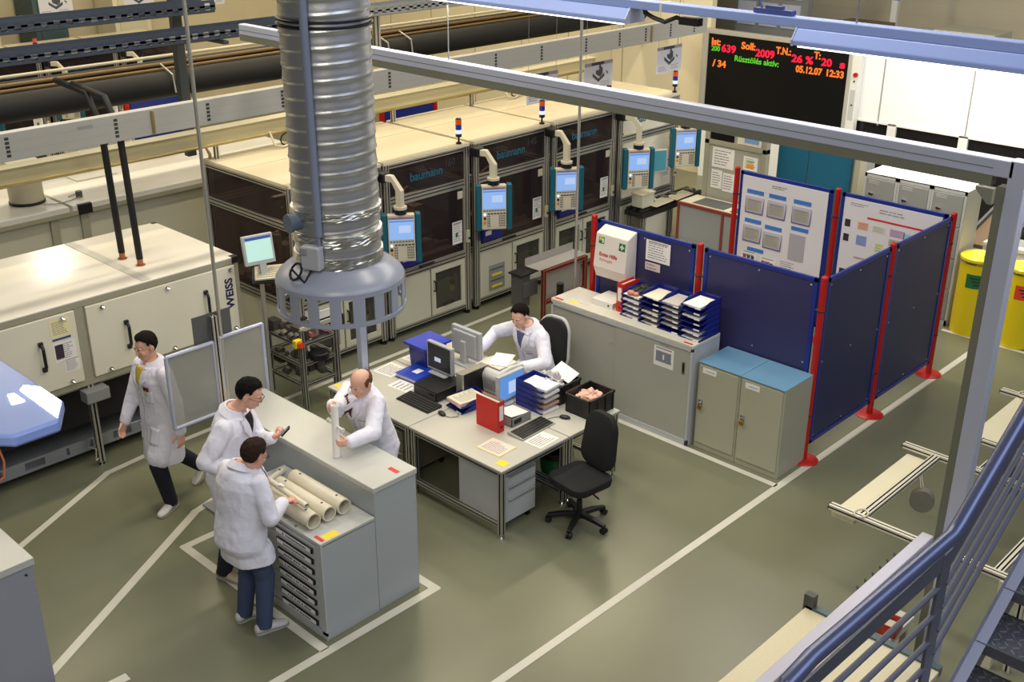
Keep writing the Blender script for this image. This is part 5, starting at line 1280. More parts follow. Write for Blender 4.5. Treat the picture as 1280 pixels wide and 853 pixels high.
rs = [[(x, -.1, .006 + .03 * (x * 3.2) ** 2 * (x > 0)), (x, .1, .006 + .03 * (x * 3.2) ** 2 * (x > 0)), (x, .1, .03 * (x * 3.2) ** 2 * (x > 0)), (x, -.1, .03 * (x * 3.2) ** 2 * (x > 0))] for x in (-.14, -.07, 0, .07, .14)]
B().rings(rs).done('sheet', PAPER, t)
t_st = 'stack beside the lit monitor'
lms = M('label_yellow_dark', (200, 180, 60), .5)
for i in range(5):
    tray((7.235, 6.42, Z0 + .0575 * i), PI / 2, 'blue letter tray with yellow label on the desk, %s of five' % (('bottom one', 'second from the bottom', 'middle one', 'second from the top', 'topmost')[i]), 'blue letter trays by the grey keyboard', lm=lms)
    p = B().mbox(Matrix.Translation((.15, 0, .006 + .012)) @ Matrix.Rotation(.03 * i - .05, 4, 'Z'), (.30, .21, .024)).done('paper_stack', (PAPER, M('paper_pinkish', (190, 150, 130), .7), M('paper_grey', (186, 180, 172)), PAPER, PAPER)[i])
    solo(p, 'papers in the desk tray stack by the grey keyboard, %s layer' % ('lowest', 'second lowest', 'middle', 'second highest', 'highest')[i], 'papers', (7.235, 6.40, Z0 + .0575 * i), PI / 2, 'papers in the desk trays')
for i in range(2):
    tray((6.60, 7.10, Z0 + .06 * i), -.12, 'blue letter tray beside the black mouse, %s' % ('lower of two', 'upper of two under the printed pages')[i], 'blue letter trays beside the bald man')
p = thing('paper_stack', 'thick pile of printed pages in the blue tray beside the red binder', 'papers', (6.60, 7.10, Z0 + .0645), -.12)
B().mbox(Matrix.Translation((.15, 0, .02)), (.31, .22, .03)).done('pages', M('paper_pinkish2', (226, 190, 186), .7), p); sheet(Matrix.Translation((.15, .0, .040)) @ Matrix.Rotation(PI / 2, 4, 'Z'), .215, .30, p, 'top_sheet', 16, 44, M('paper_cream', (226, 218, 190)))
t = thing('file_box', 'open grey file box with a white sheet behind the grey keyboard', 'box', (6.86, 6.57, Z0), 0)
b = B(); b.box(-.13, .13, -.12, .12, 0, .006); b.box(-.13, .13, -.12, -.114, 0, .085); b.box(-.13, .13, .114, .12, 0, .085); b.box(-.13, -.124, -.12, .12, 0, .085); b.box(.124, .13, -.12, .12, 0, .085); b.done('box', GREYM, t)
B().mbox(Matrix.Translation((0, .0, .085)) @ Matrix.Rotation(.12, 4, 'Y'), (.24, .21, .004)).done('sheet', PAPER, t)
B().box(-.1, .0, -.1215, -.12, .02, .065).done('label_field', BLACK, t)
def crate(loc, rz, label):
    t = thing('plastic_crate', label, 'crate', loc, rz, 'black crates on the desk corner')
    W_, D_, h = .38, .32, .20; b = B()
    b.box(-W_ / 2 + .01, W_ / 2 - .01, -D_ / 2 + .01, D_ / 2 - .01, 0, .01)
    for a, c in (((-W_ / 2 + .01, W_ / 2 - .01), (-D_ / 2 + .01, -D_ / 2 + .018)), ((-W_ / 2 + .01, W_ / 2 - .01), (D_ / 2 - .018, D_ / 2 - .01)), ((-W_ / 2 + .01, -W_ / 2 + .018), (-D_ / 2 + .01, D_ / 2 - .01)), ((W_ / 2 - .018, W_ / 2 - .01), (-D_ / 2 + .01, D_ / 2 - .01))): b.box(a[0], a[1], c[0], c[1], 0, h)
    b.done('walls', BLACK, t)
    b = B(); r = .016
    b.box(-W_ / 2, W_ / 2, -D_ / 2, -D_ / 2 + r, h - .025, h); b.box(-W_ / 2, W_ / 2, D_ / 2 - r, D_ / 2, h - .025, h); b.box(-W_ / 2, -W_ / 2 + r, -D_ / 2, D_ / 2, h - .025, h); b.box(W_ / 2 - r, W_ / 2, -D_ / 2, D_ / 2, h - .025, h)
    for x in (-W_ / 2 + .02, -.06, .06, W_ / 2 - .02): b.box(x - .006, x + .006, -D_ / 2, -D_ / 2 + .012, .0, h)
    b.done('rim', M('crate_rim', (30, 30, 32), .4), t, bevel=.002)
    return t
crate((7.52, 6.17, Z0), 0, 'black crate at the desk corner holding a pinkish bag')
crate((7.50, 6.58, Z0), 0, 'black crate behind the corner crate holding crumpled film')
def crumple(name, label, cat, c, rad, mat, seed, n=3, amp=.35):
    b = B(); bmesh.ops.create_icosphere(b.bm, subdivisions=n + 1, radius=1.0); r2 = random.Random(seed)
    from mathutils import noise
    for v in b.bm.verts:
        k = 1 + amp * noise.noise(v.co * 2.2 + V((seed, 0, 0))) + amp * .6 * noise.noise(v.co * 5 + V((0, seed, 0)))
        v.co = V((v.co.x * rad[0] * k, v.co.y * rad[1] * k, max(-rad[2] * .9, v.co.z * rad[2] * k)))
    o = b.done(name, mat); return solo(o, label, cat, c)
crumple('plastic_bag', 'crumpled pink and white bag inside the corner crate', 'bag', (7.51, 6.17, Z0 + .125), (.13, .11, .085), M('pink_bag', (230, 176, 152), .4, var=.35, scale=9), 5)
crumple('plastic_film', 'crumpled clear plastic film bulging from the rear black crate', 'film', (7.42, 6.58, Z0 + .17), (.10, .12, .12), M('crumpled_film', (196, 192, 188), .25, var=.25, scale=14), 9, 3, .6)
t = thing('paper_sheet', 'white sheet sticking up out of the rear black crate', 'paper', (7.60, 6.56, Z0 + .17)); B().mbox(Matrix.Translation((0.0, .0, .075)) @ Matrix.Rotation(-.30, 4, 'Y') @ Matrix.Rotation(.35, 4, 'X'), (.17, .23, .003)).done('sheet', PAPER, t)
t = thing('desk_phone', 'small cream desk phone between the rear monitor and the printer', 'phone', (7.20, 7.52, Z0), .3)
B().prism([(-.1, 0), (.1, 0), (.1, .05), (-.1, .02)], Matrix(((1, 0, 0, 0), (0, 0, 1, -.08), (0, 1, 0, 0), (0, 0, 0, 1))), .16).done('base', IVORY, t, bevel=.006); B().tube([(-.06, -.05, .06), (0, -.05, .075), (.08, -.05, .07)], .018).done('handset', IVORY, t, smooth=True)
# ------------------------------------------------------------------ rear right: loading table, pinned papers, enclosure, teal cabinet, lockers, drums
t = thing('conveyor_table', 'dark conveyor table carrying keyboards in front of the cream machine', 'table', (13.3, 9.75, 0))
b = B(t)
for y in (9.62, 9.74, 9.86): b.box(12.78, 14.3, y, y + .05, .78, .82)
b.box(12.78, 14.3, 9.60, 9.94, .70, .77); b.done('conveyor', DKIN)
rr = random.Random(4)
b = B(t)
for i in range(12): x = 12.85 + .11 * i; b.box(x, x + .05 + .04 * rr.random(), 9.66, 9.72 + .1 * rr.random(), .82, .84 + .06 * rr.random())
b.done('pallets', M('machine_parts', (96, 92, 86)))
for x in (12.85, 13.5, 14.2): 
    for y in (9.64, 9.9): B(t).ext((x, y, 0.0), (x, y, .7), .05, .05).done('leg', ALU)
B(t).box(12.9, 13.4, 9.62, 9.65, .05, .68).done('front_panel', CREAM2)
for i, (x, lb) in enumerate(((13.22, 'ivory keyboard on the conveyor table, nearer the cream box'), (13.72, 'white keyboard on the conveyor table, nearer the pinned papers'))):
    keyboard((x, 9.62, .845), .06, lb, IVORY, M('keys_ivory', (190, 182, 156), .5))
t = thing('parts_box', 'cream plastic box on the conveyor table under the fourth operator panel', 'box', (12.93, 9.72, .843)); B().prism([(-.13, 0), (.13, 0), (.15, .2), (-.15, .2)], Matrix(((1, 0, 0, 0), (0, 0, 1, -.1), (0, 1, 0, 0), (0, 0, 0, 1))), .2).done('box', CREAM2, t, bevel=.008); B().box(-.16, .16, -.11, .11, .195, .215).done('rim', IVORY, t)
monitor((13.25, 9.80, .822), -.5, 'teal screened monitor beside the fourth operator panel', M('screen_teal', (60, 120, 130), .35, var=0, emit=(60, 120, 130), estr=.5), None, .42, .34, z=.42)
t = thing('bottle_rack', 'tray of small white capped bottles behind the blue partition', 'rack', (12.98, 9.22, 0))
B().box(-.35, .35, -.15, .15, 0, .27).done('rack', M('rack_grey', (150, 148, 140), .5), t)
b = B()
for i in range(9):
    for j in range(4): b.cone((-.3 + .075 * i, -.11 + .073 * j, .27), (-.3 + .075 * i, -.11 + .073 * j, .33), .02, n=8)
o = b.done('bottle_caps', WHITE, t); o['kind'] = 'stuff'
t = thing('pin_up_panel', 'grey pin-up panel with white papers beside the teal cabinet', 'board', (13.95, 8.80, 0))
B(t).box(13.92, 13.98, 8.34, 9.30, .30, 2.02).done('panel', M('panel_olive', (166, 164, 148), .5)); b = B(t); b.box(13.90, 14.0, 9.28, 9.36, 0, 2.1); b.box(13.90, 14.0, 8.30, 8.37, 0, 2.1); b.box(13.9, 14, 8.3, 9.36, 1.68, 1.75); b.box(13.9, 14, 8.3, 9.36, 2.05, 2.1); b.done('frame', OLIVE, bevel=.004)
B(t).box(13.91, 13.915, 8.86, 9.27, 1.76, 2.04).done('window', glass('window_pane_dark', (90, 88, 84), .75)); 
o = B(t).box(13.905, 13.915, 8.40, 8.80, 1.76, 2.04).done('picture_frame', CREAM); B(t).box(13.9, 13.905, 8.44, 8.68, 1.80, 2.0).done('blue_picture', M('blue_picture', (120, 160, 206), .5), o)
for (y, z, w_, h_, sd) in ((9.03, 1.50, .38, .30, 51), (9.12, 1.17, .19, .28, 52), (8.91, 1.15, .2, .28, 53), (8.56, 1.50, .24, .2, 54), (8.58, 1.22, .22, .2, 55)):
    q = sheet(frame_mtx((13.917 - 13.95, y - 8.80, z), (0, -1, 0), (0, 0, 1)), w_, h_, t, 'pinned_sheet', 6, sd)
    if sd == 54: B(t).box(13.913, 13.915, 8.50, 8.62, 1.44, 1.50).done('orange_field', M('orange_sticker', (236, 150, 40)), q); B(t).box(13.913, 13.915, 8.5, 8.62, 1.52, 1.55).done('green_field', M('chart_green', (130, 190, 110), .5), q)
t = thing('sheet_enclosure', 'low grey sheet metal enclosure with a red edged top behind the partition', 'enclosure', (13.5, 8.7, 0))
B(t).box(13.40, 13.86, 7.7, 9.4, 0, .86).done('side_sheet', M('enclosure_grey', (158, 160, 160), .45, var=.03)); b = B(t)
for y in (9.4, 8.62, 7.7): b.box(13.385, 13.40, y - .02, y + .02, 0, .86)
b.box(13.38, 13.41, 7.68, 9.42, .84, .88); b.done('red_edge', M('dark_red_edge', (140, 62, 48), .45))
B(t).box(13.41, 13.86, 7.7, 9.4, .86, .885).done('top_frame', CREAM2); B(t).box(13.45, 13.80, 8.65, 9.2, .886, .89).box(13.45, 13.80, 7.9, 8.55, .886, .89).done('top_grille', GREYD)
t = thing('teal_cabinet', 'teal double door cabinet behind the white notice boards', 'cabinet', (14.5, 7.8, 0))
tm_ = M('teal_door', (24, 92, 118), .42, var=.04)
B(t).box(14.22, 14.8, 7.08, 8.30, 0, 1.95).done('carcass', GREYM, bevel=.004)
for a, c in ((7.12, 7.78), (7.80, 8.28)): 
    o = B(t).box(14.195, 14.22, a, c, .06, 1.92).done('door', tm_, bevel=.003); B(t).box(14.17, 14.195, 7.74 if a < 7.5 else 7.82, 7.76 if a < 7.5 else 7.84, .95, 1.1).done('handle', CHROME, o)
B(t).box(14.15, 14.35, 6.98, 7.06, 0, 2.1).done('side_post', OLIVE, bevel=.004)
LK = M('locker_grey', (150, 150, 144), .45, var=.03)
for i, (y, lb) in enumerate(((6.41, 'grey locker with four doors, farthest from the yellow drums'), (5.95, 'grey locker with four doors, between the two other lockers'), (5.49, 'grey locker with four doors, nearest the yellow drums'))):
    t = thing('locker', lb, 'locker', (13.87, y, 0), 0, 'grey lockers behind the notice boards')
    w_, d, h = .455, .48, 1.80
    B().box(-d / 2 + .012, d / 2, -w_ / 2, w_ / 2, .0, h - .01).done('carcass', WHITE, t, bevel=.003); B().box(-d / 2, d / 2, -w_ / 2, w_ / 2, h - .01, h).done('top_panel', WHITE, t)
    b = B(); b.box(-d / 2, -d / 2 + .014, -w_ / 2, -w_ / 2 + .03, .0, h); b.box(-d / 2, -d / 2 + .014, w_ / 2 - .03, w_ / 2, .0, h); b.box(-d / 2, -d / 2 + .014, -w_ / 2, w_ / 2, h - .05, h); b.box(-d / 2, -d / 2 + .014, -w_ / 2, w_ / 2, 0, .08); b.done('front_frame', M('locker_frame', (190, 190, 184), .45), t)
    for k in range(4):
        z0 = .09 + k * .415
        o = B().box(-d / 2 - .006, -d / 2 + .012, -w_ / 2 + .035, w_ / 2 - .035, z0, z0 + .40).done('door', LK, t, bevel=.003)
        b = B()
        for q in range(3): b.box(-d / 2 - .008, -d / 2 - .005, .02, .16, z0 + .335 + .018 * q, z0 + .342 + .018 * q)
        b.done('vent', M('locker_vent', (196, 196, 190), .5), o)
        B().cone((-d / 2 - .006, .12, z0 + .2), (-d / 2 - .03, .12, z0 + .2), .016).box(-d / 2 - .035, -d / 2 - .025, .07, .13, z0 + .19, z0 + .21).done('turn_handle', CHROME, o)
def drum(loc, label, lm, h=1.03):
    t = thing('yellow_drum', label, 'drum', loc, 0, 'yellow waste drums')
    ym = M('drum_yellow', (232, 206, 20), .35, var=.03)
    B().lathe([(.215, 0), (.225, .01), (.225, h - .05), (.215, h - .04)], n=48).done('body', ym, t, smooth='auto')
    B().lathe([(.228, h - .075), (.236, h - .07), (.236, h - .055), (.228, h - .05)], n=48, cap=False).done('clamp_ring', CHROME, t, smooth='auto')
    B().lathe([(.225, h - .05), (.235, h - .045), (.235, h - .012), (.22, h), (.0, h + .004)], n=48).done('lid', M('drum_lid_yellow', (240, 220, 30), .3, var=.02), t, smooth='auto')
    B().cone((-.06, -.1, h), (-.06, -.1, h + .02), .03).done('lid_cap', M('cap_brown', (90, 70, 30), .5), t)
    b = B(); a0 = math.atan2(-.45, -1)
    rs = []
    for q in range(13):
        a = a0 - .62 + 1.24 * q / 12; rs.append([(r * math.cos(a), r * math.sin(a), z) for r, z in ((.226, h - .38), (.228, h - .38), (.228, h - .20), (.226, h - .20))])
    o = b.rings(rs).done('label', lm, t)
    b = B()
    for k, z in enumerate((h - .25, h - .29, h - .33)):
        rs = []
        for q in range(9):
            a = a0 - .4 + .1 * k + (.8 - .15 * k) * q / 8; rs.append([(r * math.cos(a), r * math.sin(a), zz) for r, zz in ((.2275, z - .009), (.2292, z - .009), (.2292, z + .009), (.2275, z + .009))])
        b.rings(rs)
    b.done('label_print', PRINTD, o)
drum((13.70, 5.00, 0), 'yellow drum with a green label beside the lockers', GREENST)
drum((13.72, 4.40, 0), 'yellow drum with a red label at the right picture edge', M('drum_red_label', (220, 70, 40), .5))
t = thing('low_barrier', 'low white barrier wall behind the yellow drums', 'barrier', (14.3, 4, 0))
B(t).box(14.26, 14.34, 2.0, 5.20, 0, .98).done('panel', WHITE, bevel=.004); B(t).box(14.24, 14.36, 2.0, 5.2, .98, 1.03).done('cap_rail', CREAM, bevel=.004)
t = thing('roller_conveyor', 'grey and tan inclined conveyor behind the white barrier', 'conveyor', (15.6, 5.4, 0))
B().obox((0, 0, .95), (1.6, .5, .06), (0, -.25, 0)).done('belt', M('tan_belt', (104, 84, 58), .6), t); 
for y in (-.27, .27): B().obox((0, y, .97), (1.65, .04, .14), (0, -.25, 0)).done('side_rail', GREYD, t)
for x in (-.7, .7):
    for y in (-.25, .25): B().box(x - .03, x + .03, y - .03, y + .03, 0, .95 + x * .25).done('leg', GREYD, t)
# ------------------------------------------------------------------ red stand near the machines
t = thing('shelf_stand', 'red brown aluminium stand holding grey sheet trays behind the seated man', 'stand', (10.2, 8.9, 0))
rb = M('copper_red_profile', (160, 84, 66), .4, .4, var=.04)
for x in (9.86, 10.66): B(t).ext((x, 8.9, .03), (x, 8.9, .84), .05, .05).done('upright', rb); B(t).box(x - .1, x + .1, 8.6, 9.2, 0, .03).done('foot_bar', rb)
b = B(t); b.ext((9.89, 8.9, .82), (10.64, 8.9, .82), .05, .05); b.ext((9.89, 8.9, .40), (10.64, 8.9, .40), .05, .05); b.done('cross_bar', rb)
B(t).prism([(0, 0), (.26, .0), (.26, .004), (.004, .004), (.004, .10), (0, .10)], Matrix(((0, 0, 1, 9.80), (-1, 0, 0, 9.17), (0, 1, 0, .845), (0, 0, 0, 1))), .92).done('sheet_tray', M('tray_sheet', (176, 172, 166), .35, .4))
B(t).box(9.87, 10.62, 8.93, 8.95, .43, .79).done('back_sheet', M('tray_sheet', (176, 172, 166)))
B(t).box(9.58, 9.74, 9.02, 9.20, .38, .80).box(9.6, 9.86, 9.0, 9.06, .5, .7).done('side_box', M('dark_box', (84, 82, 80), .45), bevel=.006); B(t).box(9.55, 9.78, 8.99, 9.22, .80, .82).done('side_box_lid', BLACK)
t = thing('tool_pole', 'black upright tube stand beside the red brown stand', 'stand', (9.55, 8.35, 0)); B().cone((0, 0, .012), (0, 0, .9), .045).done('tube', BLACK, t); B().cone((0, 0, 0), (0, 0, .02), .14, n=24).done('base', BLACK, t); B().cone((-.06, 0, .42), (.0, 0, .42), .05).done('clamp', BLACK, t)
# ------------------------------------------------------------------ aluminium rig, lower right
def rig():
    t = thing('profile_rig', 'aluminium profile rig with cream belts and a hanging weight disc', 'rig', (9, 3.2, 0))
    z = .8; YL, YR = 3.40, 2.2
    rods = ((7.46, 3.56, 1.9), (8.84, 3.60, 1.9), (9.4, 3.12, 1.9), (10.55, 3.42, 1.9))
    for x, ya, yb in rods:
        B(t).ext((x, ya, z), (x, yb, z), .06, .045).done('cross_profile', ALU2)
        B(t).box(x - .03, x + .03, ya, ya + .006, z - .0225, z + .0225).done('end_cap', BLACK)
    for x0, x1, y in ((7.49, 8.81, 3.29), (8.87, 10.52, 2.9), (7.49, 8.81, 2.2), (8.87, 10.52, 2.1)): B(t).ext((x0, y, z), (x1, y, z), .07, .045, 2, 1).done('long_profile', ALU2)
    belt = M('cream_belt', (216, 208, 176), .5, var=.04)
    B(t).box(7.46, 8.80, 3.345, 3.54, z - .09, z - .055).done('belt', belt); B(t).box(9.45, 10.5, 3.0, 3.25, z - .05, z - .0).done('belt', belt)
    for x, y in ((7.5, 2.0), (8.8, 2.0), (10.5, 2.0)): B(t).ext((x, y, 0), (x, y, z - .03), .05, .05).done('leg', ALU2)
    for x in (7.46, 10.55): B(t).box(x - .04, x + .04, 2.1, 2.16, 0, z - .02).done('leg_brace', ALU2)
    for x, y in ((7.48, 3.3), (10.55, 3.2)): B(t).tube([(x + .07 * math.cos(a), y + .05 * math.sin(a), z + .03) for a in [k * PI / 6 for k in range(12)]], .008, 6, True).done('pull_cord', IVORY)
    B(t).box(8.95, 9.2, 2.72, 2.84, z - .12, z - .02).box(9.0, 9.1, 2.6, 2.7, z - .2, z - .02).done('motor_block', BLACK, bevel=.006)
    B(t).cone((8.32, 3.16, .62), (8.40, 3.19, .615), .10, n=36).done('weight_disc', M('disc_grey', (120, 116, 104), .5, .2, var=.15, scale=12)); B(t).tube([(8.4, 3.24, z), (8.37, 3.19, .66)], .004, 6).done('cord', IVORY)
    B(t).tube([(8.43, 3.24, z), (8.40, 3.18, .66)], .004, 6).done('cord', IVORY)
    B(t).cone((8.40, 3.19, .615), (8.46, 3.21, .61), .03).done('hub', GREYD)
rig()
solo(B().box(-.12, .12, -.008, .008, 0, .012).done('allen_key', BLACK), 'small black bar lying on the floor beside the aluminium rig', 'tool', (7.28, 3.15, .001), -.75)
# ------------------------------------------------------------------ table under the cross rail
def near_table():
    t = thing('near_work_table', 'cream speckled work table below the lavender rail at the lower right', 'table', (5.4, 2.6, 0))
    B(t).box(4.3, 6.2, 2.05, 3.04, .71, .75).done('table_top', M('speckled_top', (214, 204, 170), .5, var=.10, scale=60), bevel=.004)
    for x, y in ((6.15, 3.0), (6.15, 2.1), (4.4, 3.0), (4.4, 2.1)): B(t).ext((x, y, 0), (x, y, .71), .05, .05).done('leg', ALU)
    B(t).box(6.19, 6.24, 2.05, 3.04, .70, .77).done('end_profile', M('blue_grey_profile', (92, 108, 112), .4, .3)); B(t).box(6.19, 6.25, 2.98, 3.06, .70, .86).done('end_bracket', GREYD, bevel=.004)
    B(t).box(4.35, 6.15, 2.1, 3.0, .30, .33).done('lower_shelf', GREYM)
near_table()
for i, (x, y, c, lb) in enumerate(((6.45, 2.78, (220, 130, 50), 'orange parts box on the small cart beyond the near table'), (6.62, 2.62, (196, 60, 44), 'red parts box on the small cart beyond the near table'))):
    t = thing('parts_box', lb, 'box', (x, y, .55), .1, 'coloured boxes beyond the near table'); b = B(); b.box(-.08, .08, -.1, .1, 0, .006); b.box(-.08, .08, -.1, -.094, 0, .09); b.box(-.08, .08, .094, .1, 0, .09); b.box(-.08, -.074, -.1, .1, 0, .09); b.box(.074, .08, -.1, .1, 0, .09); b.done('box', M('parts_box_%d' % i, c, .45), t); B().box(-.06, .06, -.08, .08, .006, .05).done('parts', IVORY, t)
t = thing('parts_cart', 'low cream cart beyond the near table carrying small coloured boxes', 'cart', (6.6, 2.75, 0)); B().box(-.3, .3, -.22, .22, .49, .548).done('deck', CREAM2, t)
for x in (-.26, .26):
    for y in (-.18, .18): B().box(x - .02, x + .02, y - .02, y + .02, 0, .49).done('leg', ALU, t)
# ------------------------------------------------------------------ stair with handrail, lower right
def stair():
    t = thing('steel_stair', 'steel stair with blue handrail and chequer plate treads at the lower right', 'stair', (3.3, 1.15, 0))
    dp = M('stair_blue_grey', (106, 106, 114), .38, .5, var=.06, scale=8, bump=.06, bscale=80)
    rail = M('handrail_blue', (92, 98, 126), .3, .5, var=.05)
    Y = 1.15; k = .6; sl = lambda x, z0: z0 + (x - 3.4) * k
    B(t).tube([(2.02, Y, 3.0), (2.10, Y, 3.32), (2.30, Y, 3.60), (2.42, Y, 3.615), (3.34, Y, 3.575), (3.40, Y, 3.60), (5.6, Y, 4.92)], .0265, 16).done('handrail', rail, smooth='auto')
    B(t).box(3.29, 3.37, Y - .006, Y + .006, 0, 3.52).done('flat_post', dp, bevel=.002); B(t).box(2.12, 2.20, Y - .006, Y + .006, 0, 3.42).done('flat_post', dp); B(t).box(4.9, 4.98, Y - .006, Y + .006, 3.3, 4.48).done('flat_post', dp)
    b = B(t); b.rings([[(2.16, Y - .005, z) for z in (3.50, 3.55)] + [(2.16, Y + .005, z) for z in (3.55, 3.50)], [(3.30, Y - .005, z) for z in (3.455, 3.53)] + [(3.30, Y + .005, z) for z in (3.53, 3.455)]]); b.done('flat_bar', dp)
    b = B(t); b.rings([[(3.36, Y - .005, 3.44), (3.36, Y - .005, 3.515), (3.36, Y + .005, 3.515), (3.36, Y + .005, 3.44)], [(5.0, Y - .005, 4.42), (5.0, Y - .005, 4.495), (5.0, Y + .005, 4.495), (5.0, Y + .005, 4.42)]]); b.done('flat_bar', dp)
    for i in range(4):
        B(t).tube([(2.2, Y, 3.42 - .115 * i), (3.30, Y, 3.385 - .115 * i)], .011, 10).done('railing_rod', M('rod_grey', (104, 106, 116), .42, .5))
        B(t).tube([(3.36, Y, 3.375 - .10 * i), (5.0, Y, 3.375 - .10 * i + 1.64 * k)], .011, 10).done('railing_rod', M('rod_grey', (104, 106, 116)))
    # stringers (top edge runs from (3.51, 2.94) up at the stair slope)
    for yy in (Y - .05, Y - 1.0):
        b = B(t); rs = []
        for x in (1.2, 6.2): z = 2.94 + (x - 3.51) * k; rs.append([(x, yy - .006, z - .26), (x, yy - .006, z), (x, yy + .006, z), (x, yy + .006, z - .26)])
        b.rings(rs); b.rings([[(x, yy - .045, 2.94 + (x - 3.51) * k - .008), (x, yy - .045, 2.94 + (x - 3.51) * k), (x, yy + .006, 2.94 + (x - 3.51) * k), (x, yy + .006, 2.94 + (x - 3.51) * k - .008)] for x in (1.2, 6.2)])
        b.done('stringer', M('stringer_blue_grey', (150, 156, 178), .38, .3, var=.04))
    tm2 = M('chequer_plate', (96, 98, 106), .42, .6, var=.08, scale=5, bump=.25, bscale=120)
    for i in range(-5, 8):
        x = 3.42 + .21 * i; z = 2.94 + (x + .1 - 3.51) * k - .06; y1, y0 = Y - .055, Y - .99
        o = B(t).box(x, x + .235, y0, y1, z - .004, z).box(x - .004, x, y0, y1, z - .045, z).box(x + .231, x + .235, y0, y1, z - .045, z).done('tread', tm2)
        b = B(t)
        if -2 <= i <= 4:
            nx, ny = 7, 22
            for a in range(nx):
                for c in range(ny):
                    m_ = Matrix.Translation((x + .02 + .032 * a, y1 - .02 - .036 * c, z + .0008)) @ Matrix.Rotation((.785 if (a + c) % 2 else -.785), 4, 'Z'); b.mbox(m_, (.026, .006, .0022))
            b.done('tread_pattern', M('tread_ridge', (176, 180, 186), .3, .8, var=0), o)
stair()
t = thing('red_drum', 'dark red barrel half hidden behind the stair railing', 'barrel', (4.9, 1.75, 0)); B().lathe([(.28, 0), (.29, .01), (.29, .29), (.3, .3), (.3, .32), (.29, .33), (.29, .6), (.3, .61), (.3, .63), (.29, .64), (.29, .88), (.28, .9), (.0, .89)], n=40).done('body', M('dark_red', (150, 26, 24), .4), t, smooth='auto'); B().cone((.12, .1, .885), (.12, .1, .91), .04).done('bung', BLACK, t)
# ------------------------------------------------------------------ grey cabinet at the lower left edge
t = thing('floor_cabinet', 'plain grey cabinet with a pale top cut by the left picture edge', 'cabinet', (2.0, 7.6, 0))
B(t).box(1.2, 2.46, 7.06, 8.25, 0, 1.04).done('carcass', M('cab_blue_grey', (150, 152, 162), .42, var=.03), bevel=.004); B(t).box(1.19, 2.475, 7.045, 8.26, 1.04, 1.10).done('top_panel', M('bench_top', (204, 204, 196)), bevel=.006)
B(t).cone((2.40, 7.045, .99), (2.40, 7.036, .99), .008).done('key_hole', BLACK)
# far blue partitions glimpsed behind the chamber
for x0, x1, y, lb in ((8.05, 8.95, 15.5, 'blue panel between red posts glimpsed under the black pipe'), (11.3, 12.3, 13.6, 'blue panel with red post glimpsed behind the machine roofs')):
    t = thing('far_partition', lb, 'partition', ((x0 + x1) / 2, y, 0), 0, 'distant blue partitions'); hw = (x1 - x0) / 2
    B().box(-hw, hw, -.02, .02, .1, 2.30 if y > 15 else 1.95).done('panel', BLUEF, t)
    for s_ in (-1, 1): B().cone((s_ * (hw + .06), 0, 0), (s_ * (hw + .06), 0, 2.35 if y > 15 else 2.0), .045).done('post', RED, t)
# ------------------------------------------------------------------ people
def fuse(b, name, mat, parent, voxel=.006, it=4, fac=.5):
    """merge overlapping closed pieces into one continuous skin"""
    bmesh.ops.recalc_face_normals(b.bm, faces=b.bm.faces[:])
    me = bpy.data.meshes.new('raw'); b.bm.to_mesh(me); b.bm.free()
    o = bpy.data.objects.new('raw', me); COL.objects.link(o)
    r = o.modifiers.new('r', 'REMESH'); r.mode = 'VOXEL'; r.voxel_size = voxel; r.adaptivity = 0
    if it:
        s = o.modifiers.new('s', 'SMOOTH'); s.iterations = it; s.factor = fac
    dg = bpy.context.evaluated_depsgraph_get(); dg.update()
    m2 = bpy.data.meshes.new_from_object(o.evaluated_get(dg))
    bpy.data.objects.remove(o); bpy.data.meshes.remove(me)
    m2.name = name; m2.materials.clear(); m2.materials.append(mat)
    for p in m2.polygons: p.use_smooth = True
    q = bpy.data.objects.new(name, m2); COL.objects.link(q)
    if parent: q.parent = parent
    return q
def capsule(b, p0, p1, r0, r1, sub=2):
    b.cone(p0, p1, r0, r1, 16); b.ball(p0, r0, sub=sub); b.ball(p1, r1, sub=sub)
def ell(c, sx, sy, ax, ay, n=20): return [c + ax * (sx * math.cos(2 * PI * j / n)) + ay * (sy * math.sin(2 * PI * j / n)) for j in range(n)]
def ik(a, t, l1, l2, hint):
    d = t - a; D = min(d.length, (l1 + l2) * .995); u = d.normalized()
    x = (l1 * l1 - l2 * l2 + D * D) / (2 * D); h = math.sqrt(max(l1 * l1 - x * x, 0)); n = hint - u * hint.dot(u); n.normalize()
    return a + u * x + n * h, a + u * D
def hand(b, w, hx, hn, side, curl, thumb=.5):
    hx = hx.normalized(); hn = (hn - hx * hn.dot(hx)).normalized(); ht = hx.cross(hn) * (1 if side == 'R' else -1)
    R_ = Matrix((hx, ht, hn)).transposed()
    b.ball(w + hx * .048, (.054, .042, .017), R_, 2); capsule(b, w - hx * .02, w + hx * .03, .026, .026)
    for k, (o, L) in enumerate(((.029, .072), (.010, .080), (-.010, .074), (-.028, .058))):
        p = w + hx * (.088 - .004 * abs(k - 1)) + ht * o; a = 0; b.ball(p, .0115)
        for f, r0, r1, c in ((.45, .0098, .0092, curl), (.30, .0092, .0086, curl * 1.15), (.25, .0086, .0074, curl * .8)):
            a += math.radians(c + 2 * k); d = hx * math.cos(a) + hn * math.sin(a); q = p + d * L * f; capsule(b, p, q, r0, r1, 1); p = q
    p = w + hx * .022 + ht * .032 + hn * .006; d = (hx * .55 + ht * (.85 - thumb * .7) + hn * (.15 + thumb * .8)).normalized(); b.ball(p, .017)
    q = p + d * .042; capsule(b, p, q, .0125, .011, 1); d2 = (d + hx * .5 - ht * .25 * thumb).normalized(); capsule(b, q, q + d2 * .03, .0108, .009, 1)
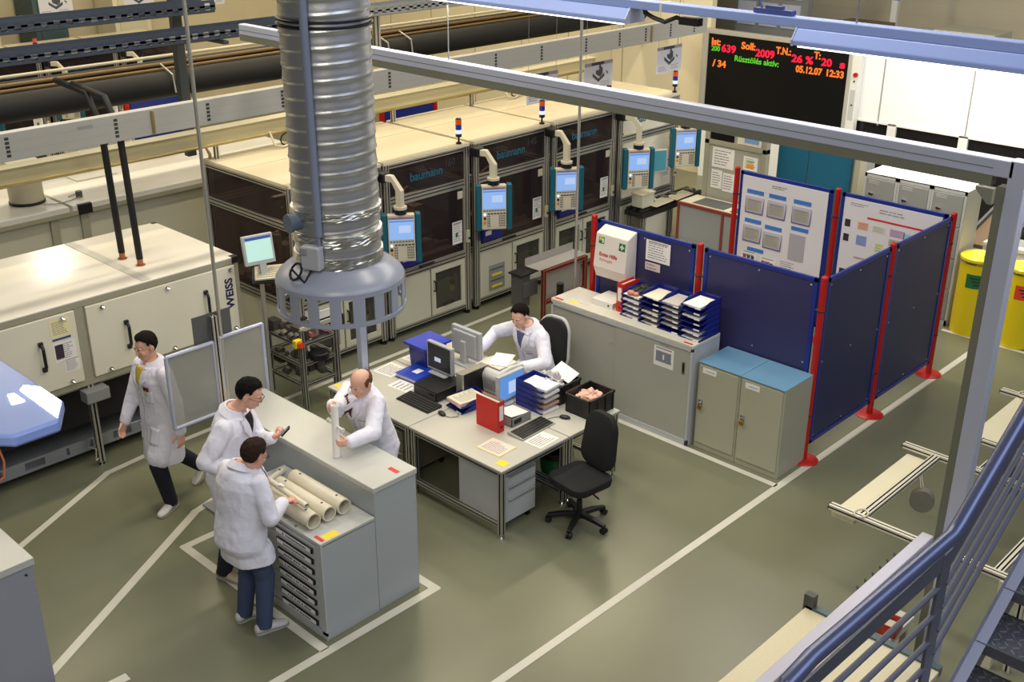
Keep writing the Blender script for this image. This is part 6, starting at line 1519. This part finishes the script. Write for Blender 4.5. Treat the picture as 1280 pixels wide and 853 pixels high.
def SKIN(i, rgb): return M('skin_%d' % i, rgb, .5, var=.06, scale=30)
COAT = M('white_lab_coat', (232, 230, 240), .8, var=.02, bump=.9, bscale=9)
RS = [.24]
def patch(bvh, org, fwd, left, upv, A, Bp, n, name, mat, parent, off, solid=.003, m=4):
    """cloth strip between two outlines (left, up), laid on the coat from the front"""
    b = B(); rows = []
    for i in range(n + 1):
        def at(P):
            t = i / n * (len(P) - 1); k = min(int(t), len(P) - 2); f = t - k
            return (P[k][0] * (1 - f) + P[k + 1][0] * f, P[k][1] * (1 - f) + P[k + 1][1] * f)
        a, c = at(A), at(Bp); row = []
        for j in range(m + 1):
            l = a[0] + (c[0] - a[0]) * j / m; u = a[1] + (c[1] - a[1]) * j / m
            st = org + left * l + upv * u + fwd * RS[0]; h = bvh.ray_cast(st, -fwd, .5)
            p = h[0] if h[0] is not None else org + left * l + upv * u + fwd * .1
            row.append(b.bm.verts.new(p + fwd * off))
        rows.append(row)
    for i in range(n):
        for j in range(m): b.bm.faces.new((rows[i][j], rows[i][j + 1], rows[i + 1][j + 1], rows[i + 1][j]))
    o = b.done(name, mat, parent, smooth=True, solid=solid); return o
def person(label, base, face, lean=0., roll=0., pelvis=.95, s=1., head=(0, 0), arms=None, legs=None, hem=.55, skin=(214, 160, 134), sk=0, hair=(36, 28, 26), bald=False, shirt=(40, 40, 50),
           trousers=(34, 38, 62), shoe=(226, 224, 220), sit=False, glasses=False, headpos=None, coatw=1.):
    Bx = V((base[0], base[1], 0)); t = thing('person', label, 'person', Bx)
    fa = math.radians(face); Fd = V((math.cos(fa), math.sin(fa), 0)); Ld = V((-Fd.y, Fd.x, 0)); Up = V((0, 0, 1))
    sp = (Up * math.cos(lean) + Fd * math.sin(lean)); sp = (sp + Ld * roll).normalized(); fr = (Fd - sp * Fd.dot(sp)).normalized(); lf = sp.cross(fr)
    P = V((0, 0, pelvis))
    W = lambda p: V(p) - Bx
    at = lambda h: P + sp * (h * s)
    b = B()
    secs = ((-.09, .10, .09), (-.03, .165, .115), (.05, .165, .112), (.15, .148, .10), (.28, .158, .108), (.40, .170, .112), (.48, .150, .095), (.535, .085, .07), (.58, .058, .06))
    b.rings([ell(at(h), w_ * s, d * s, lf, fr) for h, w_, d in secs])
    neck = at(.56)
    # head frame
    yaw, pit = head; hf = (Fd * math.cos(yaw) + Ld * math.sin(yaw)); hl = V((-hf.y, hf.x, 0)); hfw = hf * math.cos(pit) - Up * math.sin(pit); hup = hf * math.sin(pit) + Up * math.cos(pit)
    HC = W(headpos) if headpos else at(.70) + hf * .03
    HR = Matrix((hfw, hl, hup)).transposed(); hp = lambda x, y, z: HC + HR @ (V((x, y, z)) * s)
    def E(x, y, z, r, sub=3): b.ball(hp(x, y, z), tuple(k * s for k in r), HR, sub)
    E(-.012, 0, .030, (.098, .076, .088)); E(.020, 0, -.025, (.072, .063, .088)); E(.036, 0, -.082, (.046, .044, .032)); E(.088, 0, -.001, (.016, .010, .03)); E(.098, 0, -.018, (.017, .014, .014), 2)
    E(.080, .03, .020, (.012, .024, .008), 2); E(.080, -.03, .020, (.012, .024, .008), 2); E(.086, 0, -.056, (.009, .023, .006), 2); E(.084, 0, -.068, (.010, .02, .007), 2); E(.062, .036, -.025, (.024, .022, .024), 2); E(.062, -.036, -.025, (.024, .022, .024), 2); E(.066, 0, -.095, (.018, .02, .014), 2)
    for q in (1, -1): E(-.010, q * .082, -.008, (.022, .010, .033), 2); E(-.018, q * .090, .002, (.013, .008, .026), 2)
    capsule(b, neck - sp * .04, hp(-.022, 0, -.075), .060 * s, .054 * s)
    # arms
    AR = {}
    for sd, q in (('L', 1), ('R', -1)):
        sh = at(.455) + lf * q * .178 * s; a = arms[sd]; tgt = W(a['to']); el, wr = ik(sh, tgt, .295 * s, .262 * s, a.get('hint', -Up * .4 - Fd * .6 + Ld * q * .5))
        AR[sd] = (sh, el, wr, a); capsule(b, sh, el, .050 * s, .040 * s); capsule(b, el, wr, .040 * s, .027 * s)
        hx = V(a['dir']).normalized() if 'dir' in a else (wr - el).normalized(); hand(b, wr, hx, V(a.get('palm', -Ld * q)), sd, a.get('curl', 22), a.get('thumb', .5))
    # legs
    LG = {}
    for sd, q in (('L', 1), ('R', -1)):
        hp_ = P + Ld * q * .088 * s - Up * .03; g = legs[sd]; an = W(g['to']) + Up * .085
        kn, an = ik(hp_, an, .43 * s, .42 * s, g.get('hint', Fd)); LG[sd] = (hp_, kn, an, g); capsule(b, hp_, kn, .078 * s, .054 * s); capsule(b, kn, an, .052 * s, .036 * s)
    body = fuse(b, 'body', SKIN(sk, skin), t, .0056, 3, .45)
    # eyes and brows
    for q in (1, -1):
        o = B().ball(hp(.079, q * .0305, .002), .0105 * s, sub=2).done('eye', M('eye_white', (226, 220, 214), .3, var=0), t, smooth=True)
        B().ball(hp(.0865, q * .0305, .0005), (.004 * s, .0055 * s, .0055 * s), HR, 2).done('iris', BLACK, o, smooth=True)
        B().tube([hp(.089, q * .014, .022), hp(.091, q * .03, .027), hp(.080, q * .048, .022)], [.003 * s, .0042 * s, .0025 * s], 6).done('eyebrow', M('brow_%d_%d_%d' % hair, hair, .8), t, smooth=True)
    B().tube([hp(.0925, .02, -.062), hp(.0965, 0, -.0615), hp(.0925, -.02, -.062)], [.0012, .0026, .0012], 6).done('mouth_line', M('lip_dark', (150, 90, 80), .5), t)
    # hair
    hb = B(); bmesh.ops.create_icosphere(hb.bm, subdivisions=5, radius=1.0); rr = random.Random(int(base[0] * 100))
    from mathutils import noise
    kill = []
    for v in hb.bm.verts:
        d = v.co.copy(); lim = .092 if d.x > .5 else (.092 - (.5 - d.x) * .12 if d.x > .12 else (.046 if d.x > -.02 else .046 - min(1, (-.02 - d.x) / .3) * .095)) - (.022 if .12 < d.x < .34 and abs(d.y) > .8 else 0)
        z = d.z * .088 + .03 + .006 * noise.noise(d * 9)
        e = z - lim
        if d.x > .28 and abs(d.y) > .35: e = min(e, z - .035)
        if bald: e = min(z + .055 + .02 * max(0, -d.x), .055 - .02 * max(0, d.x) - z, (.32 - d.x) * .1, max(z + .01, (-.2 - d.x) * .1))
        if e < 0: kill.append(v)
        tp = min(1, max(0, e) / .016) ** .6
        th = ((.004 if bald else .007 + .009 * max(0, d.z) + .005 * noise.noise(d * 4)) + .003 * noise.noise(d * 18)) * tp - .002 * (1 - tp)
        v.co = HC + HR @ (V((-.012 + d.x * (.098 + th), d.y * (.076 + th), .03 + d.z * (.088 + th))) * s)
    bmesh.ops.delete(hb.bm, geom=kill, context='VERTS')
    hb.done('hair', M('hair_%d_%d_%d' % hair, tuple(int(c * .8) for c in hair), .85, var=.3, scale=50, bump=.6, bscale=90, spec=.15), t, smooth=True, solid=-.010)
    # coat
    b = B(); cw = 1.0 * coatw
    sec = [(h, (w_ + .040) * s * cw, (d + .044) * s * cw) for h, w_, d in ((-.10, .172, .120), (0, .168, .12), (.15, .155, .106), (.28, .162, .112), (.40, .176, .114), (.475, .15, .096), (.53, .080, .072))]
    if sit:
        b.rings([ell(at(h), w_, d, lf, fr, 28) for h, w_, d in sec])
        for sd in 'LR':
            hp_, kn, an, g = LG[sd]; capsule(b, hp_ + Up * .02, kn + (hp_ - kn) * .12, .115 * s, .088 * s)
    else:
        mid = (LG['L'][1] + LG['R'][1]) / 2; rs = []
        for h, w_, d in sec: rs.append(ell(at(h), w_, d, lf, fr, 28))
        low = []
        z1 = at(-.10).z
        for f in (1, .75, .5, .25):
            z = hem + (z1 - .03 - hem) * (1 - f); k = (pelvis - z) / max(pelvis - mid.z, .1); c = V((P.x, P.y, 0)) * (1 - k * .8) + V((mid.x, mid.y, 0)) * k * .8; c.z = z
            g = 1 + .08 * f; rg = []
            for j in range(28):
                an_ = 2 * PI * j / 28; rp = 1 + .03 * math.sin(an_ * 5 + face) * f; rg.append(c + Ld * (.205 * g * s * cw * math.cos(an_) * rp) + Fd * (.158 * g * s * cw * math.sin(an_) * rp))
            low.append(rg)
        b.rings(low + rs)
        for sd in 'LR':
            hp_, kn, an, g = LG[sd]; pts = [hp_, kn, an]
            for i in range(2):
                a_, c_ = pts[i], pts[i + 1]
                if a_.z <= hem + .07: break
                f = min(1, (a_.z - hem - .07) / max(a_.z - c_.z, .01)); e_ = a_ + (c_ - a_) * f; capsule(b, a_, e_, .128 * s if i == 0 else .112 * s, .112 * s, 3)
    for sd in 'LR':
        sh, el, wr, a = AR[sd]; b.ball(sh - sp * .014, .082 * s, sub=3); capsule(b, sh, el, .080 * s, .072 * s, 3); ce = el + (wr - el) * .90; capsule(b, el, ce, .071 * s, .056 * s, 3)
        d = (wr - el).normalized(); b.cone(ce - d * .05, wr + d * .004, .058 * s, .052 * s, 20)
        # slack at the elbow bend
        b.ball(el + (sh - el).normalized() * .05, .074 * s, sub=2); b.ball(el + d * .06, .069 * s, sub=2)
    coat = fuse(b, 'lab_coat', COAT, t, .0095, 3, .5)
    from mathutils import noise
    sd_ = V((base[0] * 7, base[1] * 3, 0)); cm = coat.data; nr = [v.normal.copy() for v in cm.vertices]
    for v, n_ in zip(cm.vertices, nr):
        c = v.co; q = V((c.x * 9, c.y * 9, c.z * 4.2)) + sd_
        v.co = c + n_ * (.0075 * noise.noise(q) + .004 * noise.noise(V((c.x * 20, c.y * 20, c.z * 13)) + sd_) - .003 * abs(noise.noise(q * 1.7)))
    bv = BVHTree.FromPolygons([v.co.copy() for v in coat.data.vertices], [tuple(p.vertices) for p in coat.data.polygons])
    RS[0] = .235 + (.03 if lean > .25 else 0)
    org = P; kw = dict(bvh=bv, org=P, fwd=fr, left=lf, upv=sp)
    sm = M('shirt_%d_%d_%d' % shirt, shirt, .8, var=.08)
    top = .535 * s
    patch(A=[(.062, top), (.0, .34 * s)], Bp=[(-.062, top), (-.0, .34 * s)], n=18, m=8, name='shirt', mat=sm, parent=t, off=.009, **kw)
    for q in (1, -1):
        patch(A=[(q * .060, top + .01), (q * .030, .44 * s), (q * .0, .33 * s)], Bp=[(q * .105, top - .005), (q * .105, .43 * s), (q * .008, .325 * s)], n=16, name='lapel', mat=COAT, parent=t, off=.014, solid=.005, **kw)
    nk = at(.535); cr = []
    for j in range(13):
        a = PI * (.12 + 1.76 * j / 12); cr.append(nk + fr * (.078 * s * math.cos(a)) + lf * (.086 * s * math.sin(a)) + sp * (.018 - .02 * math.cos(a)))
    b = B(); b.rings([[p + sp * .026 - (p - nk).normalized() * .012, p + sp * .026, p + (p - nk).normalized() * .050 - sp * .040, p - (p - nk).normalized() * .01 - sp * .05] for p in cr]); b.done('collar', COAT, t, smooth='auto')
    seam = M('coat_seam', (176, 174, 184), .8)
    lo = -.05 if sit else -.22
    patch(A=[(.002, .32 * s), (.006, lo)], Bp=[(-.002, .32 * s), (.002, lo)], n=16, name='front_seam', mat=seam, parent=t, off=.002, m=1, **kw)
    for u in (.24, .12, .0):
        h = bv.ray_cast(P + sp * u + lf * .014 + fr * RS[0], -fr, .5)
        if h[0]: B().cone(h[0], h[0] + fr * .004, .007, n=10).done('button', M('coat_button', (206, 204, 206), .4), t)
    patch(A=[(.055, .33 * s), (.055, .20 * s)], Bp=[(.135, .33 * s), (.135, .20 * s)], n=6, name='chest_pocket', mat=COAT, parent=t, off=.006, **kw)
    patch(A=[(.055, .335 * s), (.055, .328 * s)], Bp=[(.135, .335 * s), (.135, .328 * s)], n=2, name='pocket_edge', mat=seam, parent=t, off=.010, **kw)
    if not sit:
        for q in (1, -1): patch(A=[(q * .06, -.04), (q * .06, -.20)], Bp=[(q * .165, -.05), (q * .165, -.20)], n=6, name='side_pocket', mat=COAT, parent=t, off=.006, **kw)
    # trousers and shoes
    tm3 = M('trousers_%d_%d_%d' % trousers, trousers, .85, var=.14, scale=7, bump=.4, bscale=9)
    b = B(); b.ball(P - Up * .03, (.14 * s, .14 * s, .12 * s), sub=3)
    for sd in 'LR':
        hp_, kn, an, g = LG[sd]; capsule(b, hp_, kn, .094 * s, .080 * s, 3); e = an + (kn - an) * .06; capsule(b, kn, e, .080 * s, .066 * s, 3); d = (an - kn).normalized(); b.cone(e, an + d * .035, .062 * s, .066 * s, 18); b.ball(an + (kn - an) * .2, .066 * s, sub=2)
    fuse(b, 'trousers', tm3, t, .0095, 3, .5)
    shm = M('shoe_%d_%d_%d' % shoe, shoe, .5, var=.05)
    for sd in 'LR':
        hp_, kn, an, g = LG[sd]; ang = math.radians(g.get('toe', face)); pf = g.get('pitch', 0.)
        fx = V((math.cos(ang), math.sin(ang), 0)); fy = V((-fx.y, fx.x, 0)); fx2 = fx * math.cos(pf) - Up * math.sin(pf); fz = fx * math.sin(pf) + Up * math.cos(pf)
        base_ = an - fz * .085
        def foot(x, w_, h0, h1, n=14):
            out = []
            for j in range(n):
                a = 2 * PI * j / n; y = w_ * math.cos(a); z = h0 + (h1 - h0) * (.5 + .5 * math.sin(a)); out.append(base_ + fx2 * x + fy * (y * (1.12 if math.sin(a) < 0 else 1)) + fz * z)
            return out
        S_ = [(-.082, .018, .03, .055), (-.072, .033, .014, .085), (-.04, .039, .012, .098), (.01, .041, .012, .100), (.06, .044, .012, .080), (.11, .047, .012, .062), (.155, .043, .012, .052), (.185, .03, .013, .044), (.197, .012, .016, .034)]
        o = B().rings([foot(*k) for k in S_]).done('shoe', shm, t, smooth=True)
        B().rings([foot(x * 1.015, w_ * 1.06, 0, .02) for x, w_, h0, h1 in S_]).done('sole', M('sole_grey', (150, 148, 142), .6), o, smooth='auto')
    if glasses:
        b = B()
        for q in (1, -1):
            b.tube([hp(.106, q * .031 + .022 * math.cos(a), .0 + .015 * math.sin(a)) for a in [k * PI / 8 for k in range(16)]], .0016, 6, True); b.tube([hp(.104, q * .053, .004), hp(.06, q * .079, .008), hp(-.01, q * .084, .008)], .0016, 6)
        b.tube([hp(.106, .009, .004), hp(.109, 0, .006), hp(.106, -.009, .004)], .0016, 6); g_ = b.done('glasses', M('glasses_dark', (50, 44, 44), .3, .5), t)
        B().ball(hp(.1055, .031, 0), (.001, .021, .014), HR, 2).ball(hp(.1055, -.031, 0), (.001, .021, .014), HR, 2).done('lenses', CLEARG, g_, smooth=True)
    return t, dict(bv=bv, P=P, fr=fr, lf=lf, sp=sp, hp=hp, AR=AR, s=s, Bx=Bx)
DN = V((0, 0, -1))
# walker
walker, wi = person('man in a white coat walking past the chamber, dark trousers and white shoes', (4.40, 8.68), 184, .04, 0, .93, 1.0, (.05, .22),
    dict(R=dict(to=(4.12, 8.86, .85), curl=24), L=dict(to=(4.40, 8.34, .80), curl=26)),
    dict(L=dict(to=(4.33, 8.575, .0), toe=205), R=dict(to=(4.80, 8.80, .10), toe=185, pitch=.75)), hem=.50, skin=(222, 170, 144), sk=1, hair=(34, 26, 22), shirt=(206, 176, 60), trousers=(24, 26, 42), shoe=(226, 222, 214))
for nm, c, l, u, w_ in (('pocket_pen', (120, 30, 40), .10, .345, .030), ('pocket_tag', (190, 206, 60), .085, .30, .02), ('pocket_badge', (60, 40, 60), .07, .35, .02)):
    patch(wi['bv'], wi['P'], wi['fr'], wi['lf'], wi['sp'], [(l - w_ / 2, u + .02), (l - w_ / 2, u - .02)], [(l + w_ / 2, u + .02), (l + w_ / 2, u - .02)], 3, nm, M(nm, c, .5), walker, .011)
# man with glasses and phone
gl, gi = person('dark haired man with glasses and a white coat looking at a phone', (4.26, 7.35), -58, .20, 0, .97, 1.03, (.12, .42),
    dict(L=dict(to=(4.50, 7.03, 1.27), curl=48, palm=(.25, .35, .9), dir=(.62, -.5, .35), thumb=.9), R=dict(to=(4.17, 7.12, 1.02), curl=35, palm=(.6, .6, 0))),
    dict(L=dict(to=(4.34, 7.42, 0)), R=dict(to=(4.06, 7.26, 0), toe=-70)), hem=.52, skin=(226, 172, 148), sk=2, hair=(26, 20, 20), shirt=(20, 20, 28), trousers=(26, 28, 42), shoe=(196, 180, 140), glasses=True, headpos=(4.41, 7.15, 1.66))
# man in jeans
jm, ji = person('man in a white coat and blue jeans seen from behind holding a thin pipe', (3.84, 6.55), 6, .16, 0, .92, .97, (-.10, .40),
    dict(L=dict(to=(4.17, 6.80, 1.10), dir=(.75, -.45, .25), palm=(-.15, -.45, -.85), curl=58, thumb=.9), R=dict(to=(4.14, 6.40, 1.09), dir=(.75, -.5, .2), palm=(-.3, .1, -.9), curl=58, thumb=.9)),
    dict(L=dict(to=(3.86, 6.66, 0), toe=-5), R=dict(to=(3.88, 6.42, 0), toe=-12)), hem=.66, skin=(222, 164, 140), sk=3, hair=(64, 46, 34), shirt=(60, 70, 90), trousers=(60, 74, 102), shoe=(206, 204, 198), glasses=True, headpos=(3.99, 6.49, 1.53), coatw=1.12)
# bald man
bm_, bi = person('balding man in a white coat leaning on the bench holding a white tube', (5.46, 6.88), 183, .30, 0, .97, 1.0, (.12, .38),
    dict(L=dict(to=(4.885, 6.52, 1.265), dir=(-.8, .3, .1), palm=(.1, .8, .35), curl=52, thumb=.9), R=dict(to=(4.92, 6.74, 1.52), dir=(-.75, -.45, .15), palm=(.3, -.8, -.1), curl=55, thumb=.9)),
    dict(L=dict(to=(5.48, 6.74, 0)), R=dict(to=(5.50, 7.02, 0))), hem=.5, skin=(228, 176, 150), sk=4, hair=(128, 92, 66), bald=True, shirt=(76, 16, 34), trousers=(40, 42, 56), shoe=(50, 46, 44), headpos=(5.20, 6.72, 1.625))
# seated man
st, si = person('dark haired man in a white coat sitting at the far side of the desks', (8.14, 7.42), 180, .34, .04, .60, 1.0, (.15, .35),
    dict(R=dict(to=(7.70, 7.84, .79), curl=15, palm=(0, 0, -1), hint=V((.3, .8, -.1))), L=dict(to=(7.66, 7.22, .79), curl=18, palm=(0, 0, -1), hint=V((.4, -.7, -.2)))),
    dict(L=dict(to=(7.78, 7.30, 0), hint=V((-1, 0, .8))), R=dict(to=(7.80, 7.54, 0), hint=V((-1, 0, .8)))), sit=True, skin=(228, 178, 154), sk=5, hair=(24, 18, 18), shirt=(86, 88, 128), trousers=(40, 42, 56), shoe=(40, 38, 38), headpos=(7.88, 7.44, 1.225))
patch(si['bv'], si['P'], si['fr'], si['lf'], si['sp'], [(.065, .31), (.065, .295)], [(.13, .31), (.13, .295)], 2, 'name_strip', M('name_strip', (150, 140, 150), .6), st, .011)
# things they hold
o = thing('mobile_phone', 'small mobile phone held up by the man with glasses', 'phone', (4.575, 6.94, 1.335))
pm = frame_mtx((0, 0, 0), (.55, -.45, .75), (.6, .75, .1)); B().mbox(pm, (.10, .045, .014)).done('case', BLACK, o, bevel=.004); B().mbox(pm @ Matrix.Translation((.018, 0, .0075)), (.045, .036, .001)).done('screen', M('phone_screen', (120, 130, 140), .3), o)
B().mbox(pm @ Matrix.Translation((-.028, 0, .0075)), (.035, .034, .001)).done('keys', GREYM, o)
def held(name, label, p, q, r, mat, extra=None):
    t = thing(name, label, 'tube', p); d = V(q) - V(p); qn = d.to_track_quat('Z', 'Y'); n = 24; L = d.length
    rs = [[qn @ V((a * math.cos(2 * PI * j / n), a * math.sin(2 * PI * j / n), z)) for j in range(n)] for a, z in ((r * .8, 0), (r, 0), (r, L), (r * .8, L))]
    B().rings(rs, False, True).done('tube_wall', mat, t, smooth='auto')
    return t, d.normalized(), L, qn
t, d, L, qn = held('thin_pipe', 'thin cream pipe held level by the man in jeans', (4.245, 6.24, 1.075), (4.25, 6.92, 1.11), .024, PIPE)
B().cone(d * L * .45 + V((0, 0, .02)), d * L * .45 + V((0, 0, .04)), .012).cone(d * .5 * L + V((0, 0, .02)), d * .5 * L + V((0, 0, .036)), .018).done('white_stub', WHITE, t); B().cone(d * L * .9 + V((0, 0, .022)), d * L * .9 + V((0, 0, .0245)), .008).done('screw_hole', PRINTD, t)
t, d, L, qn = held('white_tube', 'white tube held upright on the bench by the balding man', (4.80, 6.575, 1.152), (4.83, 6.60, 1.60), .030, M('tube_white', (246, 244, 236), .35, var=.01))
B().cone(V((.02, -.075, .26)), V((.02, .10, .29)), .013).cone(V((.02, -.085, .26)), V((.02, -.07, .262)), .02).cone(V((.02, .095, .29)), V((.02, .11, .292)), .02).done('cross_peg', WHITE, t, smooth='auto')
